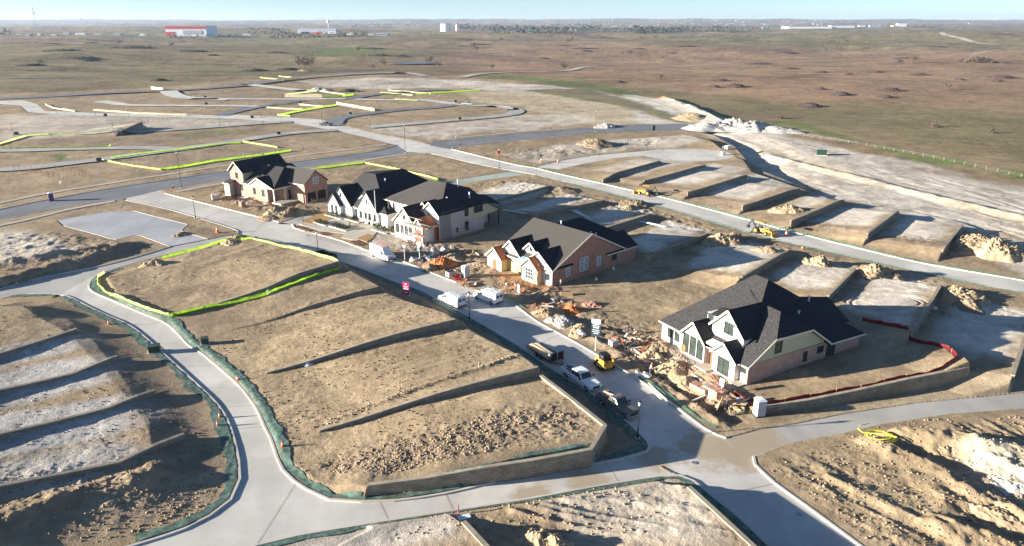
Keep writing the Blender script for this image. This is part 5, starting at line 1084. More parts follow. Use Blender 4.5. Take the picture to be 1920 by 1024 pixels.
def pickup(lab, mat, loc, rz, L=6.0, bedl=2.0, load=False, roofm=None):
    o = empty('pickup_truck', (*loc, 0), rz, lab, 'pickup', None); x0, x1, w = -L / 2, L / 2, .98; xb = x0 + bedl; zs = 1.12
    st = [(xb, .45, zs, zs + .02, w * .95, w, w * .92), (x1 - 1.35, .42, zs, zs + .03, w * .95, w, w * .92), (x1 - .25, .45, zs - .12, zs - .02, w * .93, w * .97, w * .86), (x1, .5, zs - .25, zs - .16, w * .86, w * .9, w * .8)]
    loft(st).build('body', mat, o, bevel=.04)
    cab = [(xb + .05, zs - .05, zs, zs + .02, w * .96, w * .96, w * .92), (xb + .22, zs - .05, zs + .3, 1.83, w * .95, w * .93, w * .74), (x1 - 2.9, zs - .05, zs + .3, 1.90, w * .95, w * .93, w * .75), (x1 - 2.55, zs - .05, zs + .25, 1.82, w * .95, w * .94, w * .74), (x1 - 1.8, zs - .05, zs, zs + .05, w * .95, w * .95, w * .88)]
    loft(cab).build('cab', roofm or mat, o, bevel=.04)
    quad(o, 'windshield', 'glass', [(x1 - 1.9, -.80, zs + .12), (x1 - 1.9, .80, zs + .12), (x1 - 2.5, .66, 1.79), (x1 - 2.5, -.66, 1.79)], .03, (.7, 0, .7))
    quad(o, 'rear_window', 'glass', [(xb + .10, -.72, zs + .18), (xb + .10, .72, zs + .18), (xb + .20, .64, 1.76), (xb + .20, -.64, 1.76)], .05, (-1, 0, .2))
    cx_ = (xb + x1 - 2.6) / 2
    sides(o, 'side_window', 'glass', [(xb + .3, .93, zs + .16), (cx_ - .06, .93, zs + .16), (cx_ - .06, .80, 1.74), (xb + .36, .80, 1.74)], .04)
    sides(o, 'side_window', 'glass', [(cx_ + .06, .93, zs + .16), (x1 - 2.2, .93, zs + .16), (x1 - 2.6, .80, 1.74), (cx_ + .06, .80, 1.74)], .04)
    for s_ in (-1, 1): b = MB(); b.box((x1 - 2.1, s_ * 1.12, zs + .22), (.12, .26, .24)); b.build('mirror', 'black_plastic', o, bevel=.02)
    b = MB(); b.box(((x0 + xb) / 2, 0, .72), (bedl, 1.7, .1)); b.box(((x0 + xb) / 2, .9, .84), (bedl, .16, .62)); b.box(((x0 + xb) / 2, -.9, .84), (bedl, .16, .62)); b.box((x0 + .06, 0, .84), (.1, 1.64, .58)); b.build('bed', mat, o, bevel=.02)
    for x_ in (x0 + 1.15, x1 - 1.0):
        for s_ in (-1, 1): wheel(o, x_, s_ * .86, .39, .26)
    lights(o, x1 - .05, x0 - .01, w, zs - .28, 1.0); b = MB(); b.box((x1 + .02, 0, .56), (.18, 1.85, .22)); b.box((x0 - .08, 0, .55), (.16, 1.8, .2)); b.build('bumper', 'metal', o, bevel=.03)
    b = MB(); b.box((x1 - .01, 0, zs - .3), (.08, 1.1, .26)); b.build('grille', 'black_plastic', o)
    return o
hd = R(-59)
van('tall white high-roof van with a red roof rack, by the driveway', True, G(718, 484), R(-47))
van('white van with ladder rack on the left side of the street, rear towards the camera', False, G(848, 570), R(130)); van('white van parked by the verge at right, ahead of the green mat', False, G(915, 564), R(135))
pk = pickup('white crew cab pickup towing the flatbed trailer', 'car_white', G(1089, 717), hd, 6.6, 2.1); tag(pk, group='parked pickups')
pk2 = pickup('grey-brown pickup with lumber in its bed, behind the street lamp', 'car_grey', G(1157, 768), R(-57), 6.0, 2.2); 
pickup('dark pickup far up the pale street', 'car_dark', G(611, 236), R(160), 6.0, 2.0); pickup('silver pickup on the far loop road', 'car_silver', G(876, 197), R(-10), 6.4, 2.0)
def debris_in(loc, rz, z, cols, lab, n=8, L=1.7, wd=1.2):
    for k in range(n):
        b = MB(); b.box((0, 0, 0), (random.uniform(.5, L), random.uniform(.12, .3), random.uniform(.06, .2))); o = b.build('plank', random.choice(cols)); 
        a = Matrix.Rotation(rz, 3, 'Z') @ Vector((random.uniform(-.4, .4) * L, random.uniform(-.4, .4) * wd, 0)); o.location = (loc[0] + a.x, loc[1] + a.y, z + k * .04); o.rotation_euler = (random.uniform(-.2, .2), random.uniform(-.25, .1), rz + random.uniform(-.4, .4)); tag(o, lab, 'plank', lab)
bx = Vector((*G(1157, 768), 0)) + Matrix.Rotation(R(-57), 3, 'Z') @ Vector((-2.0, 0, 0)); debris_in(bx, R(-57), .95, ['wrap', 'trim', 'wood'], 'offcut board in the bed of the grey-brown pickup', 9)
bx = Vector((*G(1089, 717), 0)) + Matrix.Rotation(hd, 3, 'Z') @ Vector((-2.2, 0, 0)); debris_in(bx, hd, .95, ['digger_yellow', 'cloth_dark', 'wood_red'], 'tool or board in the bed of the white pickup', 7)
# flatbed trailer with lumber
x, y = G(1022, 668); o = empty('flatbed_trailer', (x, y, 0), hd, 'dark flatbed trailer with raised ramps coupled to the white pickup', 'trailer')
b = MB(); b.box((0, 0, .62), (6.2, 2.1, .14)); b.build('deck', 'wood', o); b = MB(); b.box((0, 1.08, .6), (6.3, .08, .2)); b.box((0, -1.08, .6), (6.3, .08, .2)); b.bar((3.0, .8, .55), (4.4, 0, .5), .1); b.bar((3.0, -.8, .55), (4.4, 0, .5), .1); b.build('frame', 'steel_black', o)
for x_ in (-.5, .45):
    for s_ in (-1, 1): wheel(o, x_, s_ * 1.2, .36, .22)
for s_ in (-1, 1):
    b = MB(); b.box((3.05, s_ * .55, 1.25), (.08, .9, 1.2))
    for k in range(4): b.box((3.12, s_ * .55, .8 + k * .3), (.06, .9, .06))
    b.build('ramp', 'steel_black', o)
b = MB(); b.box((2.6, -.9, 1.2), (.5, .4, 1.1)); b.build('toolbox', 'metal', o)
for k, (y_, z_, l_) in enumerate(((-.5, .75, 5.2), (-.1, .75, 4.8), (.35, .76, 5.0), (-.3, .95, 4.6), (.1, .95, 4.2))):
    b = MB(); b.box((0, 0, 0), (l_, .36, .16)); p = b.build('lumber_stack', 'wood' if k % 2 else 'trim'); v = Matrix.Rotation(hd, 3, 'Z') @ Vector((-.5, y_, z_)); p.location = (x + v.x, y + v.y, v.z); p.rotation_euler = (0, 0, hd + random.uniform(-.04, .04)); tag(p, 'lumber bundle lying on the flatbed trailer', 'lumber', 'lumber on the trailer')
# skid steer
x, y = G(1134, 690); o = empty('skid_steer', (x, y, 0), R(112), 'yellow and black skid steer loader standing on the street edge', 'loader')
for s_ in (-1, 1):
    b = MB(); pr = [(-1.0, .3), (-.75, .02), (.75, .02), (1.0, .3), (.85, .62), (-.85, .62)]; b.slab([(px_, s_ * .85 - .18, pz) for px_, pz in pr], 0, (0, .36, 0)); b.build('track', 'tyre', o, bevel=.05)
    b = MB(); b.bar((-1.0, s_ * .72, 1.45), (-.9, s_ * .72, .7), .22, .3); b.bar((-1.05, s_ * .72, 1.45), (1.15, s_ * .72, 1.25), .16, .26); b.bar((1.1, s_ * .72, 1.3), (1.5, s_ * .72, .45), .16, .24); b.build('lift_arm', 'digger_yellow', o, bevel=.03)
b = MB(); b.slab([(-1.1, -.6, .4), (-1.15, -.6, 1.15), (-.4, -.6, 1.3), (.9, -.6, .8), (.95, -.6, .4)], 0, (0, 1.2, 0)); b.build('body', 'digger_yellow', o, bevel=.04)
b = MB()
for a in ((-.45, -.5), (-.45, .5), (.75, -.5), (.75, .5)): b.box((a[0], a[1], 1.4), (.1, .1, 1.3))
b.box((.15, 0, 2.05), (1.4, 1.14, .1)); b.box((-.45, 0, 1.5), (.06, 1.0, 1.0)); b.box((.1, -.5, 1.35), (1.1, .05, .6)); b.box((.1, .5, 1.35), (1.1, .05, .6)); b.build('cab', 'steel_black', o)
b = MB(); b.box((0, 0, 1.05), (.5, .5, .5)); b.build('seat', 'black_plastic', o)
b = MB(); b.slab([(1.3, -.9, .1), (2.0, -.9, .06), (1.45, -.9, .35), (1.42, -.9, .75), (1.3, -.9, .75)], 0, (0, 1.8, 0)); b.build('bucket', 'steel_black', o)
# backhoes
def backhoe(px, py, rz, lab):
    x, y = G(px, py); o = empty('backhoe_loader', (x, y, 0.02), rz, lab, 'digger', 'yellow diggers on the long street')
    b = MB(); b.slab([(-1.3, -.55, .6), (-1.3, -.55, 1.2), (.2, -.55, 1.3), (2.2, -.55, 1.25), (2.4, -.55, .7), (2.0, -.55, .5)], 0, (0, 1.1, 0)); b.build('body', 'digger_yellow', o, bevel=.05)
    b = MB()
    for a in ((-1.1, -.6), (-1.1, .6), (.5, -.6), (.5, .6)): b.box((a[0], a[1], 1.9), (.09, .09, 1.5))
    b.build('cab_frame', 'steel_black', o); b = MB(); b.box((-.3, 0, 2.7), (2.1, 1.5, .12)); b.build('canopy', 'digger_yellow', o, bevel=.03); b = MB(); b.box((-.3, 0, 1.4), (.7, .6, .7)); b.build('seat', 'black_plastic', o)
    for s_ in (-1, 1):
        wheel(o, -.9, s_ * .85, .72, .5, 'digger_yellow'); wheel(o, 1.6, s_ * .8, .45, .34, 'digger_yellow')
        b = MB(); b.bar((.6, s_ * .5, 1.35), (2.6, s_ * .5, 1.0), .14, .22); b.bar((2.6, s_ * .5, 1.05), (3.3, s_ * .5, .35), .14, .2); b.build('loader_arm', 'digger_yellow', o)
    b = MB(); b.slab([(3.1, -1.1, .1), (3.9, -1.1, .08), (3.35, -1.1, .35), (3.3, -1.1, .9), (3.1, -1.1, .85)], 0, (0, 2.2, 0)); b.build('front_bucket', 'digger_yellow', o)
    b = MB(); b.bar((-1.3, 0, .9), (-2.6, 0, 2.7), .22, .3); b.bar((-2.6, 0, 2.7), (-3.5, 0, 1.3), .18, .24); b.build('dig_boom', 'steel_black', o); b = MB(); b.slab([(-3.3, -.3, 1.3), (-3.8, -.3, 1.2), (-3.7, -.3, .6), (-3.1, -.3, .7)], 0, (0, .6, 0)); b.build('dig_bucket', 'steel_black', o)
    for s_ in (-1, 1): b = MB(); b.bar((-1.3, s_ * .4, .9), (-1.9, s_ * 1.2, .1), .14); b.box((-1.9, s_ * 1.2, .06), (.4, .4, .1)); b.build('stabiliser', 'steel_black', o)
    return o
backhoe(1211, 366, R(140), 'yellow backhoe on the verge of the long street, left of the other'); backhoe(1427, 438, R(-52), 'yellow backhoe with dark bucket, lower right on the long street')

# ------------------------------------------------------------------ heaps
def heap(px, py, r, hh, mat, lab, seed=0, el=1.0, rz=0, rough=.35, name='dirt_heap', group=None, jag=1.0):
    x, y, z = at(px, py); z = thp(x, y) - .12; n, m = (84, 40) if r > 1.5 and py > 380 else (44, 22); V = []; rn = random.Random(seed + int(px))
    for j in range(m + 1):
        f = j / m
        for i in range(n):
            a = 2 * math.pi * i / n; lob = 1 + .22 * math.sin(2 * a + seed + px) + .12 * math.sin(3 * a + 2 * seed) + .06 * math.sin(7 * a)
            V.append((r * f * lob * math.cos(a) * el, r * f * lob * math.sin(a), f))
    V = np.array(V); X, Y, Fz = V[:, 0], V[:, 1], V[:, 2]
    prof = np.where(Fz < .18, 1 - .5 * (Fz / .18) ** 2 * .22, 0) ; prof = np.clip((1 - Fz) ** 1.05 * 1.06, 0, 1); prof = np.minimum(prof, .93 + .05 * prof)
    k = np.minimum(1, (1 - Fz) * 4)
    Z = hh * prof + k * hh * rough * (fbm(X + px, Y + py, max(.9, r * .55), 4, 3) * .8 + jag * np.abs(fbm(X + px, Y, .9, 4, 7, .7)) * .9) + k * np.minimum(.16 * hh, .3) * np.abs(fbm(X * 1.0, Y + px, .42, 2, 9)) * 1.6
    Z = np.where(Fz >= .999, -.25, Z)
    Fq = []
    for j in range(m):
        for i in range(n):
            a, b = j * n + i, j * n + (i + 1) % n; Fq.append((a, b, b + n, a + n))
    o = np_mesh(name, np.column_stack([X, Y, Z]), np.array(Fq), mat); o.location = (x, y, z); o.rotation_euler = (0, 0, rz)
    return tag(o, lab, name.split('_')[-1] if name != 'dirt_heap' else 'heap', group)
HP = [(1053,606,2.4,1.6,'gravel','grey gravel heap at the kerb, left of the listing board','gravel_heap'), (1070,583,1.7,1.4,'dirt_orange','bright orange sand heap before the long brick house','sand_heap'), (1112,572,2.0,.8,'brick_red','low heap of broken pink brick right of the orange heap','brick_heap'),
 (1028,588,2.4,1.3,'dirt_pile','tan dirt heap left of the grey gravel'), (1088,622,2.6,1.6,'dirt_pile','steep tan dirt heap between the gravel and the listing board'), (1222,668,1.8,1.1,'dirt_pile','clod heap left of the corner house entrance'),
 (1262,690,2.6,1.1,'sandpile','pale sand heap before the corner house garage','sand_heap'), (1285,715,2.0,.9,'dirt_pile','dirt heap by the trench at the corner house'), (1238,652,2.0,1.0,'dirt_brown','brown heap at the front left corner of the corner house'),
 (828,497,2.6,1.8,'dirt_orange','orange-tan dirt heap at the kerb before the scaffolded house'), (805,503,2.2,1.1,'dirt_brown','lower brown heap beside the orange-tan heap at the kerb'), (845,484,3.4,1.0,'dirt_pile','wide low heap behind the waste cart'),
 (900,498,3.0,.9,'dirt_pile','low tan heap left of the long brick house'), (520,398,4.0,1.8,'sandpile','pale sand heap before the gabled brick house','sand_heap'), (545,402,4.0,1.9,'dirt_brown','dark dirt heap before the gabled brick house porch'), (505,408,3.2,.8,'dirt_pile','low heap at the kerb before the gabled brick house'),
 (423,372,2.6,1.0,'dirt_pile','small heap with debris left of the gabled brick house'), (292,495,2.6,1.2,'sandpile','pale heap at the near corner of the top central lot','sand_heap'), (432,456,2.4,.9,'sandpile','low heap on the lime fence of the top central lot','sand_heap'), (448,446,2.4,1.0,'dirt_brown','heap at the street corner by the car park'),
 (1352,456,4.2,2.4,'dirt_pile','cone of soil at the kerb, leftmost of five along the long street'), (1372,452,3.6,2.0,'dirt_brown','darker cone beside the leftmost soil cone'), (1533,498,3.8,2.2,'sandpile','pale spoil cone above the corner house roof'), (1643,518,5.2,2.3,'dirt_pile','wide clod heap above the tyre-marked lot'),
 (1790,556,4.6,2.2,'sandpile','clod heap right of the tyre-marked lot'), (1815,575,3.4,1.5,'dirt_brown','brown spoil heap just below the clod heap at right'), (1868,478,6.2,4.0,'sandpile','largest sand cone at the right edge above the long street','sand_heap'), (1832,462,7.0,2.6,'dirt_pile','broad heap left of the largest sand cone'),
 (1482,396,4.2,2.0,'dirt_pile','mound between two terraced lots right of the backhoes'), (1118,272,8.5,3.0,'dirt_brown','big brown mound above the cul-de-sac road'), (1055,358,4.5,1.3,'dirt_brown','spoil ridge behind the scaffolded house'), (1190,384,4.5,1.5,'dirt_brown','spoil heap at the kerb opposite the left backhoe'), (1180,392,3.5,1.2,'dirt_pile','tan heap below the left backhoe'),
 (1345,242,12,4,'white_rock','leftmost white limestone heap beside the prairie','rock_heap'), (1375,240,11,5,'white_rock','middle white limestone heap beside the prairie','rock_heap'), (1412,243,12,5.5,'white_rock','right white limestone heap beside the prairie','rock_heap'), (1450,246,10,2.5,'white_rock','small grey limestone heap ending the row','rock_heap'),
 (1300,222,14,3,'sandpile','long low pale berm by the rock road'), (1770,848,1.8,.9,'dirt_pile','long pale dirt mound to the right of the yellow hose'), (1895,862,2.8,2.2,'dirt_brown','dark mound cut by the right edge'), (1868,968,1.8,1.0,'dirt_pile','large clod heap low at the right edge'), (1800,905,1.5,.6,'dirt_pile','low mound amid the ruts between the yellow hose and the right edge'),
 (1910,915,2.0,.8,'white_rock','pale limestone heap at the right edge','rock_heap'), (1010,1018,1.9,1.5,'dirt_pile','broken golden rock heap at the bottom edge','rock_heap'), (1040,1028,2.2,1.5,'dirt_pile','heap touching the golden rocks at the bottom edge'), (598,168,8,2.5,'white_rock','tiny white rubble heap among the far fences','rock_heap'), (1135,238,6,2,'white_rock','white rubble by the wide road lamp','rock_heap'),
 (1440,470,3.2,.9,'dirt_pile','low heap behind the soil cone'), (340,440,2.2,.7,'dirt_brown','low heap beside the car park island'), (570,128,9,2,'dirt_brown','far dark mound by the top road'), (748,134,7,2,'dirt_brown','far rubble mound at the end of the top road'), (640,398,0.1,0.1,'dirt_pile','')]
for k, hp in enumerate(HP):
    if hp[5]: heap(hp[0], hp[1], hp[2] * .9, hp[3] * (.7 if hp[4] == 'white_rock' else .8), hp[4], hp[5], seed=k, el=2.6 if hp[0] > 1760 and hp[1] > 840 else 1.25 if k % 3 == 0 else 1.0, rz=R(-30) if hp[0] > 1760 and hp[1] > 840 else 0, name=hp[6] if len(hp) > 6 else 'dirt_heap', rough=.5 if hp[2] > 5 else .38)

# ------------------------------------------------------------------ building debris: planks, pallets, sacks, ladders
def zone_point(P, rn):
    a, b = P.min(0), P.max(0)
    for _ in range(200):
        x, y = rn.uniform(a[0], b[0]), rn.uniform(a[1], b[1])
        if pdist(P, np.array([x]), np.array([y]))[0][0] > 0: return x, y
    return P.mean(0)
rn = random.Random(5)
ZN = [('before the corner house', [(1160,650),(1240,640),(1300,700),(1390,745),(1360,775),(1290,740),(1220,695),(1170,670)], 26), ('before the long brick house', [(920,520),(1040,540),(1100,600),(1060,605),(960,555)], 16),
      ('before the scaffolded house', [(750,445),(830,455),(900,475),(870,500),(800,480),(750,465)], 24), ('before the gabled brick house', [(400,362),(520,395),(600,395),(560,408),(500,402),(410,375)], 14)]
for nm, zn, cnt in ZN:
    P = GP(zn); proto = None
    for k in range(cnt):
        x, y = zone_point(P, rn); z = th(x, y)
        b = MB(); b.box((0, 0, 0), (rn.uniform(.8, 3.2), rn.uniform(.12, .35), rn.uniform(.05, .14))); o = b.build('loose_plank', rn.choice(['trim', 'wood', 'wood_red', 'wrap', 'paver']))
        o.location = (x, y, z + .16); o.rotation_euler = (rn.uniform(-.1, .1), rn.uniform(-.18, .18), rn.uniform(0, 3.14)); tag(o, 'loose plank lying in the rubble ' + nm, 'plank', 'loose planks ' + nm)
def sack(px, py, r, lab, mat='wrap', hz=.8):
    x, y, z = at(px, py); z = th(x, y); o = None; V = []; n = 14
    b = MB(); b.tube([(0, 0, -.1), (0, 0, .1), (0, 0, hz * .5), (0, 0, hz * .85), (.1, 0, hz)], [r * .9, r * 1.05, r, r * .7, r * .2], n); o = b.build('white_sack', mat, smooth=True); o.location = (x, y, z)
    for v in o.data.vertices: v.co.x += .12 * r * math.sin(v.co.y * 5 + px); v.co.y += .15 * r * math.sin(v.co.z * 6 + v.co.x * 4)
    tag(o, lab, 'sack', None)
sack(1090, 630, .65, 'plump white bag at the kerb left of the listing board post'); sack(775, 489, .8, 'white bag at the kerb behind the tall van', hz=.7); sack(1196, 703, .6, 'white plastic sheet bundle at the end of the bright green mat', hz=.5); sack(1212, 706, .7, 'second white plastic bundle by the bright green mat', hz=.5)
sack(815, 478, 1.0, 'grey covered stack before the scaffolded house', 'brick_grey', 1.6); sack(835, 473, .9, 'low grey covered stack near the scaffold', 'brick_grey', 1.3); sack(1118, 525, .25, 'white bucket in the shade of the long brick house', 'sign_white', .5); sack(1150, 505, .25, 'white bucket at the rear of the long brick house wall', 'sign_white', .5)
sack(505, 549, .7, 'blue-white plastic heap at the foot of the long lime fence', 'pvc', .35); sack(578, 684, .6, 'pale tub lying at the foot of the middle stone wall', 'pvc', .3); sack(1752, 578, .5, 'white box on the ground between the right lots', 'sign_white', .4)
def pallet(px, py, mat, lab, w=1.2, d=1.0, hh=.9, rz=30):
    x, y, z = at(px, py); z = th(x, y); o = empty('brick_pallet', (x, y, z), R(rz), lab, 'pallet')
    b = MB()
    for k in range(4): b.box((0, -d / 2 + d * k / 3, .09), (w, .12, .12))
    b.box((0, 0, .17), (w, d, .04)); b.build('pallet_base', 'wood', o); b = MB()
    for k in range(4):
        for j in range(3): b.box((-w / 2 + w * (k + .5) / 4, -d / 2 + d * (j + .5) / 3, .2 + hh / 2), (w / 4.3, d / 3.2, hh * rn.uniform(.8, 1)))
    b.build('load', mat, o)
pallet(1284,661,'dirt_orange','orange brick stack by the corner house windows',.8,.8,1.2); pallet(1340,742,'brick_pink','pallet of pink brick beside the white permit board',3.0,1.6,1.0,-60); pallet(1312,733,'brick_pink','long brick stack at the trench of the corner house',2.6,1.2,.7,-55)
pallet(1150,650,'brick_grey','grey block pallet behind the skid steer'); pallet(1062,553,'wood','timber bundle beside the long brick house',2.2,.8,.3,0); pallet(1040,564,'metal','dark block by the orange sand heap',1.2,.8,.4,40)
pallet(405,375,'brick_white','white block pallet left of the debris by the gabled brick house',2.0,1.2,1.3); pallet(455,388,'brick_pink','leaning pallet at the kerb before the gabled brick house',1.4,1.0,1.3,60); pallet(640,442,'dark_hole','low planter like box',.3,.3,.2) if False else None
pallet(1365,280,'white_paint','white box frame at the edge of the cul-de-sac',2.4,1.5,1.2)
def leanto(px, py, L, lab, rz, tilt=62, w=.45):
    x, y, z = at(px, py); z = th(x, y); o = empty('ladder', (x, y, z), R(rz), lab, 'ladder'); a = R(tilt); e = (L * math.cos(a), L * math.sin(a))
    for s_ in (-1, 1): b = MB(); b.bar((0, s_ * w / 2, 0), (e[0], s_ * w / 2, e[1]), .07); b.build('rail', 'wood_red', o)
    b = MB()
    for k in range(1, int(L / .35)): f = k * .35 / L; b.bar((e[0] * f, -w / 2, e[1] * f), (e[0] * f, w / 2, e[1] * f), .045)
    b.build('rungs', 'metal', o)
leanto(1117,519,4.4,'tall ladder against the brick gable wall of the long house',132,78); leanto(1158,498,3.6,'ladder at the rear window of the long brick house',132,72); leanto(933,503,2.8,'short red ladder at the leftmost gable of the long brick house',42,75)
leanto(996,534,4.2,'steep ladder before the front gable of the long brick house',30,70); leanto(1003,536,3.8,'ladder leaning right before the front gable of the long brick house',70,68); leanto(966,517,2.4,'short red ladder at the porch of the long brick house',20,65)
# scrap corner pile
def scrap(px, py, cnt, rad, lab, cols, L=2.5, hh=1.2):
    x, y, z = at(px, py); z = th(x, y)
    for k in range(cnt):
        b = MB(); b.box((0, 0, 0), (rn.uniform(.6, L), rn.uniform(.06, .5), rn.uniform(.03, .12))); o = b.build('scrap_board', rn.choice(cols)); a = rn.uniform(0, 6.28); q = rn.random() * rad
        o.location = (x + q * math.cos(a), y + q * math.sin(a), z + .15 + hh * (1 - q / rad) * rn.random()); o.rotation_euler = (rn.uniform(-.5, .5), rn.uniform(-.5, .5), rn.uniform(0, 3.14)); tag(o, 'scrap board in the ' + lab, 'board', 'scrap boards in the ' + lab)
scrap(1378,762,34,1.9,'rubbish pile left of the grey portable toilet',['wood','trim','sign_white','brick_pink','metal','cloth_dark','osb']); scrap(455,375,22,3.0,'rubbish pile before the gabled brick house',['sign_white','metal','pvc','wood_red','cloth_dark'],2.5,.9)
scrap(800,486,26,2.6,'rubbish pile by the builder board',['sign_white','trim','metal','blue_tarp','cloth_grey'],2.4,.8); scrap(1190,640,26,3.2,'stone offcut pile by the listing board',['brick_white','wood','wood_red','paver','trim'],1.6,.7); scrap(878,537,9,1.8,'board stack laid over the kerb gap',['trim','paver','wood_red'],3.0,.1)
x, y, z = at(1351, 765); b = MB(); b.box((0, 0, .9), (.05, 1.3, 2.2), 0, .25); o = b.build('plywood_sheet', 'osb'); o.location = (x, y, z); o.rotation_euler = (0, 0, R(-35)); tag(o, 'upright plywood sheet left of the rubbish pile and toilet', 'plywood')
b = MB(); x, y, z = at(858, 526)
for k in range(14): a = rn.uniform(0, 6.3); b.slab([(0, 0, .1), (.7 * math.cos(a), .7 * math.sin(a), rn.uniform(.1, .9)), (.7 * math.cos(a + .9), .7 * math.sin(a + .9), rn.uniform(.1, .9))], .04)
o = b.build('red_mesh_bundle', 'sign_red'); o.location = (x, y, z); tag(o, 'crumpled red mesh bundle before the grey portable toilet', 'mesh bundle')
b = MB()
for k, (a0, a1) in enumerate((((1200,718),(1250,762)), ((1215,722),(1262,765)))):
    p, q = G(*a0), G(*a1); 
    bb = MB(); bb.bar((0, 0, 0), (q[0] - p[0], q[1] - p[1], 0), .12, .06); o = bb.build('long_board', 'trim'); o.location = (p[0], p[1], .35); tag(o, 'long pale board lying on the bright green mat', 'board', 'boards on the green mat')
for (px, py, L, a, lab) in ((1080,705,3.2,-60,'pale pipe on the dark bank left of the white pickup'), (1093,722,3.6,-62,'second pipe on the bank nearer the grey pickup'), (1385,452,0.1,0,'')):
    if lab: x, y, z = at(px, py); bb = MB(); bb.bar((-L / 2, 0, 0), (L / 2, 0, 0), .12); o = bb.build('pipe', 'pvc'); o.location = (x, y, th(x, y) + .15); o.rotation_euler = (0, 0, R(a)); tag(o, lab, 'pipe')
for k, (p, q) in enumerate((((1068,398),(1100,412)), ((1075,395),(1090,408)), ((1196,419),(1245,430)), ((1128,430),(1160,428)), ((942,400),(990,408)))):
    a, c = G(*p), G(*q); L = math.dist(a, c)
    for j in range(4): bb = MB(); bb.tube([(0, 0, 0), (c[0] - a[0], c[1] - a[1], 0)], .06, 6); o = bb.build('plastic_pipe', 'pvc'); o.location = (a[0] + j * .25, a[1] + j * .1, thp((a[0] + c[0]) / 2, (a[1] + c[1]) / 2) + .3); tag(o, 'white plastic pipe lying on a shaded back lot', 'pipe', 'white pipes on the back lots')
# orange cones and risers
CN = [(446,712,'on the mat right of the curving road'),(408,797,'by the inner kerb of the lower-left lots'),(412,782,'just above another on the lower-left kerb'),(203,603,'at the kerb on the left, by the transformer'),(530,838,'at the bend of the central block'),(28,520,'on the bank above the side road'),(408,436,'in the dark island of the car park'),(1476,427,'on the verge of the long street'),(1504,468,'beside the soil cones of the long street'),(1046,304,'on the bank by the cul-de-sac road'),(1015,304,'left on the bank by the cul-de-sac road'),(637,181,'box among the far fences')]
for k, (px, py, lab) in enumerate(CN):
    x, y, z = at(px, py); z = th(x, y); o = empty('traffic_cone', (x, y, z), 0, 'orange marker cone ' + lab, 'cone', 'orange marker cones'); s_ = 1 if y < 150 else 2.0
    b = MB(); b.tube([(0, 0, .03), (0, 0, .75 * s_)], [.2 * s_, .05 * s_], 10); b.build('cone', 'orange_plastic', o); b = MB(); b.box((0, 0, .03), (.5 * s_, .5 * s_, .06)); b.build('base', 'orange_plastic', o); b = MB(); b.tube([(0, 0, .35 * s_), (0, 0, .5 * s_)], [.135 * s_, .105 * s_], 10); b.build('band', 'sign_white', o)
x, y, z = at(860, 966); o = empty('marker_flag', (x, y, th(x, y)), 0, 'thin red marker flag by a white slab below the bottom road', 'flag'); b = MB(); b.tube([(0, 0, 0), (0, 0, 1.1)], .03, 6); b.build('pole', 'sign_red', o); b = MB(); b.box((.0, .0, .6), (.06, .2, .9)); b.build('flag', 'sign_red', o)
x, y, z = at(870, 972); b = MB(); b.box((0, 0, .1), (1.2, .6, .12), .4); o = b.build('concrete_slab', 'sign_white'); o.location = (x, y, th(x, y)); tag(o, 'small white slab beside the thin red flag', 'slab')
# yellow hose coil
x, y, z = at(1648, 832); z = th(x, y); b = MB(); rh = random.Random(3)
pts = []
for k in range(150):
    a = k * .21; r_ = 1.2 + .22 * math.sin(k * .037 + 1); pts.append((r_ * 1.2 * math.cos(a) + .25 * math.sin(k * .03), r_ * .85 * math.sin(a) + .15 * math.sin(k * .021), .22 + .0025 * k + .03 * math.sin(a * 1.7)))
pts += [(-1.8, .5, .6), (-2.0, 1.2, .6), (-1.2, 2.2, .5), (.0, 2.7, .4)]
b.tube(pts, .045, 6); o = b.build('yellow_hose', 'hose', smooth=True); o.location = (x, y, z); tag(o, 'coil of yellow hose on the churned dirt at right', 'hose coil')

# ------------------------------------------------------------------ white house garden
def gpatch(name, pts, mat, z=.12, lab=None, cat=None, group=None, t=.14):
    P = GP(pts); c = P.mean(0); b = MB(); b.slab([(p[0], p[1], z) for p in P], t); o = b.build(name, mat); 
    return tag(o, lab, cat, group) if lab else tag(o, kind='structure')
gpatch('driveway', [(655,432),(690,418),(722,424),(700,443),(668,453),(640,447)], 'paver', .19); gpatch('garden_path', [(560,421),(600,413),(640,410),(655,418),(650,440),(600,434)], 'walk', .16)
gpatch('lawn', [(566,418),(590,404),(620,398),(634,407),(610,416),(590,422)], 'dry_grass', .20); gpatch('mulch_bed', [(550,427),(560,424),(590,432),(575,436)], 'mulch', .17); gpatch('mulch_bed', [(598,437),(612,436),(622,441),(606,443)], 'mulch', .17); gpatch('mulch_bed', [(669,449),(690,440),(702,446),(688,455)], 'dry_grass', .22); gpatch('mulch_bed', [(655,454),(668,450),(688,460),(672,463)], 'mulch', .17)
def hedge(px, py, w, d, hh, lab, rz=50):
    x, y, z = at(px, py); V = []; r_ = random.Random(int(px)); b = MB()
    for k in range(int(240 * w * d / 3) + 80):
        c = Vector((r_.uniform(-w, w) / 2, r_.uniform(-d, d) / 2, r_.uniform(.1, hh) + .15)); s_ = r_.uniform(.08, .2)
        b.slab([c + Vector((r_.uniform(-s_, s_), r_.uniform(-s_, s_), r_.uniform(-s_, s_))) for _ in range(3)], .02)
    o = empty('planted_hedge', (x, y, .1), R(rz), lab, 'hedge'); b.build('foliage', 'hedge', o); b = MB(); b.box((0, 0, .12), (w * 1.1, d * 1.15, .22)); b.build('edging', 'kerb', o)
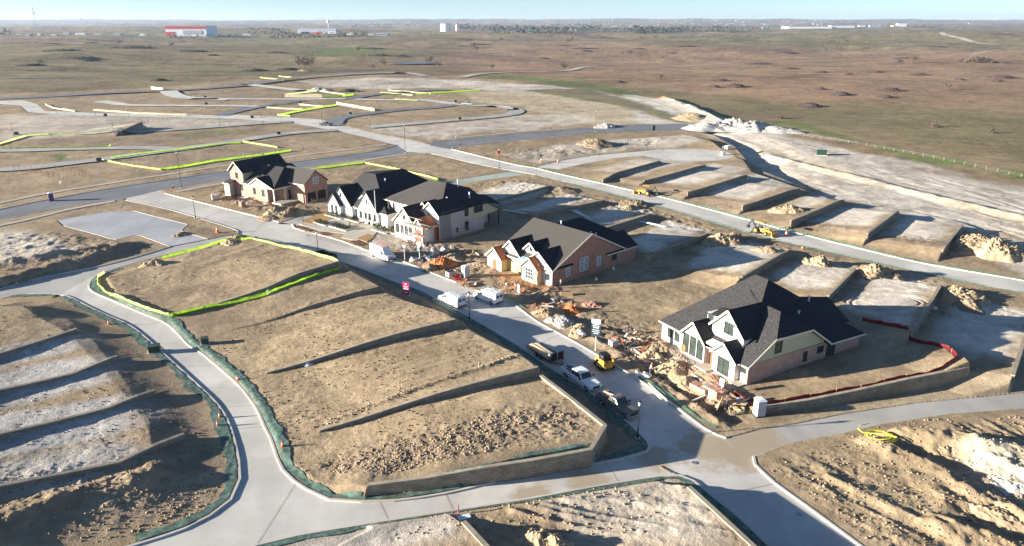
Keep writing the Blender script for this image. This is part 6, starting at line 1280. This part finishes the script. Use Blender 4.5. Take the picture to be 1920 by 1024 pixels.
hedge(604,420,1.6,4.2,.7,'low clipped hedge block nearest the lawn of the white house'); hedge(638,428,1.8,5.6,.7,'long low hedge block beside the path of the white house'); hedge(628,407,1.5,5.5,1.0,'dark planting under the left gable of the white house'); hedge(664,414,1.5,4.5,.9,'dark planting at the white house entrance'); hedge(715,434,1.6,4.5,1.5,'tall planting at the right corner of the white house'); hedge(737,438,.8,1.2,1.5,'small shrub right of the white house')
for k, (px, py) in enumerate(((675,415),(683,418),(692,421),(701,424),(708,427))):
    x, y, z = at(px, py); o = empty('potted_conifer', (x, y, .1), 0, 'dark potted conifer in the row under the white house windows', 'potted plant', 'potted conifers by the white house'); b = MB(); b.tube([(0, 0, .05), (0, 0, .5)], [.22, .3], 10); b.build('pot', 'steel_black', o); b = MB()
    for j in range(60): c = Vector((rn.gauss(0, .14), rn.gauss(0, .14), rn.uniform(.5, 1.5))); b.slab([c + Vector((rn.uniform(-.12, .12), rn.uniform(-.12, .12), rn.uniform(-.14, .14))) for _ in range(3)], .015)
    b.build('foliage', 'hedge', o)
def tree(x, y, z, hh, cr, lab, name='young_tree', leafmat='leaf', n=500, seed=1, group='young trees', trunk=.07, cz=.62, leaf=.12, cat='tree'):
    r_ = random.Random(seed); o = empty(name, (x, y, z), 0, lab, cat, group); b = MB()
    b.tube([(0, 0, -.3), (.02, 0, hh * .3), (-.03, .02, hh * .6), (0, 0, hh * .92)], [trunk, trunk * .8, trunk * .5, trunk * .12], 7); tips = []
    for k in range(14):
        a = r_.uniform(0, 6.28); z0 = hh * r_.uniform(.28, .8); L = cr * r_.uniform(.6, 1.05); p = Vector((0, 0, z0)); e = Vector((math.cos(a) * L, math.sin(a) * L, z0 + L * r_.uniform(.35, .9)))
        e.z = min(e.z, hh); m_ = (p + e) / 2 + Vector((0, 0, -.08 * L)); b.tube([p, m_, e], [trunk * .4, trunk * .25, trunk * .08], 5); tips += [e, m_, (m_ + e) / 2]
    b.build('trunk', 'bark', o); b = MB()
    for k in range(n):
        t = r_.choice(tips); c = t + Vector((r_.gauss(0, cr * .2), r_.gauss(0, cr * .2), r_.gauss(0, cr * .22))); s_ = leaf * r_.uniform(.6, 1.4)
        b.slab([c + Vector((r_.uniform(-s_, s_), r_.uniform(-s_, s_), r_.uniform(-s_, s_))) for _ in range(3)], .01 * leaf * 10)
    b.build('crown', leafmat, o); return o
for px, py, l in ((570,427,'thin young street tree in the mulch bed, nearer the street'), (590,411,'thin young tree on the lawn of the white house')): x, y, z = at(px, py); tree(x, y, .1, 5.6, 1.25, l, n=420, seed=px, leaf=.11)

# ------------------------------------------------------------------ prairie shrubs and bare trees
def scrub(px, py, wpx, lab, dens=1, mat='brush', hh=1.8, group='dark brush thickets on the prairie', asp=.55):
    x, y = Gt(px, py); z = thp(x, y); d = y * cT + (H - z) * sT; w = wpx * d / F; r_ = random.Random(int(px * 7 + py)); b = MB(); n = int(300 * dens)
    for k in range(n):
        a = r_.uniform(0, 6.28); q = math.sqrt(r_.random()); lx, ly = q * w / 2 * math.cos(a), q * w * asp * math.sin(a) / 2 * 2; top = hh * (1 - q ** 2.2) + .3; c = Vector((lx, ly, r_.uniform(0.1, top))); s_ = max(.35, w * .03) * r_.uniform(.6, 1.3)
        b.slab([c + Vector((r_.uniform(-s_, s_), r_.uniform(-s_, s_), r_.uniform(-s_ * .5, s_ * .6))) for _ in range(3)], .06)
    nb = 14; tw = min(hh, w * .2); b.add([(math.cos(6.283 * i / nb) * w * .42, math.sin(6.283 * i / nb) * w * asp * .8, -.3) for i in range(nb)] + [(math.cos(6.283 * i / nb) * w * .2, math.sin(6.283 * i / nb) * w * asp * .4, tw * .8) for i in range(nb)], [(i, (i + 1) % nb, nb + (i + 1) % nb, nb + i) for i in range(nb)] + [tuple(range(nb, 2 * nb))])
    o = b.build('brush_thicket', mat); o.location = (x, y, z); return tag(o, lab, 'thicket', group)
SH = [(1427,121,66),(1483,130,38),(1352,152,36),(1381,163,48),(1642,136,32),(1723,141,40),(1577,178,46),(1670,170,48),(1880,146,50),(1870,153,22),(1661,183,32),(1520,200,50),(1625,90,14),(1683,63,14),(1756,88,42),(1760,62,26),(1880,65,45),(1340,164,28),(1538,168,24),(1540,136,28),(1590,140,20),(1880,118,26),(1800,150,20),(1200,92,26),(1160,155,30),(1020,110,22),(990,118,0),
      (870,76,34),(705,104,60),(745,105,50),(170,81,28),(60,123,50),(165,114,34),(400,104,24),(95,83,40),(250,90,80),(300,151,30),(480,133,50),(540,131,46),(900,84,20),(120,96,70),(1100,96,30),(1380,78,30),(655,172,40),(1260,100,22),(1060,86,26)]
POS = 'a b c'
for k, (px, py, w) in enumerate(SH):
    if w: scrub(px, py, w, 'dark low brush thicket on the open prairie', .9, 'brush' if px > 900 else 'hedge' if px < 700 else 'brush_brown', 1.2 + w * .02)
scrub(1830,117,74,'largest grey-brown thicket at the far right',3.2,'brush_brown',6.5,None,.3); scrub(1750,238,20,'grey shrub by the dirt path at right edge',1,'brush_brown',3,None); scrub(1860,250,14,'small round shrub near the right edge',1,'brush_brown',1.8,None); scrub(1460,222,18,'grey shrub right of the limestone heaps',1,'brush_brown',2.6,None)
BT = [(1538,89,9),(1553,86,10),(1562,83,8),(1587,84,10),(1547,97,7),(1339,84,6),(1548,71,8),(1775,168,12),(1687,124,14),(1710,118,14),(1068,82,12),(887,89,9),(893,96,9),(1183,102,8),(1166,104,6),(1128,75,6),(1203,74,6),(1227,73,7),(1057,132,14),(1235,153,14),(805,120,14),(720,124,12),(821,125,10),(923,129,8),(222,84,8),(322,88,8),(78,120,8),(560,124,10),(672,96,8),(1700,60,7),(1440,82,6),(700,130,9),(1380,72,6),(940,78,7),(1620,72,8),(1810,90,9)]
bt = None
for k, (px, py, hpx) in enumerate(BT):
    x, y = Gt(px, py); z = thp(x, y); d = y * cT + (H - z) * sT
    if bt is None: bt = tree(0, 0, 0, 7, 3.6, 'bare brown tree on the open prairie', 'bare_tree', 'brush_brown', 260, 4, 'bare trees on the prairie', .3, leaf=.5); q = bt
    else: q = copy_tree(bt)
    s_ = hpx * d / F / 7; q.location = (x, y, z); q.scale = (s_ * 1.15, s_ * 1.15, s_); q.rotation_euler[2] = k * 1.3
x, y = Gt(572, 131); z = thp(x, y); tree(x, y, z, 13, 10, 'widest bare tree, greyish, beside the green gully at left', 'bare_tree', 'brush_brown', 900, 9, None, .5, leaf=.7)

def treeline(pts, hh, lab, dens=1.0, mat='trees_far', wid=14):
    P = resample(np.array([Gt(*q) for q in pts]), 6); r_ = random.Random(int(pts[0][0])); b = MB(); z0 = TH(P[:, 0], P[:, 1], detail=False)
    for i in range(len(P)):
        for k in range(max(1, int(5 * dens))):
            c = Vector((P[i][0] + r_.uniform(-5, 5), P[i][1] + r_.uniform(-wid, wid), z0[i] + hh * r_.random() ** 1.4)); s_ = hh * r_.uniform(.15, .4)
            b.slab([c + Vector((r_.uniform(-s_, s_), r_.uniform(-s_, s_), r_.uniform(-s_, s_) * .7)) for _ in range(3)], .5)
    o = b.build('tree_line', mat); return tag(o, kind='stuff')
for pts, hh, dn in [([(315,72),(380,73),(440,73)], 14, .8), ([(505,72),(560,71),(650,69)], 16, 1.4), ([(640,70),(690,68)], 15, 1.2), ([(775,65),(830,64)], 12, .5), ([(920,64),(1000,62),(1100,60),(1200,58),(1280,58)], 22, 1.1), ([(1190,62),(1280,61),(1390,62)], 24, 1.6), ([(860,56),(1000,55),(1130,54)], 30, .8), ([(1700,52),(1760,52)], 20, 1),
                    ([(470,62),(500,62)], 18, 1), ([(510,62),(540,62)], 18, 1), ([(0,52),(200,50),(450,50),(640,52)], 16, .3), ([(640,51),(900,50),(1200,49),(1450,48)], 20, .35), ([(1400,56),(1440,56)], 16, 1), ([(0,66),(20,66)], 22, 1.5)]: treeline(pts, hh, '', dn)
for k, (px, py, w) in enumerate([(1290,88,60),(900,84,40),(1100,92,50),(700,92,50),(360,97,60),(150,110,80),(520,100,50),(1480,100,40),(1700,110,60)]): scrub(px, py, w, 'long dark brush thicket in a fold of the prairie', 1.2, 'brush', 2.5, 'long thickets in the prairie folds', .25)

# ------------------------------------------------------------------ far buildings
def far_box(name, px0, px1, pyb, pyt, mat, lab, cat='building', depth=40, roofmat='store_roof', gable=False, parts=None):
    x0, y0 = Gt(px0, pyb); x1 = x0 + (px1 - px0) / F * (y0 * cT + H * sT); z = thp((x0 + x1) / 2, y0); d = y0 * cT + (H - z) * sT; hh = (pyb - pyt) * d / F
    o = empty(name, ((x0 + x1) / 2, y0, z - 1), 0, lab, cat); w = abs(x1 - x0); b = MB(); b.box((0, depth / 2, hh / 2), (w, depth, hh + 1)); b.build('wall', mat, o)
    b = MB()
    if gable: b.slab([(-w / 2, -1, hh * .9), (w / 2, -1, hh * .9), (w / 2, depth / 2, hh * 1.35), (-w / 2, depth / 2, hh * 1.35)], .6); b.slab([(-w / 2, depth / 2, hh * 1.35), (w / 2, depth / 2, hh * 1.35), (w / 2, depth + 1, hh * .9), (-w / 2, depth + 1, hh * .9)], .6)
    else: b.box((0, depth / 2, hh + .7), (w * 1.01, depth * 1.02, .5))
    b.build('roof', roofmat, o)
    for (a, c, za, zb, m_, nm) in (parts or []): b = MB(); b.box((w * ((a + c) / 2 - .5), -.3 - .05 * a, hh * (za + zb) / 2), (w * (c - a), 1.0, hh * (zb - za))); b.build(nm, m_, o)
    return o
far_box('storage_store', 312, 388, 69, 51, 'store_white', 'red and white warehouse store at the far left horizon', depth=90, roofmat='store_roof', parts=[(0,1,.72,.99,'store_red','cornice'),(.0,.22,.02,.45,'store_red','entrance_bay'),(.42,.9,.2,.6,'store_roof','window_band')])
far_box('metal_barn', 558, 630, 63, 55, 'store_white', 'long pale barn right of the red and white store', gable=True, parts=[(.1,.3,.0,.6,'dark_hole','door'),(.35,.62,.0,.6,'orange_plastic','door')])
far_box('metal_barn', 705, 727, 67, 63, 'store_roof', 'small blue-grey shed on the far field', gable=True, depth=30)
far_box('warehouse', 1478, 1560, 54, 49.5, 'sign_white', 'longest white warehouse on the right horizon', depth=120); far_box('warehouse', 1558, 1602, 53, 49.5, 'store_white', 'white warehouse right of the longest one'); far_box('warehouse', 1684, 1700, 50, 44, 'sign_white', 'white block highest on the right horizon'); far_box('warehouse', 1067, 1080, 57, 53, 'store_white', 'small white hall near the middle horizon', gable=True)
far_box('billboard_hall', 992, 1001, 60, 53, 'sign_green', 'tiny bright green building at the middle horizon'); far_box('warehouse', 1675, 1686, 51, 49, 'wood', 'low brown building left of the white block'); far_box('farm_house', 1200, 1218, 53, 50, 'store_white', 'tiny pale house right of the middle horizon', gable=True)
for k, (a, c, yb) in enumerate(((30,38,67),(48,56,67),(70,76,67),(96,106,67),(118,130,66),(141,160,66),(178,190,66),(213,226,66),(262,270,67),(455,470,66),(530,540,62),(650,662,66),(690,700,66),(1405,1412,56),(1430,1440,55),(1610,1622,52),(1630,1650,52))):
    far_box('far_house', a, c, yb, yb - 2.6 - (k % 3) * .6, ['store_white', 'store_roof', 'wrap'][k % 3], 'tiny roofed building in the row along the far horizon road', depth=14, gable=True)['group'] = 'tiny buildings on the horizon'
x, y = Gt(836, 59); z = thp(x, y); d = y * cT + H * sT; o = empty('storage_tank', (x, y, z), 0, 'big white drum-shaped tank on the middle horizon', 'tank'); r_ = 10 * d / F; hh = 13 * d / F; b = MB(); b.tube([(0, 0, -2), (0, 0, hh)], r_, 24); b.build('shell', 'sign_white', o); b = MB(); b.tube([(0, 0, hh), (0, 0, hh + 3 * d / F * .6)], [r_, r_ * .3], 24); b.build('roof', 'store_roof', o)
x, y = Gt(857, 58); z = thp(x, y); o = empty('silo', (x, y, z), 0, 'slim white silo right of the drum tank', 'silo'); b = MB(); b.tube([(0, 0, -2), (0, 0, 11 * d / F)], 2.4 * d / F, 16); b.build('shell', 'sign_white', o); b = MB(); b.tube([(0, 0, 11 * d / F), (0, 0, 12 * d / F)], [2.4 * d / F, .4], 16); b.build('cap', 'store_white', o)
x, y = Gt(616, 52); z = thp(x, y); d = y * cT + H * sT; k_ = d / F; o = empty('water_tower', (x, y, z), 0, 'pale water tower on the horizon above the long barn', 'water tower'); b = MB(); b.tube([(0, 0, 0), (0, 0, 8 * k_)], [.8 * k_, .6 * k_], 12); b.build('stem', 'store_white', o); b = MB(); b.tube([(0, 0, 8 * k_), (0, 0, 9.5 * k_), (0, 0, 12 * k_), (0, 0, 13.5 * k_)], [.7 * k_, 3 * k_, 3.2 * k_, .8 * k_], 16); b.build('tank', 'store_white', o)
x, y = Gt(71, 64); z = thp(x, y); d = y * cT + H * sT; k_ = d / F; o = empty('radio_mast', (x, y, z), 0, 'tall lattice radio mast at the far left', 'mast'); b = MB()
for s_ in ((-1, -1), (1, -1), (0, 1)): b.tube([(s_[0] * 1.6, s_[1] * 1.6, 0), (s_[0] * .7, s_[1] * .7, 46 * k_)], .32, 4)
for j in range(22): z0 = 46 * k_ * j / 22; w0 = 1.6 - .9 * j / 22; b.bar((-w0, -w0, z0), (w0, -w0, z0 + 46 * k_ / 22), .28); b.bar((w0, -w0, z0), (0, w0, z0 + 46 * k_ / 22), .28)
b.build('lattice', 'store_roof', o); b = MB(); b.box((0, 0, 36 * k_), (6 * k_ * .8, 1.5, 2.2 * k_)); b.box((0, 0, 44 * k_), (4 * k_ * .8, 1.5, 1.6 * k_)); b.build('antenna', 'store_white', o)
# the town beyond as one spread of tiny pale roofs
b = MB(); r_ = random.Random(11)
for k in range(420):
    px = r_.uniform(650, 1500) if k % 5 else r_.uniform(0, 1920); yy = r_.uniform(5200, 11500); a = (px - CX) / F; xx = a * yy * 1.04; zz = thp(xx, yy) if k % 3 == 0 else zz0; zz0 = zz
    b.box((xx, yy, zz + 3), (r_.uniform(8, 26), 10, r_.uniform(5, 9)))
tag(b.build('distant_town', 'store_roof'), kind='stuff')
# ponds
gp = lambda n, pts, zz: flat_poly(n, np.array([Gt(*q) for q in pts]), zz, 'water')
gp('pond_water', [(725,121),(760,118.5),(800,118.5),(822,120),(805,122),(760,122)], .8 + thp(*Gt(770, 120))); gp('creek_water', [(0,147.6),(60,146.6),(110,145.5),(170,143.5),(172,144),(110,146.2),(40,147.8)], .5 + thp(*Gt(90, 147)))
# stake rows and wire fence
sp = None
def stakes(line, cnt, hh=1.3, grp='bare stakes on the far lots'):
    global sp
    P = resample(GP(line), 1.0); idx = np.linspace(0, len(P) - 1, cnt).astype(int)
    for i in idx:
        x, y = P[i][0], P[i][1]
        if sp is None: b = MB(); b.box((0, 0, .6), (.09, .09, 1.4)); sp = b.build('wooden_stake', 'wood_red'); tag(sp, 'thin bare stake in a row on a dirt lot', 'stake', 'bare stakes on the dirt lots'); q = sp
        else: q = sp.copy(); COL.objects.link(q)
        q.location = (x, y, thp(x, y)); q.scale = (1, 1, hh)
stakes([(28,322),(60,325),(100,337)], 9); stakes([(105,320),(135,326),(170,335)], 10); stakes([(60,322),(110,335),(120,340)], 7); stakes([(228,238),(266,228)], 10); stakes([(268,232),(355,221)], 16); stakes([(600,246),(640,250)], 7); stakes([(910,192),(990,187),(1045,181)], 18); stakes([(820,166),(900,166)], 12)
P = resample(GP([(1405,246),(1480,252),(1600,270),(1760,300),(1920,334),(2050,362)]), 1.0); o = empty('wire_fence', (P[0][0], P[0][1], 0), 0, 'long line of pale posts with wire along the prairie edge at right', 'fence'); r0 = P[0]
for i in range(0, len(P), 4):
    x, y = P[i]; b = MB(); b.box((x - r0[0], y - r0[1], thp(x, y) + .5), (.09, .09, 1.2)); 
    if i < 4 * 98: b.build('post', 'wood', o)
b = MB()
for i in range(0, len(P) - 4, 4):
    for zz in (.5, 1.0): b.bar((P[i][0] - r0[0], P[i][1] - r0[1], thp(*P[i]) + zz), (P[i + 4][0] - r0[0], P[i + 4][1] - r0[1], thp(*P[i + 4]) + zz), .03)
b.build('wire', 'metal', o)

# ------------------------------------------------------------------ people
def limb_mesh(name, V, E, RR, mat, parent):
    me = bpy.data.meshes.new(name); me.from_pydata(V, E, []); me.update(); o = bpy.data.objects.new(name, me); link(o, parent)
    sk = o.modifiers.new('skin', 'SKIN'); me.skin_vertices.new() if not me.skin_vertices else None
    for i, r_ in enumerate(RR): me.skin_vertices[0].data[i].radius = (r_, r_) if not isinstance(r_, tuple) else r_
    me.skin_vertices[0].data[0].use_root = True; sk.use_smooth_shade = True
    s_ = o.modifiers.new('sub', 'SUBSURF'); s_.levels = 1; s_.render_levels = 1; me.materials.append(MATS[mat]); return o
def person(x, y, z, rz, lab, shirt, trousers, bend=0.0, arm=(.35, .5), hat=None, hold=None):
    o = empty('person', (x, y, z), rz, lab, 'person'); cb, sb = math.cos(bend), math.sin(bend)
    def up(px_, py_, pz_):  # rotate about the hip
        d = pz_ - .95; return (px_ * cb + d * sb, py_, .95 + d * cb - px_ * sb)
    hips = [(0, 0, .95)]; legs = [(.02, .10, .88), (.05, .12, .50), (0, .13, .10), (.14, .14, .04), (-.02, -.10, .88), (.0, -.12, .50), (-.06, -.13, .10), (.08, -.14, .04)]
    tor = [up(0, 0, 1.15), up(0, 0, 1.38), up(0, 0, 1.50), up(.02, 0, 1.60), up(.02, 0, 1.72)]
    L = [up(0, .19, 1.42), up(.05, .26, 1.16), up(arm[0], .24, 1.16 - .05 + arm[1] * .3), up(arm[0] + .08, .24, 1.16 + arm[1] * .34)]; Rr = [up(0, -.19, 1.42), up(.05, -.26, 1.16), up(arm[0], -.22, 1.14 + arm[1] * .1), up(arm[0] + .09, -.22, 1.14 + arm[1] * .12)]
    V = hips + legs + tor + L + Rr
    E = [(0, 1), (1, 2), (2, 3), (3, 4), (0, 5), (5, 6), (6, 7), (7, 8), (0, 9), (9, 10), (10, 11), (11, 12), (12, 13), (10, 14), (14, 15), (15, 16), (16, 17), (10, 18), (18, 19), (19, 20), (20, 21)]
    RR = [(.15, .11), .09, .065, .045, .04, .09, .065, .045, .04, (.14, .10), (.16, .10), .06, .085, .095, .06, .045, .035, .035, .06, .045, .035, .035]
    limb_mesh('body', V, E, RR, 'skin', o)
    limb_mesh('trousers', V[:9], E[:8], [(.165, .13), .105, .085, .07, .05, .105, .085, .07, .05], trousers, o)
    Vs = [V[9], V[10], V[14], V[15], V[18], V[19], V[0]]; limb_mesh('shirt', Vs, [(0, 1), (1, 2), (2, 3), (1, 4), (4, 5), (0, 6)], [(.165, .125), (.185, .13), .085, .06, .085, .06, (.16, .12)], shirt, o)
    hp = Vector(up(.02, 0, 1.76)); b = MB(); b.tube([hp + Vector((0, 0, -.04)), hp + Vector((0, 0, .04)), hp + Vector((0, 0, .09))], [.115, .105, .04], 10); b.build('hat' if hat else 'hair', hat or 'cloth_dark', o, smooth=True)
    return o
PL = [(1167,651,'worker in a red shirt bending over the stone offcuts','cloth_red','cloth_grey',.7,R(-60),'sign_white'), (1176,628,'worker in dark clothes behind the red-shirted one','cloth_dark','cloth_jeans',.1,R(200),None), (1219,697,'worker in grey beside the trench of the corner house','cloth_grey','cloth_jeans',.25,R(10),'orange_plastic'), (1051,540,'person in black beside the brick gable wall','cloth_dark','cloth_dark',.05,R(45),None)]
for px, py, lab, sh, tr, bd, rz, ht in PL: x, y, z = at(px, py); z = th(x, y); person(x, y, z, rz, lab, sh, tr, bd, hat=ht)

# ------------------------------------------------------------------ clods, stones and dry tufts
def scatter(name, zones, mat, smin, smax, seed, flat=.6):
    r_ = np.random.RandomState(seed); V = []; T = []; base = np.array([(1,0,0),(0,1,0),(-1,0,0),(0,-1,0),(0,0,1),(0,0,-1)], float); Fc = [(0,1,4),(1,2,4),(2,3,4),(3,0,4),(1,0,5),(2,1,5),(3,2,5),(0,3,5)]; n = 0
    for pts, cnt in zones:
        P = GP(pts); a, b = P.min(0), P.max(0); x = r_.uniform(a[0], b[0], cnt * 4); y = r_.uniform(a[1], b[1], cnt * 4); ok = (pdist(P, x, y)[0] > 0) & (fbm(x, y, 6, 3, seed) > -.12 + .25 * r_.randn(len(x)) * .5)
        x, y = x[ok][:cnt], y[ok][:cnt]; rs = road_sd(x, y); k = rs < -.4; x, y = x[k], y[k]; z = TH(x, y)
        s_ = smin + (smax - smin) * r_.rand(len(x)) ** 3
        for i in range(len(x)):
            bb = base * s_[i] * (1 + .5 * (r_.rand(6, 1) - .5)); a_ = r_.rand() * 3; c, q = math.cos(a_), math.sin(a_)
            V.append(np.column_stack([bb[:, 0] * c - bb[:, 1] * q + x[i], bb[:, 0] * q + bb[:, 1] * c + y[i], bb[:, 2] * flat + z[i] + s_[i] * .2])); T += [(f[0] + n, f[1] + n, f[2] + n) for f in Fc]; n += 6
    return tag(np_mesh(name, np.vstack(V), np.array(T), mat), kind='stuff')
CENT = [(440,625),(720,550),(860,605),(1010,695),(1130,800),(1100,845),(900,880),(690,910),(560,890),(500,780),(400,665)]
scatter('dry_tufts', [(CENT, 2600), ([(190,520),(300,495),(450,452),(640,497),(500,545),(320,592)], 500), ([(0,570),(120,580),(240,640),(340,760),(420,860),(380,960),(200,1010),(0,1020)], 900), ([(1420,870),(1700,810),(1920,790),(1920,1020),(1640,1020)], 500)], 'tuft', .05, .17, 3)
scatter('earth_clods', [([(1150,640),(1230,640),(1400,745),(1380,790),(1300,770),(1190,700)], 1600), ([(920,515),(1050,545),(1110,600),(1080,630),(960,560)], 900), ([(750,450),(930,480),(930,520),(860,528),(750,475)], 800), ([(1600,790),(1920,780),(1920,1030),(1640,1030),(1450,880)], 1200),
   ([(860,960),(1240,898),(1300,930),(1400,1024),(700,1030)], 500), ([(590,880),(700,850),(950,800),(1120,800),(1100,845),(700,910)], 2200), ([(500,700),(850,590),(860,600),(510,700)], 300), ([(600,800),(1000,680),(1010,690),(610,808)], 700), ([(0,470),(300,450),(250,480),(0,540)], 700), ([(380,365),(560,405),(620,392),(430,355)], 600), ([(0,930),(300,880),(420,900),(380,970),(200,1020),(0,1024)], 900), ([(1420,340),(1560,430),(1900,560),(1900,600),(1500,500)], 500)], 'clod', .04, .20, 5, .6)
scatter('pale_rubble', [([(1780,840),(1860,850),(1960,930),(1940,990),(1800,890)], 250), ([(1150,640),(1230,640),(1340,720),(1310,740),(1200,690)], 700), ([(750,450),(860,465),(860,500),(780,480)], 500), ([(600,795),(1000,680),(1010,690),(610,805)], 400), ([(920,520),(1050,548),(1040,556),(940,535)], 300), ([(0,700),(200,680),(330,790),(200,860),(0,880)], 120)], 'pale_stone', .04, .18, 9, .5)
scatter('brick_rubble', [([(1240,650),(1310,690),(1395,745),(1370,760),(1300,720)], 500), ([(950,545),(1040,560),(1120,575),(1060,600)], 400), ([(760,450),(840,462),(820,475),(760,465)], 300), ([(430,372),(560,400),(620,392),(520,395)], 250)], 'brick_pink', .05, .16, 13, .6)

# ------------------------------------------------------------------ air
b = MB(); b.box((0, 6500, 60), (26000, 18200, 180)); hz = b.build('haze', 'glass'); m = bpy.data.materials.new('haze'); m.use_nodes = True; t = m.node_tree; t.nodes.clear()
ou = t.nodes.new('ShaderNodeOutputMaterial'); pv = t.nodes.new('ShaderNodeVolumePrincipled'); pv.inputs['Color'].default_value = (.62, .78, 1, 1); pv.inputs['Density'].default_value = 4.8e-5; pv.inputs['Anisotropy'].default_value = .2
t.links.new(pv.outputs[0], ou.inputs['Volume']); hz.data.materials.clear(); hz.data.materials.append(m); tag(hz, kind='stuff'); hz.display_type = 'WIRE'
